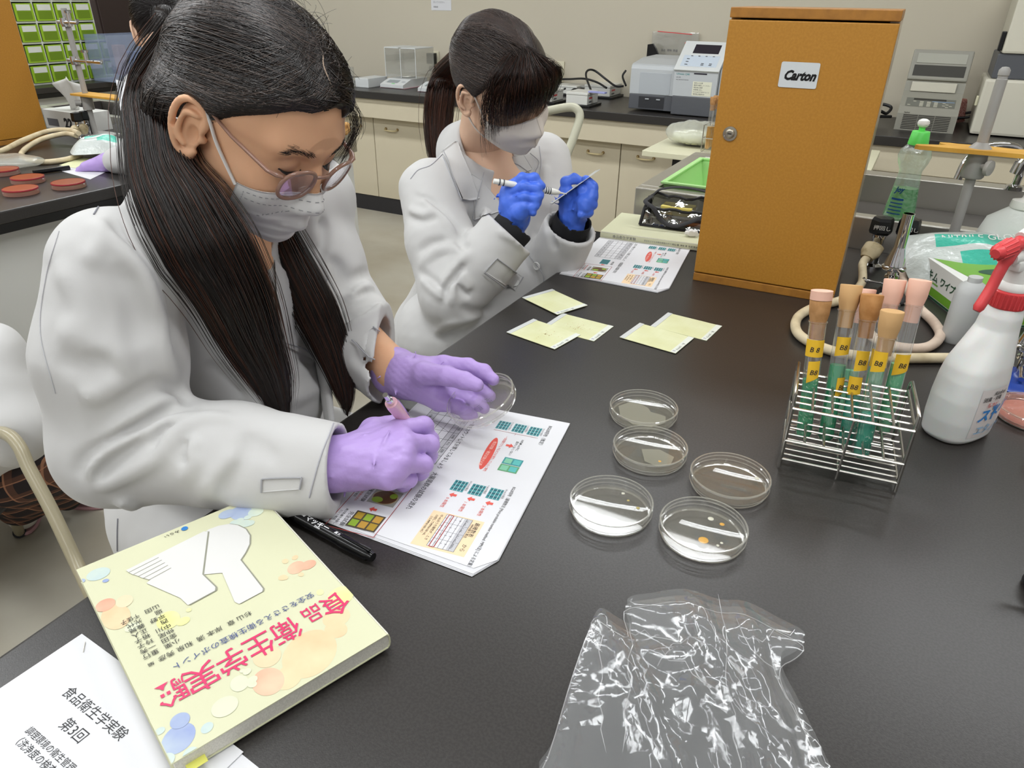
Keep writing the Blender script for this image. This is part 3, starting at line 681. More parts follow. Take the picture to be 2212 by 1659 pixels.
for loc, lb in (((0.712, 0.842, TT+0.0003), 'pink-agar petri dish behind the spray bottle'), ((0.672, 0.705, TT+0.0003), 'pink-agar petri dish nearer the camera, cut by the picture edge')):
    p = petri(loc, lb, 0.3, am=pinkr, group='pink agar dishes', lidm=thin('dish_pink_lid', 'E9B4A6', tint=(1, .88, .84), gloss=0.14, rough=0.03, haze=0.25))

# ---- dry culture sheets
shm = mat('culture_sheet', 'E2E4BC', 0.4, noise=('D8D9A6', 18, 3, 0.35, 0.7)); shw = mat('sheet_film', 'D2D5D3', 0.35); spot = mat('sheet_speck', 'A8772E', 0.5)
def culture(c, ang, label, specks=0, seed=1, flip=1):
    b = MB(); w, l = 0.0735, 0.100
    b.box((-l/2, -w/2, 0), (l/2, w/2, 0.0006), shm); b.box((-l/2-0.001, -w/2, 0.0007), (-l/2+0.008, w/2+0.0008, 0.0010), shw); b.box((l/2-0.010, -w/2, 0.0007), (l/2, w/2, 0.0009), mat('sheet_label', 'E4E8DE', 0.4))
    rr = random.Random(seed)
    for i in range(specks):
        a, d = rr.uniform(0, 6.28), abs(rr.gauss(0, 0.013)); x, y, s = 0.004+d*math.cos(a), d*math.sin(a), rr.uniform(0.0002, 0.0007)
        b.ell(x, y, s, s, 0.0009, (spot, mat('sheet_stain', 'CBB268', 0.5))[i % 2])
    for i in range(1, 6):
        b.line(-l/2+0.012+0.013*i, -w/2+0.008, -l/2+0.012+0.013*i, w/2-0.008, 0.0002, 0.0008, mat('sheet_grid', 'D6D7AE', 0.5)); b.line(-l/2+0.012, -w/2+0.008+0.0098*i, l/2-0.014, -w/2+0.008+0.0098*i, 0.0002, 0.0008, mat('sheet_grid', 'D6D7AE', 0.5))
    b.text('61mm01 ・98', l/2-0.002, -w/2+0.012, 0.0062, 0.0010, ink, ang=math.pi/2, sx=0.85); b.rect(l/2-0.008, -w/2+0.004, l/2-0.003, -w/2+0.009, 0.0010, ink_l)
    return b.build('culture_sheet', label=label, cat='culture sheet', group='pale yellow culture sheets on the bench', loc=(c[0], c[1], TT+c[2]), rz=ang)
import itertools
an1 = math.atan2(1.220-1.300, 0.136-0.073)
culture((0.0768, 1.238, 0.0022), an1, 'pale yellow culture sheet nearest the blue gloved student, on top of a spotted one', 0)
culture((0.112, 1.128, 0.0004), math.atan2(1.149-1.191, 0.152-0.065)-0.12, 'spotted culture sheet lying under the corner of the clean one, wall side', 46, 3)
culture((0.052, 1.096, 0.0013), math.atan2(1.044-1.114, 0.070+0.001)+0.1, 'spotted culture sheet overlapping another, nearest to the held dish', 40, 5)
culture((0.301, 1.137, 0.0004), math.atan2(1.144-1.201, 0.363-0.282)+0.02, 'clean culture sheet of the separate pair, on the cabinet side', 0)
culture((0.241, 1.086, 0.0013), math.atan2(1.023-1.082, 0.278-0.195)+0.0, 'clean culture sheet of the separate pair, nearest to the petri dishes', 0)

# ---- wire rack with tubes
WO = Vector((0.326, 0.717, TT)); wa = math.atan2(0.670-0.717, 0.445-0.326)
wire = mat('rack_wire', 'C9C6BF', 0.22, metal=1.0)
rk = empty('tube_rack', WO, wa, 'chrome wire rack holding stoppered tubes of green broth', 'tube rack')
RW, RD, RH = 0.128, 0.098, 0.101
for side, x, kx in ((0, 0, -1), (1, RW, 1)):
    b = MB(); pts = spline([(x, 0, 0.002), (x, 0.001, 0.05), (x, 0.002, RH-0.006)], 3)[:-1]+[np.array((x, 0.004, RH)), np.array((x, 0.010, RH+0.001))]+[np.array((x, RD-0.008, RH)), np.array((x, RD-0.002, RH-0.004)), np.array((x, RD, RH-0.012)), np.array((x, RD, 0.002))]
    b.tube(pts, 0.0021, wire, 8); b.rod((x, 0.0, 0.014), (x, RD, 0.014), 0.0015, wire, 6); b.build('side_frame', rk)
for nm, z, n in (('lower_grid', 0.014, 9), ('middle_grid', 0.040, 7), ('upper_grid', 0.084, 7)):
    b = MB()
    for i in range(n): y = 0.0+RD*i/(n-1); b.rod((0, y, z), (RW, y, z), 0.0013 if i not in (0, n-1) else 0.0017, wire, 6)
    if nm != 'lower_grid':
        for i in range(7): x = RW*(i+0.0)/6; b.rod((x, 0, z+0.0018), (x, RD, z+0.0022), 0.0015, wire, 6)
    else: b.rod((RW/2, 0, z-0.0018), (RW/2, RD, z-0.0018), 0.0011, wire, 6)
    b.build(nm, rk)
b = MB(); b.rod((RW/2, -0.0012, 0.002), (RW/2+0.002, -0.0012, RH-0.018), 0.0014, wire, 8); b.build('support_rod', rk)
b = MB(); b.box((RW+0.002, 0.01, 0.012), (RW+0.0024, 0.016, 0.026), paper_m); b.text('E77', 0, 0, 0.005, 0, ink, mtx=Matrix(((0, 0, 1, RW+0.0026), (0, 1, 0, 0.012), (-1, 0, 0, 0.024), (0, 0, 0, 1)))); b.build('price_tag', rk, label='tiny white paper tag')
tglass = thin('tube_glass', 'F0F4F0', gloss=0.35, rough=0.02, haze=0.05)
def broth(n, c): return mat(n, c, 0.12, spec=0.4)
g1, g2, g3 = broth('broth_green', '2C9C68'), broth('broth_teal', '1C9A7C'), broth('broth_pale', '66BE8C')
pinkst = mat('stopper_pink', 'E9B9A3', 0.75, bump=(900, .2, .0006, 2)); brnst = mat('stopper_brown', 'B98A58', 0.75, noise=('A97B4A', 90, 3, .4, .6), bump=(900, .2, .0006, 2)); tanst = mat('stopper_tan', 'C9A06C', 0.75, bump=(900, .2, .0006, 2))
lbl = mat('label_yellow', 'E8B92A', 0.6)
def tube(B, Tp, label, liq, lm, st, st2=None, labels=(), sth=0.030, group='stoppered tubes in the wire rack', R=0.0098, Ln=0.165, name='test_tube'):
    B = Vector(B); d = Vector(Tp)-B; d.normalize()
    t = empty(name, B, label=label, cat='test tube', group=group); t.rotation_euler = Vector((0, 0, 1)).rotation_difference(d).to_euler()
    prof = [(R*math.sin(a), R-R*math.cos(a)) for a in [math.pi/2*k/7 for k in range(8)]]
    b = MB(); b.lathe(prof+[(R, Ln-0.002), (R+0.0012, Ln-0.0008), (R+0.0012, Ln+0.0006), (R, Ln+0.001)], tglass, 28, cap=False); b.build('glass', t)
    r = R-0.0008; pr = [(r*math.sin(a), R-r*math.cos(a)) for a in [math.pi/2*k/7 for k in range(8)]]
    b = MB(); b.lathe(pr+[(r, liq), (r*0.8, liq-0.0008), (0, liq-0.001)], lm, 24); b.build('broth', t)
    b = MB(); b.lathe([(0, Ln-0.022), (r-0.0006, Ln-0.021), (r, Ln-0.002), (r+0.0026, Ln+sth*0.35), (r+0.0036, Ln+sth-0.001), (r+0.0030, Ln+sth), (0, Ln+sth)], st, 28); b.build('stopper', t)
    if st2: 
        b = MB(); b.lathe([(r+0.0037, Ln+sth+0.0004), (r+0.0036, Ln+sth+0.011), (0, Ln+sth+0.0115)], st2, 28); b.build('stopper_cap', t, label='pink upper layer of the stopper')
    for (z0, hh, a0_, wd, s_, fl) in labels:
        b = MB(); RR = R+0.0006; n = 10; vs = []; a0_ -= 0.5
        for k in range(n+1):
            a = a0_-wd/2+wd*k/n; vs += [(RR*math.sin(a), -RR*math.cos(a), z0+fl*(k/n-0.5)), (RR*math.sin(a), -RR*math.cos(a), z0+hh+fl*(k/n-0.5)*0.2)]
        b.add(vs, [(2*k, 2*k+2, 2*k+3, 2*k+1) for k in range(n)], lbl, True)
        me = text_mesh(s_, 'CENTER', 0.01, 0.2); RR += 0.0003
        b.add([(RR*math.sin(a0_+v.co.x*0.0085/RR), -RR*math.cos(a0_+v.co.x*0.0085/RR), z0+hh*0.3+v.co.y*0.0085) for v in me.vertices], [tuple(p.vertices) for p in me.polygons], ink)
        b.build('label_tape', t)
    return t
T_ = TT
tube((0.366, 0.757, T_+0.0165), (0.364, 0.795, T_+0.20), 'tube with brown stopper capped in pink, at the rack corner nearest the cabinet', 0.078, g1, brnst, pinkst, ((0.108, 0.021, 0.1, 2.6, 'B 8', 0), (0.079, 0.024, 0.3, 1.4, 'B8', .008)), R=0.0096, Ln=0.150, sth=0.026)
tube((0.391, 0.751, T_+0.0165), (0.403, 0.806, T_+0.20), 'tube with a tan stopper and fullest green broth, second from the cabinet', 0.098, g1, tanst, None, ((0.111, 0.022, 0.3, 1.7, 'B8', .004), (0.062, 0.022, 0.9, 1.3, 'B8', .006)))
tube((0.4125, 0.741, T_+0.0165), (0.420, 0.785, T_+0.19), 'tube with a dark brown stopper in the near row of the rack', 0.066, g2, mat('stopper_dark', 'A8743E', 0.75, noise=('B98650', 60, 3, .4, .6)), None, ((0.098, 0.024, 0.2, 1.5, 'B8', .003), (0.068, 0.022, -0.2, 1.6, 'B8', .003)), Ln=0.158)
tube((0.420, 0.7155, T_+0.0165), (0.424, 0.742, T_+0.19), 'tube with a short tan stopper, nearest to the camera', 0.058, g2, tanst, None, ((0.112, 0.024, -0.3, 1.6, 'B8', .004),), Ln=0.152)
tube((0.432, 0.797, T_+0.0165), (0.443, 0.852, T_+0.20), 'tube with a pink stopper behind the dark brown one', 0.07, g3, pinkst, None, (), Ln=0.152, sth=0.022)
tube((0.449, 0.773, T_+0.0165), (0.462, 0.822, T_+0.20), 'tube with a pink stopper and label 8, on the far side of the rack', 0.085, g3, pinkst, None, ((0.087, 0.022, 0.1, 2.4, 'B 8', 0),))
tube((0.469, 0.768, T_+0.0165), (0.483, 0.806, T_+0.20), 'tube with a pink stopper, nearest to the spray bottle', 0.094, g3, pinkst, None, ((0.084, 0.024, 0.35, 1.9, 'B8', .008),), Ln=0.168)

# ---- trigger spray bottle
sprc = mat('bottle_white', 'E6E7E4', 0.35, sss=0.3, spec=0.4); redp = mat('plastic_red', 'D8474A', 0.35); whp = mat('plastic_white', 'E9E9E4', 0.35)
def spray():
    t = empty('spray_bottle', (0.588, 0.808, TT), math.radians(28), 'white spray bottle with a red trigger beside the tube rack', 'spray bottle')
    sd = SDF((-0.07, -0.06, -0.005), (0.07, 0.06, 0.20), 0.0015)
    X, Y, Z = sd.pts((slice(None),)*3)
    # half widths along the height
    zz = np.array([0, .006, .03, .06, .085, .105, .13, .150, .165, .176, .182]); hx = np.array([.041, .046, .048, .048, .045, .040, .030, .0235, .022, .018, .016]); hy = np.array([.028, .032, .034, .034, .033, .031, .026, .022, .021, .018, .016])
    z_ = np.clip(Z, 0, .182); HX = np.interp(z_, zz, hx); HY = np.interp(z_, zz, hy); cx_ = np.interp(z_, [0, .1, .15, .182], [0, 0, 0.012, 0.014])
    p = 2.6; rr = (np.abs((X-cx_)/HX)**p+np.abs(Y/HY)**p)**(1/p)
    d = (rr-1)*np.minimum(HX, HY)*0.8; d = np.maximum(d, np.maximum(Z-0.181, -Z+0.0005)); sd.D[:] = d
    bo = sd.build('bottle', sprc, t, smooth=2)
    b = MB(); cx = 0.014
    prof = [(0.0195, 0.176), (0.0205, 0.178), (0.020, 0.196), (0.017, 0.198)]
    b.lathe(prof, redp, 40, (cx, 0, 0))
    for k in range(28): a = 2*math.pi*k/28; b.rod((cx+0.0205*math.cos(a), 0.0205*math.sin(a), 0.178), (cx+0.020*math.cos(a), 0.020*math.sin(a), 0.195), 0.001, redp, 6)
    b.build('collar', t, label='red ribbed screw collar')
    b = MB(); b.lathe([(0.0175, 0.198), (0.018, 0.200), (0.0165, 0.205), (0.0135, 0.208), (0.0135, 0.226), (0.0, 0.226)], whp, 32, (cx, 0, 0))
    hd = [(cx-0.012, 0.0, 0.228), (cx+0.0, 0.0, 0.232), (cx+0.022, 0, 0.232)]
    b.box((cx-0.020, -0.010, 0.224), (cx+0.014, 0.010, 0.236), whp, 0.003); b.rod((cx-0.028, 0, 0.240), (cx+0.012, 0, 0.240), 0.0085, whp, 20)
    sh_ = spline([(cx-0.020, 0, 0.262), (cx-0.005, 0, 0.267), (cx+0.015, 0, 0.262), (cx+0.030, 0, 0.250), (cx+0.036, 0, 0.234), (cx+0.030, 0, 0.226), (cx+0.014, 0, 0.221)], 6); b.tube(sh_, [0.0075]*len(sh_), whp, 12, flat=1.2)
    b.build('spray_head', t)
    b = MB(); tr = spline([(cx+0.002, 0, 0.258), (cx-0.016, 0, 0.258), (cx-0.030, 0, 0.248), (cx-0.040, 0, 0.226), (cx-0.047, 0, 0.204), (cx-0.060, 0, 0.180)], 6)
    b.tube(tr, [0.008]*8+[0.0075]*8+[0.006]*(len(tr)-17)+[0.004], redp, 14, flat=1.2); b.build('trigger', t, label='red curved trigger')
    b = MB(); b.tube([(cx-0.026, 0, 0.256), (cx-0.034, 0, 0.255), (cx-0.035, 0, 0.255), (cx-0.058, 0, 0.251), (cx-0.062, 0, 0.250)], [0.008, 0.008, 0.0105, 0.009, 0.0055], redp, 20)
    for k in range(14): a = 2*math.pi*k/14; b.rod((cx-0.036, 0.0102*math.cos(a), 0.255+0.0102*math.sin(a)), (cx-0.057, 0.009*math.cos(a), 0.251+0.009*math.sin(a)), 0.001, redp, 6)
    b.build('nozzle', t, label='red ribbed nozzle')
    # label printed round the near side
    b = MB(); lm = mat('spray_label', 'DED9D6', 0.4); RR = 0.0357
    def srf(s_, z): # s_: arc position along the belly, facing the camera on the right
        a = s_; hx_ = float(np.interp(z, zz, hx)); hy_ = float(np.interp(z, zz, hy)); c, s2 = math.cos(a), math.sin(a)
        k = (abs(c/hx_)**p+abs(s2/hy_)**p)**(-1/p)+0.0004
        return np.array([k*c, k*s2, z])
    def patch(a0_, a1_, z0, z1, m, n=14, lift=0.0):
        vs = []
        for i in range(n+1):
            a = a0_+(a1_-a0_)*i/n
            for j_ in range(5):
                q_ = srf(a, z0+(z1-z0)*j_/4); vs.append(tuple(q_*np.array([1+lift, 1+lift, 1])))
        b.add(vs, [(i*5+j_, (i+1)*5+j_, (i+1)*5+j_+1, i*5+j_+1) for i in range(n) for j_ in range(4)], m, True)
    patch(-2.3, -1.1, 0.012, 0.082, lm)
    def ltext(s_, a0_, z, sz, m, sh=0.2, bold=0.01):
        me = text_mesh(s_, 'LEFT', bold, sh)
        vs = [tuple(srf(a0_+v.co.x*sz/0.04, z+v.co.y*sz)*np.array([1.03, 1.03, 1])) for v in me.vertices]; b.add(vs, [tuple(q_.vertices) for q_ in me.polygons], m)
    bl1, bl2 = mat('label_blue', '2F86D0', 0.4), mat('label_lightblue', '9CC3E4', 0.4)
    ltext('スト', -2.2, 0.038, 0.020, bl1, bold=0.03); ltext('ッパ', -1.72, 0.046, 0.020, bl1, bold=0.03); ltext('消臭・消毒', -2.22, 0.066, 0.007, ink); ltext('防カビ', -1.95, 0.057, 0.007, redp); ltext('Alcohol', -1.8, 0.073, 0.008, ink)
    ltext('エタノール', -2.15, 0.018, 0.015, bl2, bold=0.02)
    b.build('label', t, label='printed label with blue lettering')
spray()

# ---- clear plastic bag at the front
def plastic_bag():
    out = [(0.019, 0.315), (0.031, 0.335), (0.050, 0.395), (0.066, 0.440), (0.079, 0.466), (0.094, 0.455), (0.106, 0.449), (0.106, 0.478), (0.130, 0.486), (0.163, 0.4915), (0.192, 0.479), (0.216, 0.477), (0.240, 0.458), (0.258, 0.441), (0.247, 0.428), (0.231, 0.418), (0.226, 0.40), (0.229, 0.37), (0.233, 0.315), (0.235, 0.24), (0.02, 0.24)]
    t = empty('plastic_bag', (0, 0, TT), label='crumpled clear plastic bag lying at the near edge of the bench', cat='plastic bag')
    bagm = thin('bag_film', 'F2F6FA', gloss=0.04, rough=0.10, haze=0.085, bump=(26, 0.08, 0.01, 2))
    P_ = np.array(spline(out[:19], 4)[:]+[np.array(out[19]), np.array(out[20])])
    from mathutils.geometry import delaunay_2d_cdt
    for layer, (h0, sd_) in enumerate(((0.002, 3), (0.012, 9), (0.020, 15))):
        rr = np.random.default_rng(sd_); sc = 1-0.015*layer; c = P_.mean(0); Q = (P_-c)*sc+c
        pts = [Vector((x, y)) for x, y in Q]; n0 = len(pts)
        g = 0.0042
        xs_, ys_ = np.meshgrid(np.arange(0.0, 0.27, g), np.arange(0.235, 0.50, g)); G = np.c_[xs_.ravel(), ys_.ravel()]+rr.uniform(-g*0.3, g*0.3, (xs_.size, 2))
        # inside test
        ins = np.zeros(len(G), bool); m = len(Q)
        for i in range(m):
            a, b_ = Q[i], Q[(i+1) % m]; cnd = ((a[1] > G[:, 1]) != (b_[1] > G[:, 1])) & (G[:, 0] < (b_[0]-a[0])*(G[:, 1]-a[1])/(b_[1]-a[1]+1e-12)+a[0]); ins ^= cnd
        pts += [Vector((x, y)) for x, y in G[ins]]
        r_ = delaunay_2d_cdt(pts, [], [list(range(n0))], 1, 1e-6)
        V = np.array([[v.x, v.y] for v in r_[0]]); F = [tuple(f) for f in r_[2]]
        de = np.min(np.linalg.norm(V[:, None, :]-Q[None, :, :], axis=2), axis=1)
        k = np.clip(de/0.03, 0, 1)
        # faceted crumples: folded ridges in many directions
        z = np.zeros(len(V))
        for i in range(17):
            a = rr.uniform(0, 2*math.pi); nv = np.array([math.cos(a), math.sin(a)]); cc = Q[rr.integers(len(Q))]*0.6+np.array([0.13, 0.36])*0.4+rr.normal(0, 0.03, 2)
            w = rr.uniform(0.010, 0.030); ln = rr.uniform(0.04, 0.12); q_ = (V-cc)@nv; l_ = (V-cc)@np.array([-nv[1], nv[0]])
            z += rr.uniform(0.2, 1.0)*np.maximum(0, 1-np.abs(q_)/w)*np.clip(1.4-np.abs(l_)/ln, 0, 1)
        # main lengthwise folds
        for x0, w_, hh in ((0.098, 0.012, 1.6), (0.150, 0.014, 1.2), (0.176, 0.010, 1.3), (0.205, 0.012, 1.5), (0.060, 0.008, 0.8)):
            z += hh*np.maximum(0, 1-np.abs(V[:, 0]-x0-(V[:, 1]-0.4)*rr.uniform(-0.25, 0.35))/w_)
        z = h0+k*(0.004+0.0042*z*(0.7+0.25*layer))+0.001*layer
        me = bpy.data.meshes.new('film'); me.from_pydata([(V[i, 0], V[i, 1], float(z[i])) for i in range(len(V))], [], F); me.materials.append(bagm)
        me.polygons.foreach_set('use_smooth', [rr.random() < 0.85 for _ in F]); me.update(); link('film', me, t)
    # heat-sealed edges and sharp crease lines in the film
    b = MB(); cr = thin('bag_crease', 'FFFFFF', gloss=0.5, rough=0.2, haze=0.35)
    b.tube([(x, y, 0.004) for x, y in spline(out[:19], 3)], 0.0004, cr, 5); 
    rr = random.Random(4)
    for x0, y0, x1, y1 in ((0.106, 0.449, 0.085, 0.33), (0.19, 0.478, 0.163, 0.30), (0.13, 0.42, 0.19, 0.35), (0.10, 0.44, 0.17, 0.425), (0.15, 0.44, 0.12, 0.40), (0.20, 0.45, 0.225, 0.34), (0.245, 0.44, 0.20, 0.43), (0.08, 0.455, 0.07, 0.33)):
        n = 9; pts = [(x0+(x1-x0)*i/n+rr.gauss(0, 0.0018), y0+(y1-y0)*i/n+rr.gauss(0, 0.0018), 0.022+rr.uniform(-0.004, 0.006)) for i in range(n+1)]
        b.tube(pts, [0.0001]+[0.0004]*(n-1)+[0.0001], cr, 5)
    b.build('crease', t)
plastic_bag()

# ---- black clip gadget at the right edge
b = MB(); bk_ = mat('black_plastic', '0E0E10', 0.3); t = empty('bench_clamp', (0.523, 0.515, TT), math.radians(-20), 'black clamp knob with a small metal hook, cut by the right picture edge', 'clamp')
b.lathe([(0.022, 0), (0.024, 0.004), (0.022, 0.020), (0.012, 0.024), (0.012, 0.040), (0.0, 0.041)], bk_, 28); b.build('body', t)
b = MB(); b.tube([(-0.008, 0, 0.034), (-0.020, 0.004, 0.040), (-0.026, 0.006, 0.041), (-0.028, 0.006, 0.052)], 0.0022, bk_, 8); b.rod((-0.0285, 0.006, 0.044), (-0.0285, 0.006, 0.054), 0.0014, steel, 8); b.build('hook', t, label='small bent metal hook')

# ---- orange storage cabinet
orc_ = mat('cabinet_orange', 'AE792A', 0.42, noise=('B68030', 240, 3, 0.4, 0.65), bump=(700, 0.10, 0.0005, 2)); orw = mat('cabinet_wood', 'A8732F', 0.42, noise=('96652A', 60, 6, 0.4, 0.7)); sidew = mat('cabinet_side', 'B9A486', 0.3, noise=('8F7450', 14, 5, 0.4, 0.7), coat=0.3)
def cabinet(name, loc, rz, label, W_=0.264, D_=0.20, H_=0.488):
    t = empty(name, loc, rz, label, 'storage cabinet', 'orange storage cabinets')
    b = MB(); e = 0.016
    b.box((0, 0.016, 0.0), (W_, D_, e), orw, 0.0015); b.box((0, 0.016, H_-e), (W_, D_, H_), orw, 0.0015)
    b.box((0, 0.0165, e), (e, D_, H_-e), orw, 0.001); b.box((e, D_-0.008, e), (W_-e, D_, H_-e), orw); b.build('carcass', t)
    b = MB(); b.box((W_-e+0.0005, 0.0165, e+0.0002), (W_+0.0003, D_, H_-e-0.0002), sidew, 0.001); b.build('side_panel', t, label='pale worn wooden side')
    b = MB(); b.box((0.0, 0.0, e+0.002), (W_, 0.0155, H_-e-0.003), orc_, 0.0018); b.build('door', t)
    for za in (0, H_-e): b = MB(); b.box((0, -0.0005, za), (W_, 0.0155, za+e), orw, 0.0015); b.build('rail', t)
    dr = [c for c in children(t) if c.name.startswith('door')][0]
    Fm = lambda x, z: Matrix.Translation((x, -0.0006, z)) @ Matrix.Rotation(math.pi/2, 4, 'X')
    b = MB(); b.lathe([(0.0128, 0), (0.0125, 0.0012), (0.0085, 0.0016), (0.008, 0.0035), (0.0065, 0.0045), (0.0042, 0.0045), (0.0038, 0.002), (0, 0.002)], mat('lock_metal', 'B9B2A2', 0.3, metal=1), 32, mtx=Fm(0.030, 0.285))
    for a in (90, 210, 330): b.lathe([(0.0012, 0), (0.0008, 0.0008), (0, 0.001)], chrome, 10, mtx=Fm(0.030, 0.285) @ Matrix.Translation((0.0104*math.cos(math.radians(a)), 0.0104*math.sin(math.radians(a)), 0.0012)))
    b.box((-0.0032, -0.0008, 0.0021), (0.0032, 0.0008, 0.0023), bk_, mtx=Fm(0.030, 0.285)); b.build('lock', dr, label='round silver lock')
    b = MB(); M_ = Fm(0.098, 0.368); w_, h_ = 0.062, 0.040
    pts = []
    for cx_, cy_, a0_ in ((w_-0.003, h_-0.003, 0), (0.003, h_-0.003, 90), (0.003, 0.003, 180), (w_-0.003, 0.003, 270)):
        for k in range(5): a = math.radians(a0_+22.5*k); pts.append((cx_+0.003*math.cos(a), cy_+0.003*math.sin(a)))
    b.poly(pts, 0.0004, mat('sticker_white', 'CFD3D4', 0.4), mtx=M_); b.text('Carton', w_/2+0.001, 0.0125, 0.0205, 0.0008, bk_, align='CENTER', bold=0.045, shear=0.35, mtx=M_, sx=0.86); b.build('sticker', dr, label='white sticker with black italic lettering')
    return t
c0 = J(1494, 606, TT)
cabinet('storage_cabinet', (c0[0]+0.003, c0[1]+0.004, TT), RZ+math.radians(1.5), 'tall orange wooden cabinet with a white sticker on the near bench')
# ================================================================== behind: near bench far end
rub = mat('hose_rubber', 'D6C7A6', 0.55, noise=('BFAE8C', 30, 4, 0.45, 0.7)); rub2 = mat('hose_rubber_pink', 'D8C4B2', 0.55, noise=('C4AE9C', 30, 4, 0.45, 0.7)); grey_p = mat('plastic_grey', 'A3A19D', 0.4); cone_c = mat('rubber_collar', 'CFC09C', 0.6, noise=('A89670', 60, 4, .45, .7))
def rz_obj(loc, extra=0.0): return loc, RZ+extra
def R3(x, y, z): return Vector(RM(x, y, z))
def gas_tap(x, y, label, hose_dir, group='gas taps with black knobs'):
    t = empty('gas_tap', RM(x, y, TT), RZ, label, 'gas tap', group); t.scale = (1.12, 1.12, 1.0)
    b = MB(); b.lathe([(0.020, 0), (0.020, 0.006), (0.011, 0.010), (0.010, 0.060), (0.012, 0.064), (0.012, 0.072), (0, 0.072)], chrome, 24); b.build('post', t)
    b = MB(); b.lathe([(0.0185, 0.073), (0.0205, 0.078), (0.0195, 0.101), (0.017, 0.107), (0, 0.109)], bk_, 6, mtx=Matrix.Rotation(0.3, 4, 'Z'), smooth=False)
    b.text('押回し', -0.013, 0, 0.010, 0, whp, mtx=Matrix.Translation((0.0, -0.0203, 0.086)) @ Matrix.Rotation(math.pi/2, 4, 'X')); b.build('knob', t, label='black push-and-turn knob')
    b = MB(); hd = Vector(hose_dir).normalized(); p0 = Vector((0, 0, 0.055)); b.rod(p0, p0+hd*0.020, 0.008, chrome, 16); b.build('outlet', t)
    b = MB(); b.tube([p0+hd*0.012, p0+hd*0.013, p0+hd*0.030, p0+hd*0.036, p0+hd*0.044], [0.012, 0.0175, 0.0175, 0.0145, 0.0115], cone_c, 22); b.build('rubber_collar', t)
    return p0+hd*0.044
gas_tap(-0.014, 1.655, 'left gas tap with a black knob near the orange cabinet on the near bench', (-0.25, -0.75, -0.65))
gas_tap(0.036, 1.672, 'right gas tap with a black knob, behind the chrome burner tube', (0.05, -0.75, -0.65))
def W(x, y, z): return R3(x, y, TT+z)
Z0 = 0.0088
h1p = [W(-0.0235, 1.628, 0.030), W(-0.030, 1.59, 0.022), W(-0.022, 1.50, 0.010), W(-0.045, 1.395, Z0), W(-0.082, 1.335, Z0), W(-0.104, 1.26, Z0), W(-0.088, 1.185, Z0), W(-0.03, 1.148, Z0), W(0.04, 1.163, Z0), W(0.118, 1.206, Z0), W(0.175, 1.238, Z0), W(0.205, 1.235, 0.018)]
b = MB(); b.tube(spline(h1p, 8), 0.0082, rub, 14); b.build('rubber_hose', label='cream rubber hose looping across the bench towards the far right burner', cat='hose', group='cream hoses on the near bench')
h2p = [W(0.038, 1.64, 0.034), W(0.045, 1.60, 0.024), W(0.055, 1.52, 0.012), W(0.080, 1.43, Z0), W(0.108, 1.36, Z0), W(0.118, 1.30, Z0), W(0.098, 1.238, Z0), W(0.056, 1.218, Z0), W(0.018, 1.24, Z0+0.001), W(0.0, 1.32, Z0), W(0.012, 1.40, Z0), W(0.020, 1.425, 0.018)]
b = MB(); b.tube(spline(h2p, 8), 0.0082, rub2, 14); b.build('rubber_hose', label='pinkish rubber hose curling in front of the burner behind the tube rack', cat='hose', group='cream hoses on the near bench')
def burner(x, y, base_m, label, hgt=0.163):
    t = empty('gas_burner', RM(x, y, TT), RZ, label, 'bunsen burner', 'laboratory gas burners')
    b = MB(); b.lathe([(0.040, 0), (0.041, 0.003), (0.036, 0.008), (0.018, 0.016), (0.014, 0.022), (0, 0.022)], base_m, 36); b.build('base', t)
    b = MB(); b.lathe([(0.007, 0.022), (0.0075, 0.040), (0.012, 0.042), (0.012, 0.046), (0.009, 0.048), (0.009, 0.056), (0.020, 0.058), (0.0215, 0.060), (0.0215, 0.064), (0.019, 0.066)], chrome, 32); b.build('valve', t)
    b = MB(); b.lathe([(0.0185, 0.0665), (0.0180, 0.070), (0.0105, 0.098), (0.0100, 0.102), (0.0098, hgt-0.002), (0.0103, hgt-0.001), (0.0103, hgt), (0.0090, hgt), (0.0088, hgt-0.012), (0, hgt-0.012)], chrome, 36)
    b.build('barrel', t)
    b = MB(); b.rod((-0.012, -0.006, 0.030), (-0.040, -0.018, 0.034), 0.0022, chrome); b.tube([(-0.036, -0.014, 0.030), (-0.042, -0.02, 0.034), (-0.046, -0.020, 0.039)], 0.0025, chrome, 8); b.rod((0.0, -0.010, 0.030), (0.0, -0.030, 0.022), 0.0055, chrome, 12); b.build('gas_lever', t)
    return t
blue_b = mat('enamel_blue', '23439A', 0.25)
burner(0.026, 1.47, mat('enamel_black', '17171B', 0.3), 'chrome gas burner on a black base between the two gas taps')
burner(0.222, 1.185, blue_b, 'chrome gas burner on a blue base at the right picture edge', 0.17)

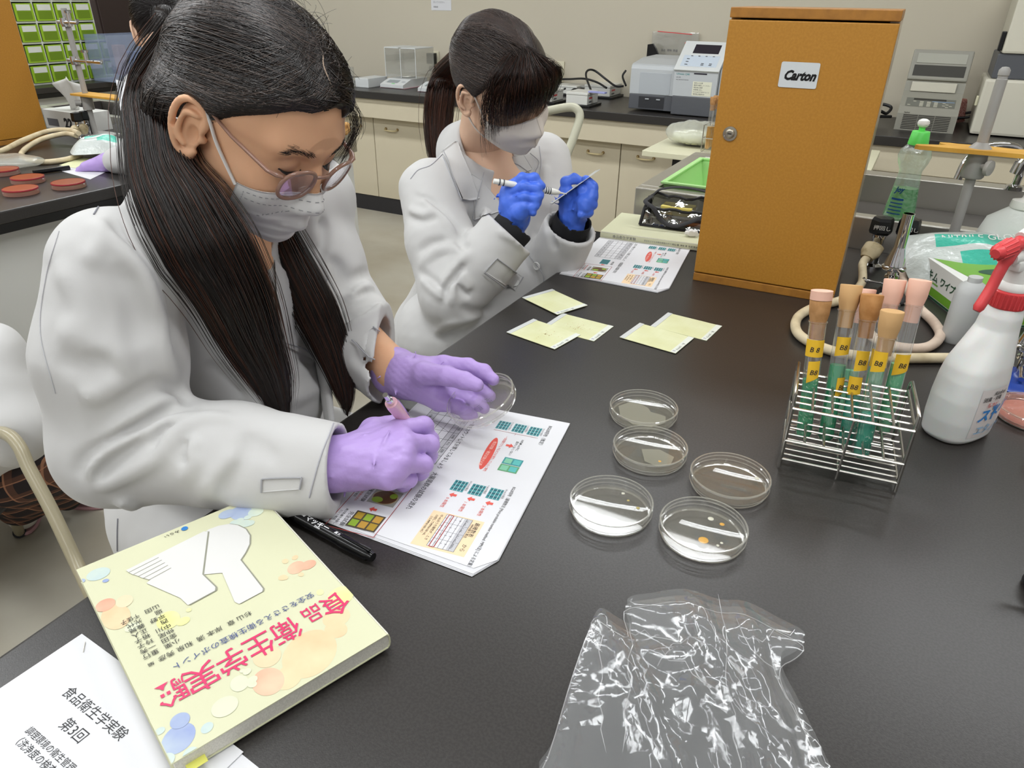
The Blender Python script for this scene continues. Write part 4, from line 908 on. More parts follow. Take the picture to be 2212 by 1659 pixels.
# tissue-wipe box
L0, N0, R0 = J(1977, 620, TT), J(2085, 705, TT), J(2212, 640, TT)
dl_ = (N0-L0)[:2]; ll = np.linalg.norm(dl_); ax_ = math.atan2(dl_[1], dl_[0])
t = empty('wipes_box', (L0[0], L0[1], TT), ax_, 'white and green box of laboratory wipes behind the spray bottle', 'box')
grn = mat('box_green', '6EA330', 0.45); dgr = mat('box_dark_green', '1E4A30', 0.45); bw = mat('box_white', 'E0E0DC', 0.45)
b = MB(); LW, LD, LH = ll, 0.225, 0.066
b.box((0, 0, 0), (LW, LD, LH), bw, 0.0008)
F1 = Matrix.Rotation(math.pi/2, 4, 'X')
b.rect(0.0005, 0.001, LW-0.0005, 0.005, 0.0004, dgr, mtx=F1); b.rect(0.0005, 0.006, LW-0.0005, 0.0215, 0.0004, grn, mtx=F1)
b.text('キム', 0.030, 0.034, 0.020, 0.0006, dgr, bold=0.03, mtx=F1); b.text('ワイプ', 0.078, 0.034, 0.018, 0.0006, dgr, bold=0.03, mtx=F1); b.rect(0.026, 0.028, 0.075, 0.031, 0.0006, grn, mtx=F1)
F2 = Matrix(((0, 0, 1, LW), (1, 0, 0, 0), (0, 1, 0, 0), (0, 0, 0, 1)))
b.rect(0.001, 0.001, LD-0.001, 0.005, 0.0004, dgr, mtx=F2); b.rect(0.001, 0.006, LD-0.001, 0.0215, 0.0004, grn, mtx=F2); b.rect(0.03, 0.026, 0.13, 0.029, 0.0004, grn, mtx=F2)
b.text('Kimwipes', 0.055, 0.034, 0.024, 0.0006, dgr, shear=0.3, mtx=F2); b.rect(0.03, 0.03, 0.052, 0.055, 0.0005, grn, mtx=F2)
b.poly([(0.01, 0.006), (LW-0.006, 0.03), (LW-0.006, 0.12), (0.02, 0.20), (0.004, 0.10)], LH+0.0004, grn)
b.build('carton', t)
b = MB(); b.ell(LW/2, LD/2, 0.02, 0.06, LH+0.0008, dgr); b.build('slot', t)

# crumpled pack with a teal print behind the box
def lump(name, c, rad, m, label, cat, seed=1, R=None, amp=0.006, fr=45, h=0.004, print_m=None, group=None, zmin=None, sq=0.0):
    c = np.array(c, float); rad = np.array(rad, float); mg = rad.max()+0.03
    sd = SDF(c-mg, c+mg, h); sd.ellip(c, rad, R)
    r = np.random.default_rng(seed)
    for i in range(10):
        u = r.normal(size=3); u /= np.linalg.norm(u); v = r.normal(size=3); v /= np.linalg.norm(v)
        sd.cone(c+u*rad*0.75, c+u*rad*0.5+v*rad*0.6, rad.min()*0.35, rad.min()*0.2, 0.01)
    sd.warp(lambda x, y, z: amp*np.abs(vnoise(x, y, z, fr, seed))+amp*0.5*np.abs(vnoise(x, y, z, fr*2.2, seed+1)))
    if zmin is not None: sd.cut((0, 0, zmin), (0, 0, -1))
    o = sd.build(name, m); tag(o, label, cat, group)
    o.data.polygons.foreach_set('use_smooth', [True]*len(o.data.polygons)); return o
packm = mat('pack_film', 'D9E0DC', 0.22, trans=0.15, spec=0.6, bump=(60, 0.5, 0.006, 3)); tealm = mat('pack_teal', '49B8A2', 0.25, bump=(60, 0.5, 0.006, 3))
def glove_pack(name, c, ang, sz, label):
    t = empty(name, c, ang, label, 'pack', 'teal printed glove packs')
    r = np.random.default_rng(int(abs(c[0])*1000)); n, m = 26, 20; vs = []; fs = []
    for top in (1, -1):
        for i in range(n+1):
            for j in range(m+1):
                u, v = i/n*2-1, j/m*2-1; e = (1-abs(u)**3)*(1-abs(v)**3)
                z = top*e*sz[2]*(1 if top > 0 else 0.15)+0.35*sz[2]*e*math.sin(5*u+2*v)*math.cos(4*v-u)*0.4*(top > 0)+sz[2]*0.16
                vs.append((u*sz[0]*(1-0.1*v*v), v*sz[1]*(1-0.12*u*u), z+0.003))
    k = (n+1)*(m+1)
    mi = []
    for q_ in range(2):
        for i in range(n):
            for j in range(m):
                a = q_*k+i*(m+1)+j; f = (a, a+m+1, a+m+2, a+1); fs.append(f if q_ == 0 else f[::-1])
                u, v = (i+.5)/n*2-1, (j+.5)/m*2-1
                mi.append(1 if (q_ == 0 and ((abs(v-0.35) < 0.22 and u > -0.45) or (abs(v+0.35) < 0.28 and abs(u-0.25) < 0.32))) else 0)
    me = npmesh(name, vs, fs, [packm, tealm], True, mi); o = link('pack_film', me, t)
    b = MB(); b.text('NITRILE GLOVES', -sz[0]*0.35, sz[1]*0.3, sz[1]*0.28, sz[2]*1.18, bw); b.build('print', t) if sz[0] > 0.075 else None
    return t
o = glove_pack('glove_pack', tuple(W(0.135, 1.60, 0.052)), math.radians(15), (0.10, 0.075, 0.032), 'white and teal glove pack on and behind the wipes box')
o.rotation_euler = (math.radians(28), math.radians(-6), math.radians(-14))
# small frosted bottle
frost = mat('frosted_plastic', 'DEE0DF', 0.35, trans=0.3, ior=1.2)
b = MB(); b.lathe([(0.024, 0), (0.026, 0.003), (0.026, 0.085), (0.022, 0.098), (0.012, 0.104), (0.012, 0.112), (0, 0.112)], frost, 32, sx=1.0, sy=0.8); ob = b.build('small_bottle', label='small frosted bottle between the wipes box and spray bottle', cat='bottle', loc=tuple(W(0.142, 1.318, 0)), rz=0.4)
# large pump bottle wrapped in paper
t = empty('pump_bottle', W(0.222, 1.685, 0), RZ-0.1, 'white pump dispenser bottle wrapped in paper beside the steel sink', 'bottle'); t.scale = (0.95, 0.85, 1.1)
wrapm = mat('wrap_paper', 'D9DDD8', 0.6, bump=(40, 0.5, 0.004, 4))
b = MB(); b.lathe([(0.066, 0), (0.070, 0.004), (0.070, 0.085), (0.060, 0.115), (0.030, 0.135), (0.024, 0.140), (0, 0.140)], wrapm, 40, sx=1.0, sy=0.8); b.build('body', t)
b = MB(); b.lathe([(0.027, 0.137), (0.028, 0.140), (0.026, 0.150), (0.012, 0.153), (0.0095, 0.156), (0.0095, 0.175), (0.015, 0.176), (0.015, 0.188), (0.012, 0.192), (0, 0.192)], whp, 32); b.lathe([(0.014, 0.192), (0.0215, 0.195), (0.0215, 0.202), (0.016, 0.207), (0, 0.208)], whp, 8, smooth=False, mtx=Matrix.Rotation(0.2, 4, 'Z')); b.build('pump', t)
# stand with the yellow board
t = empty('funnel_stand', W(0.122, 1.735, 0), RZ, 'grey rod stand holding a yellow wooden board above the taps', 'laboratory stand')
b = MB(); b.box((-0.035, -0.035, 0), (0.035, 0.035, 0.012), grey_p, 0.003); b.build('base', t)
b = MB(); b.lathe([(0.0098, 0.012), (0.0098, 0.372), (0.0085, 0.373), (0.0085, 0.378), (0.0098, 0.379), (0.0098, 0.388), (0.006, 0.393), (0, 0.394)], grey_p, 24); b.build('rod', t)
b = MB(); b.lathe([(0.0185, 0.188), (0.0215, 0.192), (0.0175, 0.235), (0.0205, 0.246), (0.011, 0.256), (0.0099, 0.257)], grey_p, 28); b.rod((0.012, -0.014, 0.214), (0.02, -0.026, 0.214), 0.006, grey_p, 14); b.lathe([(0.0145, 0), (0.0155, 0.002), (0.0145, 0.008), (0, 0.009)], mat('knob_grey', 'B3B0AB', 0.4), 28, mtx=Matrix.Translation((0.019, -0.024, 0.214)) @ Matrix.Rotation(math.radians(60), 4, 'Z') @ Matrix.Rotation(math.pi/2, 4, 'X')); b.build('clamp', t, label='grey clamp with a round knob')
b = MB(); yw = mat('board_yellow', 'DBA746', 0.45, noise=('CC9638', 20, 5, .4, .7))
out = [(-0.115, -0.030), (-0.108, -0.036), (-0.03, -0.034), (0.03, -0.032), (0.20, -0.034), (0.20, 0.034), (0.10, 0.034), (0.06, 0.026), (0.02, 0.034), (-0.04, 0.03), (-0.055, 0.034), (-0.072, 0.030), (-0.070, 0.014), (-0.060, 0.006), (-0.070, -0.004), (-0.09, -0.010), (-0.112, -0.020)]
n = len(out); b.add([(x, y, 0.238) for x, y in out]+[(x, y, 0.246) for x, y in out], [tuple(range(n-1, -1, -1)), tuple(range(n, 2*n))]+[(k, (k+1) % n, (k+1) % n+n, k+n) for k in range(n)], yw); b.build('board', t, label='yellow notched wooden board')
# washing-up liquid
t = empty('detergent_bottle', W(0.012, 1.810, 0.0735), RZ+0.1, 'clear green washing-up liquid bottle with a green cap on the sink rim', 'bottle'); t.scale = (1.05, 1.05, 1.08)
pet = thin('bottle_clear', 'D8EADF', tint=(0.93, 0.98, 0.95), gloss=0.3, rough=0.08, haze=0.18, bump=(120, 0.6, 0.004, 3)); liqg = thin('liquid_green', '63C878', tint=(0.65, 0.95, 0.7), gloss=0.0, rough=0.1, haze=0.55)
prof = [(0.030, 0), (0.0315, 0.003), (0.030, 0.02), (0.025, 0.06), (0.0215, 0.088), (0.0215, 0.096), (0.028, 0.110), (0.0315, 0.124), (0.028, 0.136), (0.018, 0.146), (0.016, 0.148)]
b = MB(); b.lathe(prof, pet, 36, sy=0.7); b.build('body', t)
b = MB(); b.lathe([(r_*0.95, z_+0.001) for r_, z_ in prof[:4]]+[(0.0, 0.0605)], liqg, 30, sy=0.68); b.build('liquid', t)
b = MB(); cg = mat('cap_green', '62D95F', 0.35); b.lathe([(0.0195, 0.146), (0.0195, 0.147), (0.0165, 0.170), (0.0155, 0.171), (0.006, 0.172), (0.006, 0.178), (0, 0.178)], cg, 32); b.build('cap', t)
b = MB(); b.lathe([(0.0055, 0.178), (0.010, 0.181), (0.0115, 0.186), (0.010, 0.191), (0.004, 0.194), (0, 0.194)], whp, 28); b.build('nozzle', t, label='white pull-up nozzle')
b = MB(); lb_ = mat('label_navy', '1E4E8C', 0.4)
for i in range(5):
    r0, z_ = 0.0312-0.0006*i*1.6, 0.010+0.007*i
    vs = []
    for k in range(7): a = math.radians(215+9*k); vs += [(r0*math.cos(a), r0*0.7*math.sin(a)-0.0006, z_), (r0*math.cos(a), r0*0.7*math.sin(a)-0.0006, z_+(0.0022 if i < 4 else 0.004))]
    b.add(vs, [(2*k, 2*k+2, 2*k+3, 2*k+1) for k in range(6)], lb_)
me = text_mesh('Joy', 'CENTER', 0.04, 0.3); b.add([(-0.013+v.co.x*0.012, -0.0225, 0.056+v.co.y*0.014) for v in me.vertices], [tuple(p.vertices) for p in me.polygons], lb_); b.build('label', t)
# faucets
t = empty('faucet', RM(0.42, 2.16, 0.874), RZ, 'curved chrome faucet arching over the steel sink at right', 'faucet')
b = MB(); b.lathe([(0.026, 0), (0.026, 0.01), (0.016, 0.016), (0.014, 0.06), (0, 0.06)], chrome, 24); b.build('base', t)
b = MB(); sp_f = spline([(0, 0, 0.05), (0, 0, 0.075), (-0.03, 0, 0.110), (-0.10, 0, 0.118), (-0.155, 0, 0.108), (-0.175, 0, 0.080)], 8); b.tube(sp_f, 0.0105, chrome, 18); b.rod((-0.174, 0, 0.084), (-0.178, 0, 0.058), 0.0145, chrome, 20); b.build('spout', t)
t = empty('faucet', RM(0.10, 2.20, 0.80), RZ, 'slim chrome faucet leaning behind the grey rod stand', 'faucet')
b = MB(); b.tube(spline([(0.16, 0.06, 0.076), (0.16, 0.06, 0.14), (0.13, 0.04, 0.18), (0.07, 0.01, 0.18), (0.035, -0.01, 0.15), (0.025, -0.015, 0.10)], 6), 0.010, chrome, 14); b.build('spout', t)
b = MB(); b.lathe([(0.02, 0), (0.02, 0.01), (0.012, 0.014), (0, 0.014)], chrome, 20, (0.16, 0.06, 0.074)); b.build('base', t)
# green draining basket in the sink
t = empty('draining_basket', RM(-0.540, 1.832, 0.8), RZ, 'light green plastic draining basket standing in the steel sink', 'basket')
gp = mat('plastic_green', 'A8D88C', 0.4); b = MB(); BW, BD, BH = 0.40, 0.36, 0.078
def tray(b, w, d, h, m, th=0.004, fl=0.02):
    o_ = [(fl, fl), (w-fl, fl), (w-fl, d-fl), (fl, d-fl)]; tp = [(0, 0), (w, 0), (w, d), (0, d)]
    vs = [(x, y, 0) for x, y in o_]+[(x, y, h) for x, y in tp]+[(x+(th if x < w/2 else -th), y+(th if y < d/2 else -th), th) for x, y in o_]+[(x+(th if x < w/2 else -th), y+(th if y < d/2 else -th), h) for x, y in tp]
    fs = [(3, 2, 1, 0), (8, 9, 10, 11)]
    for k in range(4): n = (k+1) % 4; fs += [(k, n, n+4, k+4), (k+8, k+12, n+12, n+8), (k+4, n+4, n+12, k+12)]
    b.add(vs, fs, m)
tray(b, BW, BD, BH, gp)
for a_, c_ in (((-0.006, -0.006), (BW+0.006, 0.008)), ((-0.006, BD-0.008), (BW+0.006, BD+0.006)), ((-0.006, 0.008), (0.008, BD-0.008)), ((BW-0.008, 0.008), (BW+0.006, BD-0.008))): b.box((a_[0], a_[1], BH), (c_[0], c_[1], BH+0.006), gp, 0.002)
for k in range(22): b.box((BW-0.0225, 0.05+0.012*k, 0.02), (BW-0.0215, 0.054+0.012*k, 0.07), mat('slot_shade', '7FB268', 0.5)); b.box((0.05+0.015*k, BD-0.0225, 0.02), (0.054+0.015*k, BD-0.0215, 0.07), mat('slot_shade', '7FB268', 0.5))
b.build('tub', t)
# pencil case on the far textbook
t = empty('pencil_case', tuple(J(1382, 486, TT+0.018)), RZ+0.07, 'see-through pencil case with black trim on the far textbook', 'pencil case')
film = thin('case_film', '3A3B3E', tint=(0.62, 0.62, 0.6), gloss=0.5, rough=0.06, haze=0.22, bump=(30, 0.5, 0.006, 3)); tape = mat('case_tape', '1B1A1D', 0.6)
Lc = 0.21; nn = 14; vs = []; fs = []
for i in range(nn+1):
    x = Lc*i/nn; s_ = 1+0.05*math.sin(i*1.7); hz = 0.066*s_ if i else 0.058; sk = 0.012*math.sin(i*0.9)
    for (y, z) in ((0, 0.001), (0.085, 0.001), (0.075+sk*.3, hz*0.7), (0.045+sk, hz), (0.015, hz*0.62)): vs.append((x+0.006*(z/0.06), y, z))
for i in range(nn):
    for k in range(5): k2 = (k+1) % 5; fs.append((i*5+k, (i+1)*5+k, (i+1)*5+k2, i*5+k2))
fs += [tuple(range(4, -1, -1)), tuple(nn*5+k for k in range(5))]
b = MB(); b.add(vs, fs, film, True); b.build('film', t)
b = MB()
for k in (0, 4, 3): b.tube([vs[i*5+k] for i in range(nn+1)], 0.0032, tape, 8)
b.tube([vs[k] for k in (0, 4, 3, 2, 1)], 0.004, tape, 8); b.tube([vs[nn*5+k] for k in (0, 4, 3, 2, 1)], 0.004, tape, 8); b.build('trim', t)
b = MB(); b.tube(spline([(0.012, 0.04, 0.062), (0.006, 0.01, 0.055), (0.03, -0.004, 0.045), (0.055, -0.012, 0.020), (0.085, -0.014, 0.012), (0.115, -0.008, 0.022), (0.15, 0, 0.040), (0.20, 0.012, 0.062)], 8), 0.0058, tape, 8, flat=0.35)
b.tube(spline([(0.012, 0.045, 0.060), (0.03, 0.05, 0.078), (0.08, 0.05, 0.088), (0.14, 0.05, 0.084), (0.20, 0.05, 0.070)], 8), 0.0055, tape, 8, flat=0.4); b.build('strap', t)
b = MB(); b.box((0.040, 0.02, 0.028), (0.115, 0.065, 0.048), mat('eraser_yellow', 'D9C96A', 0.6), 0.002, mtx=Matrix.Rotation(-0.05, 4, 'Z')); b.build('sticky_pad', t, label='yellow sticky pad inside')
for i, (c_, y_, z_) in enumerate((('E6E6EA', 0.022, 0.024), ('CFCFD6', 0.035, 0.014), ('E58A4C', 0.018, 0.010), ('D9D4C8', 0.050, 0.020))):
    b = MB(); m_ = mat('pen_%s' % ['white', 'silver', 'orange', 'cream'][i], c_, 0.3); b.tube([(0.07+0.01*i, y_, z_), (0.078+0.01*i, y_, z_), (0.195, y_, z_+0.004)], [0.001, 0.005, 0.005], m_, 12); b.build('pen', t)
# cotton balls
cot = mat('cotton', 'E4E2DE', 0.9, bump=(300, .5, .002, 3))
sd = SDF(J(1490, 502, TT+0.02)-0.03, J(1490, 502, TT+0.02)+0.03, 0.0015); c = J(1492, 504, TT+0.0185+0.007)
for dx_, dy_, dz_, r_ in ((0, 0, 0, .0075), (.010, .002, .001, .0068), (.006, -.007, -.001, .006), (-.007, .004, 0, .006), (.014, -.006, -.002, .005), (.002, .006, .004, .005)): sd.ball(c+np.array([dx_, dy_, dz_]), r_, 0.002)
tag(sd.build('cotton_swab', cot), 'small knobbly clump of white cotton on the far textbook', 'cotton')

# ---- the low cream table beyond the sink
t = empty('side_table', RM(-0.996, 3.015, 0), RZ, 'small cream-topped table on black steel legs beyond the near bench', 'table'); tm = mat('table_cream', 'DCD9BC', 0.4)
b = MB(); b.box((0, 0, 0.707), (0.885, 0.55, 0.731), tm, 0.003); b.build('tabletop', t)
for lx in (0.12, 0.70):
    b = MB(); 
    for ly in (0.05, 0.46): b.box((lx, ly, 0), (lx+0.045, ly+0.04, 0.7065), tape, 0.003)
    b.box((lx, 0.09, 0.62), (lx+0.045, 0.46, 0.70), tape); b.box((lx, 0.09, 0.06), (lx+0.045, 0.46, 0.11), tape); b.build('leg', t)
b = MB(); b.box((0.165, 0.40, 0.64), (0.70, 0.43, 0.70), tape); b.build('crossbar', t)
# bag with white contents
cb = thin('bag_clear', 'EDEFE6', gloss=0.0, rough=0.2, haze=0.45, bump=(40, .2, .01, 3))
c = RM(-0.84, 3.24, 0.733+0.05); rr_ = np.array([[math.cos(RZ), -math.sin(RZ), 0], [math.sin(RZ), math.cos(RZ), 0], [0, 0, 1]])
t = empty('plastic_bag', (0, 0, 0), label='clear bag of pale contents on the cream side table', cat='plastic bag')
sd = SDF(c-0.17, c+0.17, 0.005); sd.ellip(c, (0.13, 0.09, 0.05), rr_); sd.warp(lambda x, y, z: 0.008*vnoise(x, y, z, 40, 4)); sd.cut((0, 0, 0.7325), (0, 0, -1)); o = sd.build('bag_film', cb, t)
sd = SDF(c-0.15, c+0.15, 0.005); sd.ellip(c+np.array([0, 0, -0.018]), (0.10, 0.07, 0.030), rr_); sd.cut((0, 0, 0.734), (0, 0, -1)); sd.build('contents', mat('pale_contents', 'E3E5CC', 0.6), t)
# wire rack with tubes on the side table
wr = empty('tube_rack', RM(-0.765, 3.085, 0.7315), RZ, 'wire rack of brown stoppered tubes half hidden by the orange cabinet', 'tube rack')
b = MB()
for z in (0.005, 0.06, 0.11): b.tube([(0, 0, z), (0.2, 0, z), (0.2, 0.1, z), (0, 0.1, z)], 0.002, wire, 6, closed=True)
for x, y in ((0, 0), (0.2, 0), (0.2, 0.1), (0, 0.1)): b.rod((x, y, 0), (x, y, 0.112), 0.002, wire, 6)
for k in range(1, 6): b.rod((0.2*k/6, 0, 0.11), (0.2*k/6, 0.1, 0.11), 0.0015, wire, 6)
b.build('wire_frame', wr)
for k, wd_ in enumerate(('nearest its left end', 'second along')):
    for j_, wd2 in enumerate(('front', 'back')):
        p_ = RM(-0.765+0.017+0.033*k, 3.085+0.025+0.05*j_, 0.7315+0.012); tt_ = tube(p_, p_+np.array([0, 0, 1]), 'brown-stoppered tube in the side table rack, %s row, %s' % (wd2, wd_), 0.09, mat('broth_amber', 'C8912E', 0.2), brnst, None, (), R=0.0105, Ln=0.175, group='tubes on the side table', name='test_tube')

# ================================================================== on the back counter
CT = 0.7703
lg = mat('machine_grey', 'B9BDC0', 0.4); dg = mat('machine_dark', '56585D', 0.45); scr = mat('screen_dark', '2A2630', 0.2); wh = mat('machine_white', 'D3D6D6', 0.4)
def spectro(loc):
    t = empty('spectrophotometer', loc, RZ, 'light grey bench spectrophotometer with dark base and slanted display', 'laboratory instrument')
    b = MB(); b.box((0, 0.03, 0.012), (0.20, 0.42, 0.085), dg, 0.004); b.box((0.24, 0, 0.004), (0.455, 0.42, 0.092), dg, 0.004); b.box((0.49, 0.03, 0.012), (0.70, 0.42, 0.085), dg, 0.004); b.box((0.19, 0.03, 0.0125), (0.26, 0.41, 0.084), dg); b.box((0.44, 0.03, 0.0125), (0.50, 0.41, 0.084), dg); b.build('base', t)
    def prism(pr, x0, x1, m, bb): 
        n = len(pr); bb.add([(x0, y, z) for y, z in pr]+[(x1, y, z) for y, z in pr], [tuple(range(n)), tuple(range(2*n-1, n-1, -1))]+[(k, k+n, (k+1) % n+n, (k+1) % n) for k in range(n)], m)
    for x0, x1, nm in ((0.0, 0.235, 'left_housing'), (0.46, 0.70, 'right_housing')):
        b = MB(); prism([(0.03, 0.086), (0.03, 0.205), (0.036, 0.222), (0.05, 0.228), (0.20, 0.248), (0.42, 0.25), (0.42, 0.086)], x0, x1, lg, b)
        b.box((x0+0.05, 0.0285, 0.088), (x1-0.02, 0.0305, 0.190), mat('machine_panel', 'AEB3B8', 0.4), 0.001); b.build(nm, t)
    b = MB(); b.box((0.055, 0.0285, 0.02), (0.19, 0.0303, 0.075), mat('machine_recess', '2E2F33', 0.5)); 
    for x_ in (0.09, 0.15): b.box((x_, 0.024, 0.062), (x_+0.02, 0.028, 0.067), lg)
    b.build('sample_door', t)
    b = MB(); prism([(0, 0.093), (0, 0.205), (0.0, 0.212), (0.16, 0.325), (0.20, 0.325), (0.25, 0.26), (0.42, 0.26), (0.42, 0.093)], 0.238, 0.457, lg, b); b.build('tower', t)
    al = math.atan2(0.325-0.212, 0.16); S_ = Matrix.Translation((0.238, 0.0, 0.2125)) @ Matrix.Rotation(al, 4, 'X')
    b = MB(); b.box((-0.004, -0.006, 0.0), (0.223, 0.205, 0.008), wh, 0.003, mtx=S_); b.rect(0.055, 0.115, 0.185, 0.180, 0.0085, scr, mtx=S_); b.rect(0.02, 0.02, 0.20, 0.10, 0.0085, mat('keypad_blue', 'C3CEDA', 0.4), mtx=S_)
    for i in range(4): b.ell(0.06+0.036*i, 0.095, 0.006, 0.003, 0.0095, dg, mtx=S_, seg=12)
    for x_, y_ in ((0.04, 0.07), (0.04, 0.05), (0.04, 0.03), (0.12, 0.04), (0.12, 0.03), (0.16, 0.04), (0.16, 0.03)): b.rect(x_, y_, x_+0.014, y_+0.005, 0.0095, dg, mtx=S_)
    b.build('display_panel', t)
    Ff = Matrix.Translation((0.238, -0.0008, 0.093)) @ F1
    b = MB(); b.text('UVmini-1240', 0.012, 0.098, 0.0125, 0.0, mat('teal_print', '3E8A8C', 0.5), bold=0.01, mtx=Ff); b.text('UV-VIS', 0.012, 0.084, 0.008, 0, dg, mtx=Ff); b.text('SPECTROPHOTOMETER', 0.012, 0.074, 0.006, 0, dg, mtx=Ff)
    b.rect(0.10, 0.104, 0.165, 0.110, 0.0004, scr, mtx=Ff); b.rect(0.10, 0.006, 0.195, 0.072, 0.0003, mat('notice_cream', 'DCDCC8', 0.6), mtx=Ff)
    for i, s_ in enumerate(('使用上の注意', '電源を確認してください', '測定後は清掃', '記録簿に記入', 'セルは必ず洗浄すること', '使用後は電源OFF')): b.text(s_, 0.106, 0.062-0.0102*i, 0.0075, 0.0006, dg, mtx=Ff)
    b.build('front_print', t)
    return t
p = J(1345, 246, CT); sp0 = spectro(tuple(J(1352, 240, CT)+np.array([0, 0, 0])))
whd = mat('device_white', 'D8D8D2', 0.4)
def device(px, py, w, d, h, label, rz=0.0, tray_=True, name='power_supply', group='white boxes and adapters on the back counter'):
    t = empty(name, tuple(J(px, py, CT)), RZ+rz, label, 'laboratory device', group)
    b = MB(); 
    if tray_: b.box((-0.01, -0.012, 0.0), (w+0.02, d+0.01, 0.012), bk_, 0.002)
    z0 = 0.0125 if tray_ else 0.0
    b.box((0, 0, z0), (w, d, z0+h*0.75), whd, 0.003); b.build('body', t)
    b = MB(); b.box((-0.002, -0.002, z0+h*0.75+0.0003), (w+0.002, d+0.002, z0+h), whd, 0.004); b.build('lid', t)
    b = MB(); b.rect(w+0.0008, 0, w+0.001, 0, 0, whd) if False else None
    b.add([(w+0.0006, d*0.15, z0+h*0.45), (w+0.0006, d*0.45, z0+h*0.45), (w+0.0006, d*0.45, z0+h*0.6), (w+0.0006, d*0.15, z0+h*0.6)], [(0, 1, 2, 3)], redp); b.add([(w+0.0006, d*0.15, z0+h*0.15), (w+0.0006, d*0.4, z0+h*0.15), (w+0.0006, d*0.4, z0+h*0.28), (w+0.0006, d*0.15, z0+h*0.28)], [(0, 1, 2, 3)], dg); b.build('label', t)
    return t
device(1222, 229, 0.125, 0.15, 0.062, 'white lidded device with a coiled black cable, nearest the counter front')
device(1150, 222, 0.12, 0.15, 0.058, 'white lidded device partly behind the blue gloved student')
device(1196, 205, 0.15, 0.12, 0.045, 'flat white device in the middle of the white group')
device(1262, 210, 0.16, 0.18, 0.060, 'white device with a lilac pad leaning on it', tray_=True)
device(1195, 190, 0.26, 0.14, 0.045, 'wide white device with a grey plate beside the wall outlet', tray_=False)
b = MB(); b.box((0, 0, 0), (0.12, 0.09, 0.012), mat('plate_grey', 'A9A9A4', 0.3), 0.002); b.build('metal_plate', label='grey metal plate on the wide white device', cat='plate', loc=tuple(J(1225, 187, CT+0.046)), rz=RZ)
b = MB(); b.box((0, 0, 0), (0.10, 0.03, 0.008), mat('pad_lilac', '9FA3D6', 0.5), 0.002); b.build('lilac_pad', label='small lilac pad resting on a white device', cat='pad', loc=tuple(J(1270, 200, CT+0.0745)), rz=RZ-0.1)
cab_b = mat('cable_black', '1A1A1C', 0.45)
def cable(pts, r, label, name='cable', m=cab_b, group='black cables on the back counter'):
    b = MB(); b.tube(spline(pts, 7), r, m, 8); return b.build(name, label=label, cat='cable', group=group)
def KY(px, py, ry):
    "point of the ray through a pixel at room depth ry"
    d = ray(px, py); s = ry/(d[0]*U2[0]+d[1]*U2[1]); return np.array([0, 0, CAMZ])+d*s
cable([KY(1200, 171, 4.36), KY(1230, 171, 4.3), KY(1262, 170, 4.2), KY(1290, 178, 4.15), KY(1310, 190, 4.1)], 0.006, 'black cable running from the wall outlet over the white devices')
cable([KY(1277, 196, 4.0), KY(1266, 165, 4.1), KY(1270, 152, 4.15), KY(1285, 153, 4.2), KY(1310, 172, 4.2), KY(1330, 186, 4.15), KY(1347, 186, 4.15)], 0.006, 'black cable arching above the white devices')
cable([KY(1226, 206, 3.95), KY(1232, 198, 3.97), KY(1240, 192, 4.0), KY(1248, 194, 4.02), KY(1246, 203, 4.0), KY(1236, 205, 3.97)], 0.004, 'short coiled black cable on top of the front white device')
cable([KY(1352, 185, 4.3), KY(1345, 165, 4.34), KY(1352, 152, 4.36)], 0.006, 'black cable rising behind the spectrophotometer')
cable([KY(1888, 230, 4.1), KY(1905, 225, 4.1), KY(1925, 232, 4.1), KY(1915, 245, 4.05), KY(1900, 240, 4.0), KY(1890, 250, 4.0), KY(1925, 252, 4.05)], 0.007, 'tangle of black cables left of the grey thermal cycler')
cable([KY(1185, 218, 3.95), KY(1195, 203, 4.0), KY(1222, 191, 4.05)], 0.005, 'short straight black cable among the white devices')
# outlets
def outlet(px, py, label, plugs):
    t = empty('wall_outlet', tuple(KY(px, py, 4.3995)), RZ, label, 'outlet', 'wall outlets above the back counter')
    b = MB(); b.box((-0.035, -0.008, -0.06), (0.035, -0.0005, 0.06), mat('outlet_cream', 'DDD6BC', 0.4), 0.002); b.build('plate', t)
    for (x, z, w, d, h) in plugs: b = MB(); b.box((x-w/2, -0.009-d, z-h/2), (x+w/2, -0.0085, z+h/2), bk_, 0.003); b.build('plug', t)
outlet(1208, 155, 'cream wall outlet with a black adapter right of the ponytailed head', ((-0.015, 0.01, 0.07, 0.05, 0.045), (-0.01, -0.04, 0.035, 0.04, 0.03)))
outlet(940, 132, 'wall outlet with a large black adapter behind the balances', ((-0.005, 0.018, 0.05, 0.05, 0.065), (-0.002, -0.045, 0.035, 0.04, 0.032)))
# black holder and clear zip bag behind the spectrophotometer
b = MB(); b.add([(x, y, z) for y in (0, 0.02) for x, z in ((0, 0), (0, 0.13), (0.03, 0.135), (0.05, 0.11), (0.115, 0.0), (0.095, 0.0), (0.05, 0.04), (0.02, 0.04), (0.012, 0))],
      [tuple(range(8, -1, -1)), tuple(range(9, 18))]+[(k, (k+1) % 9, (k+1) % 9+9, k+9) for k in range(9)], bk_); b.build('paper_holder', label='black angled bracket behind the spectrophotometer', cat='bracket', loc=tuple(KY(1394, 150, 4.30)), rz=RZ)
zb = thin('zip_bag', 'E3E2D8', gloss=0.35, rough=0.12, haze=0.4, bump=(20, .4, .01, 3))
t = empty('zip_bag', tuple(KY(1402, 150, 4.375)), RZ, 'clear zip bag with a red seal line against the back wall', 'plastic bag')
b = MB(); b.box((0, 0, 0), (0.27, 0.012, 0.20), zb, 0.004); b.box((0.20, -0.016, 0), (0.33, -0.004, 0.15), zb, 0.004); b.build('film', t)
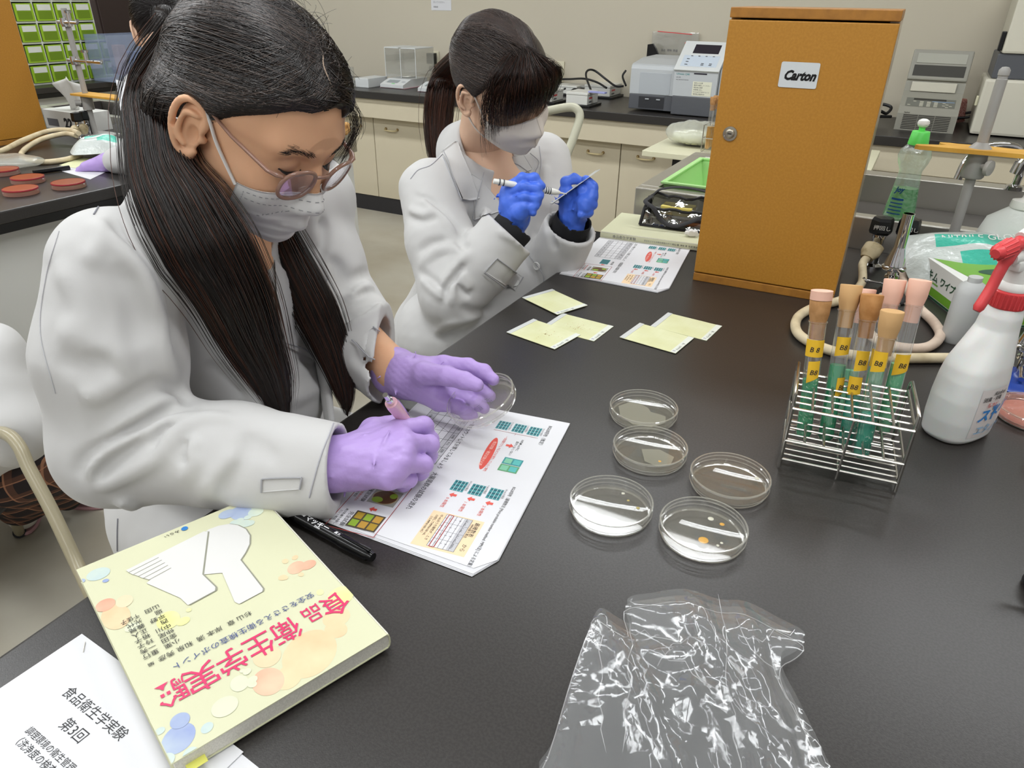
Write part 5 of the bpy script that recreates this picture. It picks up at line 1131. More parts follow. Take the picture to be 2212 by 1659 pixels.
b = MB(); b.box((0.02, -0.003, 0.20), (0.22, -0.0005, 0.204), redp, mtx=Matrix.Rotation(0.05, 4, 'Y')); b.box((0.19, -0.018, 0.158), (0.31, -0.0165, 0.162), redp, mtx=Matrix.Rotation(0.06, 4, 'Y')); b.text('品名  規格  数量', 0.06, 0.10, 0.014, 0.001, dg, mtx=Matrix.Translation((0, -0.0005, 0)) @ F1); b.build('seal', t)
# balances
def balance(px, py, label, shield, w=0.19, d=0.27):
    t = empty('lab_balance', tuple(J(px, py, CT)), RZ, label, 'balance', 'laboratory balances on the back counter')
    b = MB(); pr = [(0, 0.004), (0, 0.022), (0.09, 0.050), (d, 0.052), (d, 0.004)]; n = len(pr)
    b.add([(0.006, y, z) for y, z in pr]+[(w-0.006, y, z) for y, z in pr], [tuple(range(n)), tuple(range(2*n-1, n-1, -1))]+[(k, k+n, (k+1) % n+n, (k+1) % n) for k in range(n)], wh); b.box((0.0, 0.005, 0.0005), (w, d, 0.0039), mat('pink_sheet', 'C9A0A8', 0.5)); b.build('body', t)
    al = math.atan2(0.028, 0.09); S_ = Matrix.Translation((0.006, 0, 0.0225)) @ Matrix.Rotation(al, 4, 'X'); b = MB(); b.rect(0.03, 0.03, w*0.6, 0.07, 0.001, mat('lcd', '8E9698', 0.3), mtx=S_); b.ell(w*0.78, 0.05, 0.014, 0.010, 0.001, lg, mtx=S_); b.rect(w*0.42, 0.012, w*0.55, 0.02, 0.001, cg, mtx=S_); b.build('display', t)
    b = MB(); b.lathe([(0.05, 0.056), (0.052, 0.058), (0.05, 0.062), (0, 0.062)], steel, 28, (w/2, 0.19, 0)); b.build('pan', t)
    if shield:
        gl_ = thin('shield_glass', 'C9D2D0', gloss=0.3, rough=0.03, haze=0.10); b = MB(); x0, x1, y0, y1, z0, z1 = -0.02, w+0.03, 0.10, 0.30, 0.055, 0.225
        b.box((x0, y0, z0), (x1, y0+0.003, z1), gl_); b.box((x0, y1, z0), (x1, y1+0.003, z1), gl_); b.box((x0, y0+0.004, z0), (x0+0.003, y1-0.001, z1), gl_); b.box((x1-0.003, y0+0.004, z0), (x1, y1-0.001, z1), gl_); b.build('glass_shield', t)
        b = MB()
        for x_ in (x0, (x0+x1)/2, x1-0.004): b.box((x_, y0-0.001, z0), (x_+0.004, y0-0.0005, z1), wh)
        b.box((x0, y0-0.002, z1), ((x0+x1)/2-0.01, y1, z1+0.006), wh, 0.001); b.box(((x0+x1)/2+0.01, y0-0.002, z1), (x1, y1, z1+0.006), wh, 0.001); b.build('shield_frame', t)
    return t
balance(820, 189, 'white balance with a tall glass draught shield', True)
balance(901, 198, 'low white balance beside the ponytail, without any shield', False)
b = MB(); b.box((0, 0, 0), (0.105, 0.20, 0.055), wh, 0.004); b.build('white_box', label='plain white box left of the shielded balance', cat='box', loc=tuple(J(768, 188, CT)), rz=RZ)
b = MB(); b.box((0, 0, 0), (0.11, 0.16, 0.04), thin('tray_clear', 'C9CCCC', gloss=0.4, rough=0.1, haze=0.35), 0.004); b.build('clear_tray', label='clear grey tray at the left end of the visible counter', cat='tray', loc=tuple(J(735, 186, CT)), rz=RZ)
b = MB(); b.lathe([(0.018, 0), (0.019, 0.002), (0.019, 0.09), (0.008, 0.10), (0.008, 0.112), (0, 0.112)], mat('bottle_green', '3E8048', 0.3), 24); b.build('green_bottle', label='small green bottle beside the hair of the bespectacled student', cat='bottle', loc=tuple(J(741, 172, CT)))
b = MB(); b.lathe([(0.03, 0), (0.03, 0.09), (0.027, 0.092)], thin('beaker', 'D8DEDC', gloss=0.4, rough=0.05, haze=0.15), 28); b.build('glass_beaker', label='small clear beaker next to the green bottle', cat='beaker', loc=tuple(J(757, 176, CT)))
# notice on the wall
t = empty('wall_notice', tuple(KY(932, 22, 4.399)), RZ, 'white printed notice taped to the back wall', 'notice')
b = MB(); b.box((0, -0.001, 0), (0.155, 0, 0.21), paper_m); 
for i, s_ in enumerate(('使用後は必ず電源を', '切ってください。', '実験室')): b.text(s_, 0.018, 0.015+0.028*(2-i), 0.012, 0.0015, ink_g, mtx=F1)
b.build('sheet', t)
# thermal cycler
def cycler(px, py):
    t = empty('thermal_cycler', tuple(J(px, py, CT)), RZ, 'grey desktop thermal cycler with keypad and louvred front', 'laboratory instrument')
    g = mat('cycler_grey', '918F84', 0.45); g2 = mat('cycler_dark', '6F7068', 0.45); slot = mat('cycler_slot', '383630', 0.6)
    def prism(pr, x0, x1, m, bb): 
        n = len(pr); bb.add([(x0, y, z) for y, z in pr]+[(x1, y, z) for y, z in pr], [tuple(range(n)), tuple(range(2*n-1, n-1, -1))]+[(k, k+n, (k+1) % n+n, (k+1) % n) for k in range(n)], m)
    Wd = 0.285; t.scale = (0.86, 0.8, 0.86); b = MB(); prism([(0, 0), (0.0, 0.085), (0.03, 0.115), (0.14, 0.185), (0.15, 0.235), (0.36, 0.24), (0.36, 0)], 0, Wd, g, b); b.build('housing', t)
    b = MB()
    for i in range(9): b.box((0.03, -0.0015, 0.008+0.0085*i), (Wd-0.03, -0.0003, 0.0125+0.0085*i), slot)
    b.box((0.1, -0.002, 0.006), (0.103, -0.0015, 0.082), g); b.box((0.18, -0.002, 0.006), (0.183, -0.0015, 0.082), g); b.build('louvre', t)
    al = math.atan2(0.07, 0.11); S_ = Matrix.Translation((0, 0.03, 0.1155)) @ Matrix.Rotation(al, 4, 'X')
    b = MB(); b.rect(0.025, 0.006, Wd-0.025, 0.075, 0.0005, g2, mtx=S_); b.rect(0.06, 0.058, 0.215, 0.072, 0.001, slot, mtx=S_); b.rect(0.15, 0.050, Wd-0.03, 0.054, 0.001, mat('key_blue', '7D9CC0', 0.4), mtx=S_)
    for c_ in range(3):
        for r_ in range(5): b.rect(0.092+0.034*c_, 0.010+0.0085*r_, 0.110+0.034*c_, 0.0145+0.0085*r_, 0.0012, mat('key_cream', 'C9C6B4', 0.5), mtx=S_)
    for x_, y_ in ((0.035, 0.015), (0.06, 0.045), (0.20, 0.02), (0.215, 0.03), (0.215, 0.01), (0.232, 0.02), (0.20, 0.04)): b.rect(x_, y_, x_+0.014, y_+0.004, 0.0012, mat('key_cream', 'C9C6B4', 0.5), mtx=S_)
    b.text('Applied', 0.03, 0.0, 0.009, 0.0012, slot, bold=0.02, mtx=Matrix.Translation((0, -0.0005, 0.088)) @ F1); b.build('keypad', t)
    b = MB(); b.box((0.03, 0.13, 0.186), (Wd-0.04, 0.146, 0.232), mat('cycler_lid_white', 'CFCBBB', 0.45), 0.003); b.build('heated_block', t)
    b = MB(); L_ = Matrix.Translation((0, 0.17, 0.236)) @ Matrix.Rotation(math.radians(72), 4, 'X')
    b.box((0.0, 0, 0), (Wd, 0.155, 0.02), g, 0.008, mtx=L_); b.box((0.025, 0.085, 0.0202), (Wd-0.025, 0.135, 0.023), mat('cycler_lid_panel', 'A3A296', 0.45), 0.001, mtx=L_); b.box((0.02, 0.02, 0.0202), (Wd-0.02, 0.075, 0.022), slot, mtx=L_); b.build('lid', t)
    return t
cycler(1930, 279)
t = empty('white_instrument', tuple(J(2092, 291, CT)), RZ, 'large cream instrument with a dark window at the right picture edge', 'laboratory instrument')
b = MB(); ci = mat('instrument_cream', 'D3CFBF', 0.4); b.box((0, 0, 0.004), (0.75, 0.38, 0.235), ci, 0.012); b.build('lower_housing', t)
b = MB(); b.box((0.02, 0.012, 0.236), (0.75, 0.37, 0.335), dg, 0.006); b.build('window', t)
b = MB(); b.box((0.03, 0.0, 0.336), (0.75, 0.38, 0.60), ci, 0.010); b.box((0.012, 0.02, 0.345), (0.029, 0.06, 0.42), bk_, 0.003); b.build('upper_housing', t)
b = MB(); b.box((-0.011, 0.03, 0.12), (-0.0005, 0.06, 0.16), tm, 0.003); b.build('switch', t)
t = empty('pink_case', tuple(J(2052, 268, CT)), RZ+0.2, 'pink mesh pouch with black cord behind the grey thermal cycler', 'pouch')
b = MB(); b.box((0, 0, 0.001), (0.065, 0.04, 0.11), mat('pouch_pink', 'B9756C', 0.6, noise=('D8A79C', 220, 1, .5, .55)), 0.012, mtx=Matrix.Rotation(-0.15, 4, 'Y')); b.build('body', t); b = MB(); b.tube(spline([(0.02, -0.01, 0.03), (0.07, -0.02, 0.04), (0.085, -0.012, 0.06), (0.05, -0.01, 0.055)], 6), 0.006, cab_b, 8); b.build('cord', t)
b = MB(); b.box((0, 0, 0), (0.006, 0.02, 0.26), lg, 0.001, mtx=Matrix.Rotation(0.12, 4, 'Y')); b.build('tablet_stand', label='thin grey panel standing edge-on beside the orange cabinet', cat='panel', loc=tuple(J(1898, 228, CT)), rz=RZ)
# ================================================================== people
from mathutils.bvhtree import BVHTree
TR = lambda: None
skin1 = mat('skin_warm', 'E0AE8A', 0.52, spec=0.35, sss=0.12, bump=(260, 0.12, 0.0008, 3)); skin2 = mat('skin_fair', 'DDB79C', 0.52, spec=0.35, sss=0.12, bump=(260, 0.1, 0.0008, 3))
hair1 = mat('hair_black', '1E1816', 0.36, spec=0.55); hair2 = mat('hair_brown', '251914', 0.36, spec=0.55); hair_t = mat('hair_brown_tips', '4A2A1C', 0.38, spec=0.5)
coat_m = mat('coat_cotton', 'C8C7C6', 0.85, sheen=0.15, bump=(1100, 0.08, 0.0006, 2)); seam_m = mat('coat_seam', 'B2B2B8', 0.8); black_k = mat('black_knit', '17171A', 0.85)
nt = coat_m.node_tree; n1 = nt.nodes.new('ShaderNodeTexNoise'); n1.noise_type = 'RIDGED_MULTIFRACTAL'; n1.inputs['Scale'].default_value = 5.5; n1.inputs['Detail'].default_value = 2.5; n1.inputs['Distortion'].default_value = 0.9
nt.links.new([n for n in nt.nodes if n.type == 'TEX_COORD'][0].outputs['Object'], n1.inputs['Vector']); b1 = nt.nodes.new('ShaderNodeBump'); b1.inputs['Strength'].default_value = 0.32; b1.inputs['Distance'].default_value = 0.012
nt.links.new(n1.outputs['Fac'], b1.inputs['Height']); nt.links.new([n for n in nt.nodes if n.type == 'BUMP'][0].inputs['Normal'].node.outputs[0], nt.nodes['Principled BSDF'].inputs['Normal']); nt.links.new(b1.outputs[0], [n for n in nt.nodes if n.type == 'BUMP' and n != b1][0].inputs['Normal'])
lilac = mat('glove_lilac', 'B79BDA', 0.42, spec=0.45, bump=(90, 0.25, 0.003, 3)); blue_g = mat('glove_blue', '4870DE', 0.4, spec=0.45, bump=(90, 0.25, 0.003, 3))
mask_m = mat('mask_white', 'E2E1DF', 0.75); mask_b = mat('mask_beige', 'DAD2CA', 0.75)
def bvh_of(o_or): 
    v, t, q = o_or
    return BVHTree.FromPolygons([tuple(p) for p in v], [tuple(map(int, f)) for f in t]+[tuple(map(int, f)) for f in q])
def tubes_mesh(name, paths, radii, m, parent, seg=3, midx=None, xf=None):
    "many fine strands of equal point count in one mesh; paths (N,P,3), radii (N,P)"
    P_ = np.asarray(paths, float)
    if xf is not None: P_ = P_ @ np.asarray(xf[0]).T+np.asarray(xf[1])
    N, P, _ = P_.shape; T = np.gradient(P_, axis=1); T /= np.linalg.norm(T, axis=2, keepdims=True)+1e-12
    ref = np.where(np.abs(T[..., 2:3]) < 0.9, np.array([0, 0, 1.0]), np.array([1.0, 0, 0])); A = np.cross(T, ref); A /= np.linalg.norm(A, axis=2, keepdims=True)+1e-12; B = np.cross(T, A)
    R_ = np.asarray(radii)[..., None]; vs = []
    for k in range(seg):
        a = 2*math.pi*k/seg; vs.append(P_+(A*math.cos(a)+B*math.sin(a))*R_)
    V = np.stack(vs, 2).reshape(-1, 3); base = np.arange(N)[:, None, None]*P*seg+np.arange(P-1)[None, :, None]*seg
    F = []
    for k in range(seg):
        k2 = (k+1) % seg; F.append(np.stack([base+k, base+k2, base+k2+seg, base+k+seg], -1).reshape(-1, 4))
    F = np.concatenate(F); mi = None
    if midx is not None: mi = np.tile(np.repeat(midx, P-1), seg)
    return link(name, npmesh(name, V, F, m, True, mi), parent)
def axes(F, L):
    F = np.array(F, float); F /= np.linalg.norm(F); L = np.array(L, float); L -= F*(L@F); L /= np.linalg.norm(L); return np.stack([F, L, np.cross(F, L)], 1)

def head_sdf(neck_to, h=0.0014, ears=(1, -1), fem=1.0, jaw=1.0):
    s = SDF((-0.125, -0.105, -0.19), (0.135, 0.105, 0.15), h)
    s.ellip((-0.006, 0, 0.043), (0.096, 0.0745, 0.086), k=0)
    s.ellip((0.032, 0, 0.040), (0.060, 0.064, 0.066), k=0.03)
    s.ellip((0.034, 0, -0.022), (0.055, 0.061*jaw, 0.075), k=0.03)
    s.ellip((0.043, 0, -0.062), (0.044, 0.043*jaw, 0.034), k=0.03); s.ball((0.078, 0, -0.084), 0.014, 0.025)
    for sg in (1, -1):
        s.ball((0.060, sg*0.040, -0.022), 0.025, 0.03); s.ball((0.020, sg*0.054*jaw, -0.055), 0.014, 0.03)
        s.cone((0.088, sg*0.014, 0.036), (0.076, sg*0.045, 0.036), 0.010, 0.008, 0.02)
        s.ellip((0.104, sg*0.030, 0.020), (0.015, 0.017, 0.011), k=0.014, mode='sub')
        s.ellip((0.0765, sg*0.0305, 0.019), (0.0155, 0.0165, 0.0135), k=0.004)
        s.cone((0.0925, sg*0.020, 0.0125), (0.0835, sg*0.043, 0.014), 0.0014, 0.0012, 0.003)
        s.ball((0.102, sg*0.0125, -0.028), 0.0078, 0.008)
    s.chain([(0.086, 0, 0.024), (0.097, 0, 0.006), (0.110, 0, -0.022)], [0.008, 0.0075, 0.0105], 0.012)
    s.chain([(0.094, -0.018, -0.056), (0.100, 0, -0.054), (0.094, 0.018, -0.056)], [0.003, 0.006, 0.003], 0.008)
    nk = np.array(neck_to, float)
    s.cone((-0.018, 0, -0.03), nk, 0.050, 0.056, 0.03)
    for sg in ears:
        Y = lambda x, y=0.0: sg*(0.0735+0.30*max(0, 0.012-x)+y)
        hx = spline([(0.010, 0.004), (0.013, 0.018), (0.006, 0.029), (-0.006, 0.032), (-0.017, 0.025), (-0.021, 0.010), (-0.019, -0.006), (-0.013, -0.019), (-0.004, -0.028), (0.005, -0.029), (0.009, -0.020)], 3)
        s.ellip((-0.004, sg*0.0765, 0.002), (0.017, 0.0048, 0.029), k=0.004)
        s.chain([(x, Y(x, 0.003), z) for x, z in hx], [0.0036]*len(hx), 0.0015)
        s.ball((0.002, Y(0.002, 0.0), -0.026), 0.0068, 0.004)
        an = spline([(0.004, 0.020), (-0.008, 0.017), (-0.012, 0.004), (-0.010, -0.010), (-0.002, -0.017)], 3); s.chain([(x, Y(x, 0.0045), z) for x, z in an], [0.0030]*len(an), 0.002)
        s.ellip((0.0035, sg*0.083, -0.003), (0.0085, 0.0085, 0.0115), k=0.003, mode='sub'); s.cone((-0.0135, sg*0.0865, 0.014), (-0.016, sg*0.0865, -0.004), 0.0022, 0.0018, 0.002, 'sub'); s.cone((0.006, sg*0.083, 0.025), (-0.008, sg*0.0845, 0.0255), 0.0022, 0.002, 0.002, 'sub')
        s.ball((0.013, sg*0.0745, -0.003), 0.0038, 0.004)
    return s
def dirsph(v, E, c): 
    q = (np.asarray(v)-c)/E; return q/np.linalg.norm(q, axis=-1, keepdims=True)
HC = np.array([-0.008, 0, 0.045]); HE = np.array([0.1045, 0.0835, 0.0945])
def comb_paths(starts, ends, P=16, lift=0.0, rng=nrg, sag=None, rough=0.0012):
    "strands combed over the skull from starts to ends (local points)"
    a = dirsph(starts, HE, HC); b = dirsph(ends, HE, HC); om = np.arccos(np.clip((a*b).sum(1), -1, 0.9999))[:, None, None]
    t = np.linspace(0, 1, P)[None, :, None]; d = (np.sin((1-t)*om)*a[:, None]+np.sin(t*om)*b[:, None])/np.sin(om)
    if sag is not None: d = d+np.sin(math.pi*t)*np.asarray(sag)[None, None, :]*rng.uniform(0.4, 1.1, (len(a), 1, 1)); d /= np.linalg.norm(d, axis=2, keepdims=True)
    k = 1+rng.uniform(-0.010, 0.024, (len(a), 1, 1))+lift+rough*np.cumsum(rng.normal(size=(len(a), P, 1)), axis=1)
    return HC+d*HE*k
def onto(bv, P_, lo=0.0, hi=0.0030, rng=nrg):
    "lay combed strands on the surface of the hair mass"
    N, K_, _ = P_.shape; out = P_.copy(); of = rng.uniform(lo, hi, N)
    for a in range(N):
        for b_ in range(K_):
            d = P_[a, b_]-HC; d /= np.linalg.norm(d); h = bv.ray_cast(Vector(HC+d*0.25), Vector(-d), 0.25)
            if h[0] is not None: out[a, b_] = np.array(h[0])+d*of[a]
    return out
def tress(name, cl, ws, n, m, parent, P=26, rad=(0.00028, 0.00050), axis=(1, 0, 0), fl=0.45, core=True, seed=1, wav=0.004, wisps=0.06, midx=None, taper=0.3, r_core=0.86):
    "a hanging lock: cl centre line (world), ws half widths"
    r = np.random.default_rng(seed); cl = np.array(spline(cl, 8)); W_ = np.interp(np.linspace(0, 1, len(cl)), np.linspace(0, 1, len(ws)), ws)
    s = np.linspace(0, len(cl)-1, P); i0 = np.floor(s).astype(int).clip(0, len(cl)-2); f = (s-i0)[:, None]; C_ = cl[i0]*(1-f)+cl[i0+1]*f; w = np.interp(s, np.arange(len(cl)), W_)
    T = np.gradient(C_, axis=0); T /= np.linalg.norm(T, axis=1, keepdims=True); ax = np.array(axis, float); X = ax-T*(T@ax)[:, None]; X /= np.linalg.norm(X, axis=1, keepdims=True); Y = np.cross(T, X)
    ang = r.uniform(0, 2*math.pi, n); rr = np.sqrt(r.uniform(0.15, 1, n)); u = rr*np.cos(ang); v = rr*np.sin(ang)
    wis = r.random(n) < wisps; u[wis] *= r.uniform(1.1, 1.6, wis.sum())
    ph = r.uniform(0, 6.28, (n, 1)); am = wav*r.uniform(0.2, 1, (n, 1)); tt = np.linspace(0, 1, P)[None]
    drift = r.normal(0, 0.10, (n, 1))*tt+am/0.05*np.sin(ph+tt*r.uniform(3, 8, (n, 1)))
    U = u[:, None]+drift; V = v[:, None]+0.5*drift[:, ::-1]
    Pth = C_[None]+X[None]*(U*w[None])[..., None]+Y[None]*(V*w[None]*fl)[..., None]
    ln = r.uniform(1-taper, 1, n); 
    for k in range(n):                                                # strands end at different lengths
        q = tt[0]*ln[k]*(P-1); j0 = np.floor(q).astype(int).clip(0, P-2); g = (q-j0)[:, None]; Pth[k] = Pth[k][j0]*(1-g)+Pth[k][j0+1]*g
    R_ = r.uniform(rad[0], rad[1], (n, 1))*np.clip((1-tt)*6, 0.15, 1)
    mm_ = m if isinstance(m, list) else [m]; mi = r.integers(0, len(mm_), n) if len(mm_) > 1 else np.zeros(n, int)
    o = tubes_mesh(name, Pth, R_, mm_, parent, 3, mi)
    if core:
        sd = SDF(C_.min(0)-w.max()-0.01, C_.max(0)+w.max()+0.01, 0.0028)
        for k in range(P-1):
            if tt[0][k] > 0.97: break
            sd.cone(C_[k], C_[k+1], max(w[k]*r_core, 0.001), max(w[k+1]*r_core, 0.001), 0.0, flat=(Y[k], fl*0.95))
        sd.warp(lambda x, y, z: 0.0012*np.sin((x*X[P//2][0]+y*X[P//2][1])*900+z*30)); c_ = sd.build(name+'_mass', mm_[0], parent, smooth=1)
    return o
def mask_mesh(name, bv, m, parent, xf, ztop, zbot, phm=64, tent=0.004, pleats=True, c0=(0.012, 0, 0), bulge=0.0):
    N1, N2 = 57, 41; R_ = np.zeros((N1, N2)); D_ = np.zeros((N1, N2, 3)); O_ = np.zeros((N1, N2, 3))
    for i in range(N1):
        u = i/(N1-1)*2-1; ph = math.radians(phm)*u
        for j in range(N2):
            v = j/(N2-1); zt = np.interp(abs(u), [0, 0.25, 1], ztop); zb = np.interp(abs(u), [0, 0.5, 1], zbot); z = zt+(zb-zt)*v
            o_ = np.array([c0[0], 0, max(z, -0.075)*0.75-0.01]); tgt = np.array([c0[0]+math.cos(ph)*0.1, math.sin(ph)*0.1, z]); d = tgt-o_; d /= np.linalg.norm(d)
            # hit from outside inwards so that ears or folds never interfere
            hit = bv.ray_cast(Vector(o_+d*0.2), Vector(-d), 0.2)[0]; R_[i, j] = (Vector(hit)-Vector(o_)).length if hit is not None else 0.07; D_[i, j] = d; O_[i, j] = o_
    M_ = R_.copy()
    for _ in range(14):
        B_ = M_.copy(); B_[1:-1] = (M_[2:]+M_[:-2])/2; B_[:, 1:-1] = (B_[:, 2:]+B_[:, :-2])/2; M_ = np.maximum(B_, R_)
    uu = np.linspace(-1, 1, N1)[:, None]; vv = np.linspace(0, 1, N2)[None]
    M_ = M_+0.0022+tent*(1-uu**4)*np.sin(math.pi*np.clip(vv*0.9+0.08, 0, 1))+bulge*(1-uu**2)*np.sin(math.pi*np.clip(vv*0.85+0.1, 0, 1))
    if pleats:
        for c_, a_ in ((0.36, 0.0016), (0.55, 0.0018), (0.73, 0.0020)):
            M_ += a_*(1-uu**6)*np.clip((vv-c_-0.03*uu*uu)/0.045, 0, 1)*np.clip((c_+0.17-vv)/0.12, 0, 1)
        M_ += 0.0009*np.sin(uu*9+vv*14)*np.sin(vv*math.pi)*(1-uu**2)
    out = O_+D_*M_[..., None]; inn = O_+D_*(M_-0.0012)[..., None]; V = np.concatenate([out.reshape(-1, 3), inn.reshape(-1, 3)]); n = N1*N2
    idx = np.arange(n).reshape(N1, N2); q = np.stack([idx[:-1, :-1], idx[1:, :-1], idx[1:, 1:], idx[:-1, 1:]], -1).reshape(-1, 4)
    ring = np.concatenate([idx[:, 0], idx[-1, 1:], idx[-2::-1, -1], idx[0, -2:0:-1]]); r2 = np.roll(ring, -1)
    q3 = np.stack([ring, r2, r2+n, ring+n], 1); F = np.concatenate([q, q[:, ::-1]+n, q3])
    V = V @ xf[0].T+xf[1]; o = link(name, npmesh(name, V, F, m), parent)
    return o, out                                                     # local outer grid for stitching and loops
def w2(xf, p): return xf[0] @ np.array(p, float)+xf[1]

class Cloth:
    "a garment grown on a distance grid, with folds pressed in where the picture shows them"
    def __init__(s, lo, hi, h): s.sd = SDF(lo, hi, h)
    def freeze(s): s.bv = bvh_of(s.sd.polys())
    def hit(s, px, py):
        o_ = Vector((0, 0, CAMZ)); h = s.bv.ray_cast(o_, Vector(ray(px, py)).normalized(), 6)
        return (np.array(h[0]), np.array(h[1])) if h[0] is not None else (None, None)
    def fold(s, pts, w=0.009, amp=0.005, n=5, seg=None):
        "a soft ridge (amp > 0) or furrow (amp < 0) of half width w running along picture points"
        P_ = [s.hit(*p)[0] for p in spline(pts, n)]; P_ = np.array([p for p in P_ if p is not None])
        if len(P_) < 2: return
        keep = [0]
        for i in range(1, len(P_)):
            if np.linalg.norm(P_[i]-P_[keep[-1]]) < 0.06: keep.append(i)
        P_ = P_[keep]; sd = s.sd; sl = sd.sub(P_.min(0)-2.6*w, P_.max(0)+2.6*w)
        if sl is None: return
        X, Y, Z = sd.pts(sl); A = sd.D[sl]; i = np.nonzero(np.abs(A) < 0.03); x, y, z = X[i[0], 0, 0], Y[0, i[1], 0], Z[0, 0, i[2]]
        best = np.full(len(x), 9.0, np.float32); ta = np.zeros(len(x), np.float32); m = len(P_)-1
        for k in range(m):
            a, ab = P_[k], P_[k+1]-P_[k]; L = max(ab@ab, 1e-12); t = np.clip(((x-a[0])*ab[0]+(y-a[1])*ab[1]+(z-a[2])*ab[2])/L, 0, 1)
            d = (x-a[0]-t*ab[0])**2+(y-a[1]-t*ab[1])**2+(z-a[2]-t*ab[2])**2; c = d < best; best[c] = d[c]; ta[c] = ((k+t)/m)[c]
        A[i] -= (amp*np.exp(-best/(w*w))*np.clip(np.sin(math.pi*np.clip(ta, 0.02, 0.98))*1.5, 0, 1)).astype(np.float32); sd.D[sl] = A
    def folds(s, lst):
        for w, amp, pts in lst: s.fold(pts, w*0.85/1000, amp*2.05/1000)
def on_surface(bv, pts, n=6, off=0.0015):
    out = []
    for p in spline(pts, n):
        h = bv.ray_cast(Vector((0, 0, CAMZ)), Vector(ray(*p)).normalized(), 6)
        if h[0] is not None and (not out or (np.array(h[0])-out[-1]) @ (np.array(h[0])-out[-1]) < 0.003): out.append(np.array(h[0])+np.array(h[1])*off)
    return out
def patch(name, bv, poly, m, parent, off=0.003, n=26, edge=0.0035, label=None):
    "a cloth piece (lapel, flap, pocket) lying on the garment inside a picture outline"
    P_ = np.array(poly, float); lo, hi = P_.min(0), P_.max(0)
    def bl(u, v): 
        a = P_[0]*(1-u)+P_[1]*u; b = P_[3]*(1-u)+P_[2]*u; return a*(1-v)+b*v
    vs = []; ok = np.zeros((n+1, n+1), bool)
    for i in range(n+1):
        for j in range(n+1):
            p = bl(i/n, j/n); h = bv.ray_cast(Vector((0, 0, CAMZ)), Vector(ray(*p)).normalized(), 6)
            if h[0] is None: vs.append((0, 0, 0)); continue
            ok[i, j] = True; vs.append(np.array(h[0])+np.array(h[1])*off)
    V = np.array(vs); N_ = len(V); cd = -np.array([ray(*bl(.5, .5))]); cd /= np.linalg.norm(cd); V2_ = V-cd*-0.0-cd*edge
    idx = np.arange(N_).reshape(n+1, n+1); F = []
    for i in range(n):
        for j in range(n):
            if ok[i:i+2, j:j+2].all(): F.append((idx[i, j], idx[i+1, j], idx[i+1, j+1], idx[i, j+1]))
    F = np.array(F)
    for _ in range(3):
        G = V.reshape(n+1, n+1, 3).copy(); G[1:-1, 1:-1] = (G[2:, 1:-1]+G[:-2, 1:-1]+G[1:-1, 2:]+G[1:-1, :-2])/4; V = G.reshape(-1, 3)
    V2_ = V-cd*edge
    ring = np.concatenate([idx[:, 0], idx[-1, 1:], idx[-2::-1, -1], idx[0, -2:0:-1]]); r2 = np.roll(ring, -1); Q3 = np.stack([ring, r2, r2+N_, ring+N_], 1)
    if not ok.all(): Q3 = Q3[:0]
    o = link(name, npmesh(name, np.concatenate([V, V2_]), np.concatenate([F, F[:, ::-1]+N_, Q3]), m), parent)
    return tag(o, label)
def seam(name, bv, pts, parent, m=seam_m, r=0.0009, off=0.0006):
    P_ = on_surface(bv, pts, 8, off)
    if len(P_) > 2: b = MB(); b.tube(P_, r, m, 6); return b.build(name, parent)
def button(bv, px, py, parent, r=0.0085):
    h = bv.ray_cast(Vector((0, 0, CAMZ)), Vector(ray(px, py)).normalized(), 6)
    if h[0] is None: return
    b = MB(); b.lathe([(r, 0), (r, 0.0016), (r*0.85, 0.0026), (r*0.72, 0.0018), (0, 0.0016)], mat('button_white', 'DCDCDA', 0.3), 24, mtx=Matrix.Translation(h[0]+h[1]*0.004) @ h[1].to_track_quat('Z', 'Y').to_matrix().to_4x4())
    for a in (0, 90, 180, 270): b.lathe([(r*0.12, 0), (0, 0.0003)], seam_m, 8, mtx=Matrix.Translation(h[0]+h[1]*0.004) @ h[1].to_track_quat('Z', 'Y').to_matrix().to_4x4() @ Matrix.Translation((r*0.28*math.cos(math.radians(a)), r*0.28*math.sin(math.radians(a)), 0.002)))
    b.build('button', parent)
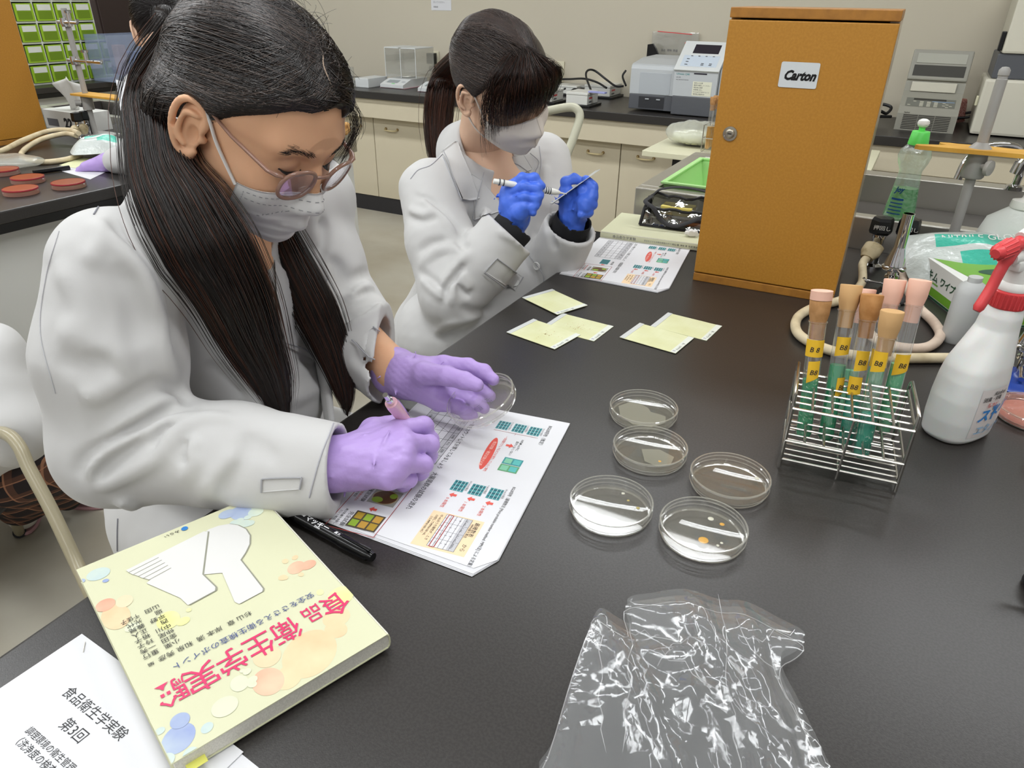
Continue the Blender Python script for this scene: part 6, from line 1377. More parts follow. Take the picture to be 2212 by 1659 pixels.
def glove(name, m, parent, wrist, fore, mcps, fingers, thumb, rw=0.028, rp=0.0125, rf=0.0092, h=0.0015, seed=1, palm_n=None, cuff=True, creases=()):
    "a gloved hand: wrist, forearm direction point, four knuckles, finger joints and thumb joints (all world points)"
    allp = np.array([wrist, fore]+list(mcps)+[p for f in fingers for p in f]+list(thumb)); s = SDF(allp.min(0)-0.04, allp.max(0)+0.04, h)
    wrist = np.array(wrist); fore = np.array(fore); mc = np.array(mcps); c = mc.mean(0); n_ = np.cross(mc[0]-wrist, mc[3]-wrist); n_ /= np.linalg.norm(n_)
    s.cone(fore, wrist, rw*1.06, rw, 0.01, flat=(n_, 0.80))
    for i in range(4): s.cone(wrist+(mc[i]-wrist)*0.06, mc[i], rw*0.72, rp, 0.012)
    for i in range(3): s.cone((mc[i]+mc[i+1])/2, wrist, rp*0.95, rw*0.8, 0.012)
    for i, f in enumerate(fingers):
        pts = [mc[i]]+[np.array(p) for p in f]; kk = (1.0, 1.03, 0.97, 0.86)[i]; rs = [rp*0.98]+[rf*kk*q for q in (1.02, 0.94, 0.80)][:len(f)]
        s.chain(pts, rs, 0.0028)
        for p in pts[:-1]: s.ball(p, rf*kk*1.08, 0.004)
    th = [np.array(p) for p in thumb]; s.cone(wrist+(th[0]-wrist)*0.3, th[0], rw*0.62, 0.0150, 0.014); s.chain(th, [0.0150, 0.0122, 0.0108, 0.0088][:len(th)], 0.004)
    if cuff:
        d = (fore-wrist); L = np.linalg.norm(d); d /= L; s.cone(fore-d*0.002, fore+d*0.001, rw*1.12, rw*1.12, 0.002, flat=(n_, 0.82))
    d = (c-wrist); d /= np.linalg.norm(d); r = np.random.default_rng(seed); e = np.cross(d, n_)
    for k in range(7):                                                # stretched wrinkles of the thin glove
        a = wrist+d*r.uniform(-0.02, 0.05)+e*r.uniform(-0.02, 0.02); dd = e*r.uniform(0.5, 1)+d*r.uniform(-0.6, 0.6); 
        for sg in (1, -1): s.cone(a+n_*sg*rw*0.72-dd*0.018, a+n_*sg*rw*0.72+dd*0.018, 0.0012, 0.0010, 0.003)
    s.warp(lambda x, y, z: 0.0007*vnoise(x, y, z, 190, seed)+0.0005*np.abs(vnoise(x, y, z, 420, seed+3)))
    return s.build(name, m, parent, smooth=1)

def collar(nb, up, fwd, parent, sc=1.0, gap=34, drop=0.03):
    "turned-down coat collar around the neck, open in front"
    up = np.array(up, float); up /= np.linalg.norm(up); fwd = np.array(fwd, float); fwd -= up*(fwd@up); fwd /= np.linalg.norm(fwd); lf = np.cross(up, fwd)
    prof = [(0.060, -0.030), (0.056, 0.010), (0.057, 0.026), (0.062, 0.031), (0.068, 0.026), (0.084, -0.004), (0.100, -0.030), (0.098, -0.034), (0.078, -0.012), (0.064, 0.018), (0.0605, 0.022), (0.0595, 0.008)]; n = 44; vs = []
    for i in range(n+1):
        a = math.radians(gap+(360-2*gap)*i/n); f = (1+math.cos(a))/2
        for r, z in prof:
            rr = r*sc*(1+0.10*f*f); o = max(0, r-0.068)/0.032
            vs.append(nb+(fwd*math.cos(a)+lf*math.sin(a)*0.95)*rr+up*(z*sc-drop*f*f*1.5-0.03*f*o)+fwd*0.018*f)
    m = len(prof); F = [(i*m+k, i*m+(k+1) % m, (i+1)*m+(k+1) % m, (i+1)*m+k) for i in range(n) for k in range(m)]
    return link('collar', npmesh('collar', vs, [np.array(F)], coat_m), parent)
def parting(bv, pts, m, parent, xf, r=0.0016):
    P_ = []
    for p in spline(pts, 8):
        d = p-HC; d /= np.linalg.norm(d); h = bv.ray_cast(Vector(HC+d*0.3), Vector(-d), 0.3)
        if h[0] is not None: P_.append(w2(xf, np.array(h[0])+d*0.0022))
    n = len(P_); b = MB(); b.tube(P_, [r*math.sin(math.pi*(i+0.5)/n)**0.5 for i in range(n)], m, 8, flat=0.5); b.build('parting', parent)
# ------------------------------------------------------------------ the student with glasses
P1 = empty('person', RM(-0.86, 0.60, 0), 0, 'person with long dark hair, glasses and mask in a white coat, writing with lilac gloves', 'person')
P1.location = (0, 0, 0)
Q1 = np.array([[0.75, 0.418, 0.512], [-0.376, 0.907, -0.191], [-0.544, -0.05, 0.837]]); u_, _, v_ = np.linalg.svd(Q1); Q1 = u_ @ v_
X1 = (Q1, np.array([-0.300, 0.839, 0.371+TT]))
nb = RM(-0.755, 0.60, 1.045); nloc = Q1.T @ (nb-X1[1])
hs = head_sdf(nloc); poly = hs.polys(); bv1 = bvh_of(poly)
body_v = relax(poly[0], poly[1], poly[2], 1) @ Q1.T+X1[1]
# torso, arms and hands of skin continue inside the clothes
sk = SDF((-0.75, 0.45, 0.45), (0.0, 1.2, 1.12), 0.006)
shR, shL = RM(-0.744, 0.442, 1.045), RM(-0.730, 0.765, 1.045)
elR, wrR = np.array([-0.455, 0.690, 0.838]), J(722, 1002, 0.846)
elL, wrL = K(742, 690, 1.04), K(858, 805, 0.972)
sk.chain([RM(-0.88, 0.60, 0.60), RM(-0.83, 0.60, 0.80), RM(-0.78, 0.60, 0.97)], [0.12, 0.105, 0.11], 0.05); sk.cone(RM(-0.77, 0.60, 1.0), nb, 0.08, 0.052, 0.03)
sk.chain([shR, elR, wrR], [0.03, 0.03, 0.024], 0.02); sk.chain([shL-0.02*rt_, elL, wrL, K(885, 815, 0.96)], [0.03, 0.03, 0.026, 0.026], 0.02); sk.cone(shR, shL, 0.03, 0.03, 0.03)
v2, t2, q2 = sk.polys(); n0 = len(body_v)
me = npmesh('body', np.concatenate([body_v, v2]), [np.concatenate([poly[1], t2+n0]) if len(t2) else poly[1], np.concatenate([poly[2], q2+n0])], skin1); link('body', me, P1)
# coat
c1 = Cloth((-0.80, 0.42, 0.47), (-0.10, 1.22, 1.16), 0.0036); S = c1.sd
S.chain([RM(-0.87, 0.60, 0.56), RM(-0.83, 0.60, 0.78), RM(-0.78, 0.60, 0.94)], [0.150, 0.135, 0.120], 0.05); 
S.chain([RM(-0.82, 0.52, 0.60), RM(-0.66, 0.48, 0.60)], [0.105, 0.09], 0.06); S.chain([RM(-0.85, 0.70, 0.60), RM(-0.63, 0.72, 0.60)], [0.12, 0.10], 0.06)
S.cone(RM(-0.80, 0.60, 0.86), RM(-0.70, 0.60, 0.80), 0.10, 0.07, 0.06)
S.chain([shR+np.array([0.03, 0, -0.02]), RM(-0.770, 0.60, 1.045), shL], [0.058, 0.070, 0.058], 0.04)
S.chain([shR+np.array([0.014, 0, -0.008]), (shR+elR)/2+np.array([0.004, 0.0, 0.0]), elR+np.array([0.004, 0, -0.004])], [0.062, 0.077, 0.069], 0.015)
S.chain([elR, elR*0.45+wrR*0.55, wrR+np.array([0.004, 0, 0])], [0.068, 0.057, 0.047], 0.02)
S.cone(J(560, 1040, 0.83), J(700, 1058, 0.828), 0.034, 0.030, 0.02)
S.chain([shL-0.02*rt_, (shL+elL)/2-0.02*rt_, elL-0.004*rt_], [0.060, 0.064, 0.062], 0.02); S.chain([elL, elL*0.5+wrL*0.5, wrL], [0.062, 0.057, 0.053], 0.02)
c1.freeze()
c1.folds([(9, -7, [(203, 464), (262, 499), (336, 578), (371, 676), (378, 730), (412, 800), (424, 856)]), (12, 5, [(180, 475), (240, 510), (310, 590), (345, 680), (360, 760), (395, 830)]),
    (9, -10, [(415, 878), (376, 842), (336, 835), (297, 854), (252, 879)]), (8, 8, [(410, 852), (361, 858), (317, 881), (272, 911), (238, 940), (190, 970)]),
    (8, -9, [(406, 889), (356, 894), (307, 919), (257, 938), (213, 968), (178, 1003), (171, 1040)]), (8, 9, [(440, 896), (380, 904), (317, 929), (272, 953), (223, 978), (198, 1008), (196, 1045)]),
    (6, -8, [(408, 912), (361, 926), (338, 948), (332, 975)]), (9, 9, [(520, 905), (460, 900), (415, 912), (381, 929), (361, 955), (336, 990), (287, 1019), (238, 1044), (200, 1062)]),
    (7, -8, [(320, 938), (277, 973), (238, 1003), (208, 1037)]), (9, 5, [(432, 940), (415, 973), (420, 1003), (386, 1050)]), (6, -7, [(404, 948), (394, 978), (402, 1006)]),
    (12, 5, [(534, 963), (495, 1003), (465, 1037), (435, 1082)]), (12, -4, [(560, 940), (530, 975), (490, 1030), (470, 1075)]), (16, 4, [(120, 700), (200, 740), (300, 800)]), (12, 5, [(170, 860), (220, 850), (270, 815)]), (14, -4, [(110, 780), (180, 790), (260, 770)]),
    (14, 4, [(120, 560), (170, 640), (190, 740)]), (14, -5, [(250, 560), (290, 660), (300, 760)]), (10, 4, [(230, 460), (215, 520), (190, 580)]), (10, 6, [(250, 1080), (330, 1105), (420, 1100), (520, 1064)]),
    (8, -8, [(740, 692), (777, 677), (815, 654)]), (8, 8, [(745, 704), (783, 687), (816, 666), (850, 656)]), (8, -8, [(725, 668), (765, 641), (806, 618)]), (8, 8, [(740, 655), (783, 625), (806, 617)]),
    (8, -7, [(745, 612), (771, 599), (797, 588)]), (12, -7, [(700, 560), (735, 590), (755, 640)]), (8, -6, [(690, 470), (700, 510), (690, 560)]), (12, 5, [(640, 560), (690, 640), (720, 700)]), (8, 7, [(684, 425), (672, 480), (682, 540)]), (8, 6, [(720, 560), (705, 600), (695, 640)]),
    (14, 5, [(430, 640), (470, 720), (520, 800), (560, 870)]), (10, -6, [(445, 780), (500, 830), (540, 885)]), (12, 4, [(280, 430), (330, 500), (390, 560), (430, 640)]), (9, -5, [(600, 740), (650, 770), (700, 800)]), (12, 5, [(610, 870), (660, 850), (700, 830)]),
    (8, 4, [(860, 730), (890, 745), (915, 760)]), (10, -6, [(760, 760), (790, 790), (820, 830)]), (9, 5, [(830, 690), (860, 720), (880, 760)]), (9, -4, [(600, 1000), (560, 960), (520, 935)])])
S.warp(lambda x, y, z: 0.0022*vnoise(x, y, z, 26, 2)+0.0010*vnoise(x, y, z, 70, 5))
# open cuffs
dR = wrR-elR; dR /= np.linalg.norm(dR); S.cut(J(735, 1000, 0.846)+dR*0.0, dR+np.array([0, 0.12, 0.0])); S.cone(wrR-dR*0.05, wrR+dR*0.05, 0.036, 0.042, 0.002, 'sub')
dL = wrL-elL; dL /= np.linalg.norm(dL)
Sx = SDF.sub
S2 = S.sub(wrL-0.09, wrL+0.12)
if S2:
    X, Y, Z = S.pts(S2); pl = ((X-wrL[0])*dL[0]+(Y-wrL[1])*dL[1]+(Z-wrL[2])*dL[2]-0.006); S.D[S2] = np.maximum(S.D[S2], pl.astype(np.float32))
S.cone(wrL-dL*0.075, wrL+dL*0.05, 0.044, 0.048, 0.002, 'sub')
# neck opening
S.cone(nb+np.array([0.0, 0, -0.05]), X1[1]+Q1 @ np.array([-0.02, 0, -0.04]), 0.060, 0.074, 0.01, 'sub')
# seat everything above the bench top where it lies on it
bx = S.sub((-0.45, 0.42, 0.74), (-0.10, 1.22, 0.84)); X, Y, Z = S.pts(bx); rx = X*V2[0]+Y*V2[1]+0*Z; S.D[bx] = np.where((rx > -0.592) & (Z < TT+0.0015), np.maximum(S.D[bx], (TT+0.0015-Z).astype(np.float32)), S.D[bx])
coat = S.build('coat', coat_m, P1, smooth=1)
cp = (np.array([v.co[:] for v in coat.data.vertices]), [tuple(p.vertices) for p in coat.data.polygons]); cb1 = BVHTree.FromPolygons([tuple(p) for p in cp[0]], cp[1])
patch('lapel', cb1, [(590, 560), (640, 620), (728, 806), (600, 738)], coat_m, coat, 0.003)
patch('lapel', cb1, [(330, 420), (400, 500), (560, 760), (470, 740)], coat_m, coat, 0.002)
patch('cuff_tab', cb1, [(568, 1034), (654, 1031), (648, 1056), (567, 1062)], coat_m, coat, 0.002, 10, 0.002)
patch('cuff_tab', cb1, [(806, 708), (855, 750), (826, 800), (770, 738)], coat_m, coat, 0.001, 10, 0.002)
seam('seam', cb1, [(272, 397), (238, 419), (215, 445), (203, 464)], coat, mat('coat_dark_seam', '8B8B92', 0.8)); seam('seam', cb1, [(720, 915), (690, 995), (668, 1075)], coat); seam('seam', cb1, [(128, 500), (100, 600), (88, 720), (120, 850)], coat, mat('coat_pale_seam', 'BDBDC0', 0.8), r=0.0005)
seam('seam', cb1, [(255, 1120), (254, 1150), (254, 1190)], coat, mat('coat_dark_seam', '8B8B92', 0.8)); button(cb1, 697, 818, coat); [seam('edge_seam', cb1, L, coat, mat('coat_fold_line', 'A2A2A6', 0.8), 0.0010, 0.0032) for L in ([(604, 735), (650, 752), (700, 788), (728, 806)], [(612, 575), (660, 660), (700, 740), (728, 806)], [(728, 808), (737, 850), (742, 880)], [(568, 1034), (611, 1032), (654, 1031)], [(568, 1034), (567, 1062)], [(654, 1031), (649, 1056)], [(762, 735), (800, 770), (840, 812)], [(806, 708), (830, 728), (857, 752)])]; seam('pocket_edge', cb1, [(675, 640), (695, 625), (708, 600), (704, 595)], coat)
# coat hangs behind the collar: raised collar band
collar(nb+np.array([0, 0, -0.012]), Q1 @ np.array([0.35, 0, 1.0]), RM(1, -0.1, 0), coat)
# dark scarf-like knit neck below the coat
# hair
mass = SDF((-0.125, -0.105, -0.13), (0.12, 0.105, 0.155), 0.0016)
mass.ellip(HC, HE*0.985, k=0); mass.ellip((0.030, 0, 0.052), (0.070, 0.074, 0.072), k=0.02)
X, Y, Z = mass.pts((slice(None),)*3)
line_ = (X-0.052)*0.74-(Z-0.055+0.010*np.cos(Y*30))*0.67+np.where(Y > 0.02, -0.010, 0.0)
mass.comb((slice(None),)*3, (-line_).astype(np.float32), 0.010, 'sub')
for sg in (1, -1): mass.ellip((-0.001, sg*0.086, -0.004), (0.027, 0.022, 0.040), k=0.004, mode='sub')
mass.cone((-0.055, 0.03, -0.01), (-0.075, 0.02, -0.09), 0.05, 0.045, 0.02); mass.cone((-0.055, -0.03, -0.01), (-0.066, -0.030, -0.085), 0.045, 0.028, 0.02)
mass.warp(lambda x, y, z: 0.0009*np.sin(140*y+60*z)+0.0006*np.sin(300*y-120*z))
H1 = empty('hair', parent_dummy := (0, 0, 0)); H1.parent = P1
mp = mass.polys(); mbv = bvh_of((relax(mp[0], mp[1], mp[2], 1), mp[1], mp[2])); mass.build('scalp_hair', hair1, H1, smooth=1, xf=X1)
r = np.random.default_rng(3)
def jit(a, n, s): return np.repeat(np.array([a], float), n, 0)+r.normal(0, s, (n, 3))
gather = np.array([-0.092, -0.020, 0.040])
def along(pts, n, s): 
    c = np.array(spline(pts, 10)); i = r.uniform(0, len(c)-1.001, n); k = i.astype(int); f = (i-k)[:, None]; return c[k]*(1-f)+c[k+1]*f+r.normal(0, s, (n, 3))
# right side: from the parting and the brow line, back over the ear to the gather
part = [(0.078, -0.004, 0.098), (0.055, -0.008, 0.118), (0.030, -0.006, 0.130)]
st = along(part+[(0.0, -0.004, 0.138), (-0.04, -0.002, 0.130)], 1500, 0.004); en = jit(gather, 1500, 0.010); A1 = comb_paths(st, en, sag=(0.25, -0.35, 0.0))
st = along([(0.080, -0.004, 0.092), (0.076, -0.030, 0.082), (0.062, -0.056, 0.066), (0.045, -0.070, 0.050), (0.030, -0.078, 0.040)], 1300, 0.004); en = jit((-0.085, -0.045, 0.020), 1300, 0.012); A2 = comb_paths(st, en, sag=(0.0, -0.25, -0.02))
st = along(part, 900, 0.004); en = along([(0.030, -0.080, 0.044), (-0.02, -0.085, 0.035), (-0.06, -0.066, 0.0)], 900, 0.008); A3 = comb_paths(st, en, sag=(0.45, -0.05, -0.05))
st = along(part+[(0.0, 0.0, 0.138), (-0.05, 0, 0.125)], 1300, 0.004); en = along([(0.03, 0.080, 0.03), (-0.05, 0.07, 0.02), (-0.09, 0.02, 0.04)], 1300, 0.01); A4 = comb_paths(st, en, sag=(0.3, 0.3, 0.0))
st = r.normal(size=(900, 3)); st /= np.linalg.norm(st, axis=1, keepdims=True); st = st[(st[:, 0] < 0.0) & (st[:, 2] > -0.1)]; st = HC+st*HE; A5 = comb_paths(st, jit(gather, len(st), 0.014))
st = along([(-0.03, -0.075, 0.05), (-0.07, -0.06, 0.05), (-0.10, -0.02, 0.05), (-0.10, 0.03, 0.04)], 700, 0.006); en = along([(-0.045, -0.07, -0.06), (-0.075, -0.05, -0.09), (-0.09, -0.01, -0.08), (-0.08, 0.04, -0.07)], 700, 0.014); A6 = comb_paths(st, en)
paths = onto(mbv, np.concatenate([A1, A2, A3, A4, A5, A6])); rad = r.uniform(0.00025, 0.00055, (len(paths), 1))*np.ones((1, 16)); rad[:, -1] *= 0.3
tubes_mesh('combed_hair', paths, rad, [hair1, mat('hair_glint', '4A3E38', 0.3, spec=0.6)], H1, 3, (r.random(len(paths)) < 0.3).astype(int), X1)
# thin fringe on the far temple and fly-away hairs
fr_ = []
for k in range(60):
    s0 = np.array([0.082, 0.020+0.02*r.random(), 0.090]); e0 = np.array([0.094+r.normal(0, 0.003), 0.050+r.normal(0, 0.006), 0.030+r.normal(0, 0.012)]); t = np.linspace(0, 1, 12)[:, None]
    c = s0*(1-t)+e0*t+np.sin(math.pi*t)*np.array([0.006, 0.008, 0.003]); fr_.append(c+r.normal(0, 0.0006, c.shape).cumsum(0)*0.4)
for k in range(110):
    d = r.normal(size=3); d[2] = abs(d[2])+0.8; d[0] -= 0.5; d /= np.linalg.norm(d); s0 = HC+d*HE*0.99; dd = np.cross(d, r.normal(size=3)); dd /= np.linalg.norm(dd); t = np.linspace(0, 1, 12)[:, None]; L = r.uniform(0.02, 0.06)
    fr_.append(s0+dd*t*L+d*(np.sin(math.pi*t*0.7)*r.uniform(0.004, 0.012)))
fr_ = np.array(fr_); tubes_mesh('loose_hair', fr_, np.full(fr_.shape[:2], 0.00018), [hair1], H1, 3, None, X1)
# the gathered lock and the long falls over both shoulders
g0 = w2(X1, (-0.088, -0.022, 0.045))
tress('long_hair', [g0, K(330, 200, .79), K(336, 285, .765), K(352, 375, .75), K(398, 460, .742), K(450, 545, .75), K(503, 640, .775), K(543, 735, .808), K(585, 825, .83), K(612, 912, .852)],
      [0.024, 0.030, 0.031, 0.034, 0.042, 0.047, 0.043, 0.037, 0.027, 0.010], 2600, [hair1, hair1, hair2, hair_t], H1, P=30, axis=rt_, fl=0.42, seed=5)
tress('long_hair', [w2(X1, (-0.07, 0.04, 0.0)), K(545, 400, .93), K(600, 500, .925), K(640, 585, .93), K(682, 670, .94), K(722, 765, .955), K(745, 850, .965), K(750, 897, .97)],
      [0.025, 0.028, 0.022, 0.027, 0.029, 0.023, 0.013, 0.004], 1500, [hair1, hair2, hair_t], H1, P=28, axis=rt_, fl=0.4, seed=6)
tress('hair_wisp', [w2(X1, (-0.080, -0.030, 0.02)), K(318, 250, .80), K(310, 330, .80), K(325, 400, .80), K(400, 560, .80), K(470, 700, .81)], [0.018, 0.022, 0.02, 0.018, 0.016, 0.01], 140, [hair1], H1, P=26, axis=rt_, fl=0.6, seed=9, core=False, wav=0.012)
parting(mbv, [(0.080, -0.003, 0.095), (0.062, -0.010, 0.112), (0.050, -0.004, 0.122)], mat('scalp', 'B09A88', 0.6), H1, X1)
# brows and lashes
def brow(bv, pts, n, parent, xf, m=hair1, ln=0.006, rd=0.00022):
    c = np.array(spline(pts, 10)); out = []
    for k in range(n):
        i = r.integers(0, len(c)); p = c[i]+np.array([0, r.normal(0, 0.0008), r.normal(0, 0.0021)]); h = bv.ray_cast(Vector((0.3, p[1], p[2])), Vector((-1, 0, 0)), 0.4)
        if h[0] is None: continue
        q_ = np.array(h[0]); tg = c[min(i+1, len(c)-1)]-c[max(i-1, 0)]; tg /= np.linalg.norm(tg)+1e-9; tg += np.array([0, 0, 0.25]); L_ = ln*r.uniform(0.6, 1.1)
        e = q_+tg*L_; h2 = bv.ray_cast(Vector((0.3, e[1], e[2])), Vector((-1, 0, 0)), 0.4); e = np.array(h2[0]) if h2[0] is not None else e
        t = np.linspace(0, 1, 4)[:, None]; out.append(q_*(1-t)+e*t+np.array([0.0006, 0, 0])*(0.4+np.sin(math.pi*t)))
    out = np.array(out); tubes_mesh('eyebrow', out, np.tile(np.linspace(rd, rd*0.4, 4), (len(out), 1)), [m], parent, 3, None, xf)
def lash(bv, sg, parent, xf, n=34):
    out = []
    for k in range(n):
        a = k/(n-1); y = sg*(0.0185+0.026*a); z = 0.0135-0.0035*math.sin(math.pi*a)+0.001*a; h = bv.ray_cast(Vector((0.3, y, z)), Vector((-1, 0, 0)), 0.4)
        q_ = np.array(h[0]); t = np.linspace(0, 1, 5)[:, None]; out.append(q_+t*np.array([0.0075, sg*0.002*(a-0.3), -0.0035])+t*t*np.array([0, 0, 0.003]))
    tubes_mesh('eyelashes', np.array(out), np.tile(np.linspace(0.0003, 0.0001, 5), (n, 1)), [hair1], parent, 3, None, xf)
    pts = []
    for k in range(9): 
        a = k/8; h = bv.ray_cast(Vector((0.3, sg*(0.018+0.027*a), 0.0135-0.0035*math.sin(math.pi*a))), Vector((-1, 0, 0)), 0.4); pts.append(w2(xf, np.array(h[0])+np.array([0.0003, 0, 0])))
    b = MB(); b.tube(pts, 0.0008, hair1, 6); b.build('lid_line', parent)
for sg in (-1, 1): brow(bv1, [(0, sg*0.014, 0.034), (0, sg*0.028, 0.039), (0, sg*0.040, 0.040), (0, sg*0.050, 0.035)], 130, P1, X1); lash(bv1, sg, P1, X1)
# mask with pleats, stitching and ear loops
mk, mg_ = mask_mesh('face_mask', bv1, mask_m, P1, X1, [-0.004, -0.010, -0.016], [-0.106, -0.102, -0.080], 54, tent=0.005)
def gp_(i, j, off=0.0006): p = mg_[int(i), int(j)]; n_ = np.cross(mg_[min(int(i)+1, 56), int(j)]-mg_[max(int(i)-1, 0), int(j)], mg_[int(i), min(int(j)+1, 40)]-mg_[int(i), max(int(j)-1, 0)]); n_ /= np.linalg.norm(n_)+1e-9; n_ *= np.sign(n_[0]+1e-9); return w2(X1, p+n_*off)
b = MB(); stm = mat('stitch_grey', '8C8C90', 0.7)
for j_ in (3, 7):
    for k in range(4, 52, 2): b.rod(gp_(k, j_), gp_(k+1, j_), 0.00035, stm, 4)
for k in range(3, 38, 2): b.rod(gp_(3, k), gp_(3, k+1), 0.0003, mat('stitch_pale', 'B5B5B8', 0.7), 4)
for k in range(0, 10): b.rod(gp_(6+k*1.5, 20-k*1.1), gp_(6.8+k*1.5, 19.4-k*1.1), 0.00035, stm, 4)
b.build('stitching', mk)
def ear_loop(grid, sg, parent, xf, m, wd=0.0028, jt=2, jb=38):
    i = 0 if sg < 0 else 56; b = MB(); top, bot = grid[i, jt], grid[i, jb]; ey = sg
    up = spline([top, (0.030, ey*0.0735, 0.004) if True else 0, (0.012, ey*0.0775, 0.026), (-0.006, ey*0.080, 0.0385), (-0.020, ey*0.080, 0.026)], 6); lo = spline([bot, (0.020, ey*0.070, -0.052), (0.004, ey*0.0745, -0.036), (-0.012, ey*0.078, -0.022), (-0.020, ey*0.080, 0.0)], 6)
    for pts in (up, lo):
        P_ = [w2(xf, p) for p in pts]; b.tube(P_, wd*0.85, m, 8, flat=0.8)
    b.build('ear_loop', parent)
for sg in (-1, 1): ear_loop(mg_, sg, mk, X1, mask_m)
# glasses
gl_m = mat('frame_brown', '957263', 0.2, spec=0.5, coat=0.3); lens_m = thin('lens', 'C9B8E0', tint=(0.99, 0.97, 1.0), gloss=0.35, rough=0.01, haze=0.04)
gt = empty('glasses', label='round brown translucent glasses on the long-haired person', cat='glasses'); gt.matrix_world = Matrix(((*Q1[0], X1[1][0]), (*Q1[1], X1[1][1]), (*Q1[2], X1[1][2]), (0, 0, 0, 1)))
GX, GZ = 0.109, 0.0065
def lens_pts(sg, s=1.0, x=0.0, n=40):
    out = []
    for k in range(n):
        a = 2*math.pi*k/n; e = 2.4; c, s_ = math.cos(a), math.sin(a); kk = (abs(c)**e+abs(s_)**e)**(-1/e); y, z = 0.0228*s*kk*c, 0.0185*s*kk*s_; out.append((GX+x-0.18*abs(y+0.033)*0.3*0-0.010*((sg*0.034+y)/0.066)**2+0.10*z, sg*0.034+y, GZ+z))
    return out
for sg in (-1, 1):
    b = MB(); b.tube(lens_pts(sg), 0.0023, gl_m, 10, closed=True); b.build('rim', gt)
    b = MB(); b.add(lens_pts(sg, 0.96), [tuple(range(40))], lens_m); b.add(lens_pts(sg, 0.96, 0.0012), [tuple(range(39, -1, -1))], lens_m); b.build('lens', gt)
    b = MB(); b.tube([(GX-0.009, sg*0.057, GZ+0.011), (GX-0.012, sg*0.065, GZ+0.013), (GX-0.018, sg*0.0705, GZ+0.014), (0.045, sg*0.0775, 0.027), (0.004, sg*0.0795, 0.0355), (-0.012, sg*0.080, 0.030), (-0.028, sg*0.078, 0.010)], [0.0028, 0.0038, 0.0034, 0.0028, 0.0026, 0.002, 0.0015], gl_m, 10, flat=0.6); b.build('temple', gt)
b = MB(); b.tube([(GX-0.001, -0.0105, GZ+0.007), (GX+0.004, -0.004, GZ+0.011), (GX+0.004, 0.004, GZ+0.011), (GX-0.001, 0.0105, GZ+0.007)], 0.0019, gl_m, 10); b.build('bridge', gt)
# gloves
def P1z(L): return [J(*p) for p in L]
gR = glove('glove', lilac, P1, J(762, 1000, 0.846), J(722, 1002, 0.846), P1z([(858, 930, .868), (874, 958, .868), (866, 1000, .856), (838, 1034, .842)]),
      [P1z([(916, 918, .862), (929, 950, .842), (918, 968, .826)]), P1z([(929, 960, .852), (925, 985, .832), (905, 985, .820)]), P1z([(916, 1003, .842), (908, 1020, .822), (888, 1016, .815)]), P1z([(884, 1036, .828), (872, 1046, .814), (852, 1040, .812)])],
      P1z([(808, 930, .860), (862, 917, .856), (900, 932, .840), (914, 950, .828)]), rw=0.030, seed=3)
dc = K(1037, 858, 0.905)
gL = glove('glove', lilac, P1, K(876, 812, 0.962), K(852, 802, 0.974), [K(958, 788, .945), K(966, 815, .950), K(962, 843, .948), K(948, 868, .938)],
      [[K(1012, 790, .938), K(1045, 803, .930), K(1066, 820, .925)], [K(1015, 825, .942), K(1042, 842, .935), K(1058, 856, .928)], [K(1008, 856, .938), K(1032, 872, .930), K(1046, 882, .922)], [K(990, 880, .928), K(1008, 892, .920), K(1022, 898, .915)]],
      [K(915, 808, .925), K(965, 812, .900), K(1003, 822, .888), K(1030, 832, .884)], rw=0.030, seed=7)
# held dish
nd = -0.36*rt_+0.75*up_-0.55*fw_; nd /= np.linalg.norm(nd); zq = Vector(nd).to_track_quat('Z', 'Y')
base = dc-nd*0.0145
hd = petri(tuple(base), 'empty clear petri dish held up in the left lilac glove', rot=zq.to_euler(), group=None, text=(('56.9%', -0.012, 0.004, 0.008, dl(10)), ('1100', -0.006, -0.010, 0.007, dl(10))))
# pink pen
tip = J(921, 968, TT+0.0035); best = min(((abs(np.linalg.norm(K(832, 853, d)-tip)-0.142), d) for d in np.arange(0.66, 0.84, 0.001)))
top = K(832, 853, best[1]); pd = Vector(top-tip).normalized(); L_ = float(np.linalg.norm(top-tip))
t = empty('pen', tuple(tip), label='pink ballpoint pen held in the right lilac glove', cat='pen'); t.rotation_euler = pd.to_track_quat('X', 'Z').to_euler()
pk = mat('pen_pink', 'E5AFBF', 0.3, trans=0.2); b = MB(); b.tube([(0, 0, 0), (0.004, 0, 0), (0.012, 0, 0), (0.013, 0, 0), (0.05, 0, 0), (0.06, 0, 0), (L_-0.026, 0, 0), (L_-0.018, 0, 0)], [0.0005, 0.0012, 0.003, 0.0052, 0.0062, 0.0062, 0.0078, 0.0072], pk, 20); b.build('barrel', t)
b = MB(); b.tube([(L_-0.018, 0, 0), (L_-0.010, 0, 0), (L_-0.009, 0, 0), (L_, 0, 0)], [0.0042, 0.0040, 0.0030, 0.0030], chrome, 16); b.build('clicker', t); b = MB(); b.tube([(L_-0.02, 0, 0.006), (L_-0.03, 0, 0.009), (L_-0.065, 0, 0.0085)], 0.0013, chrome, 8); b.build('clip', t)
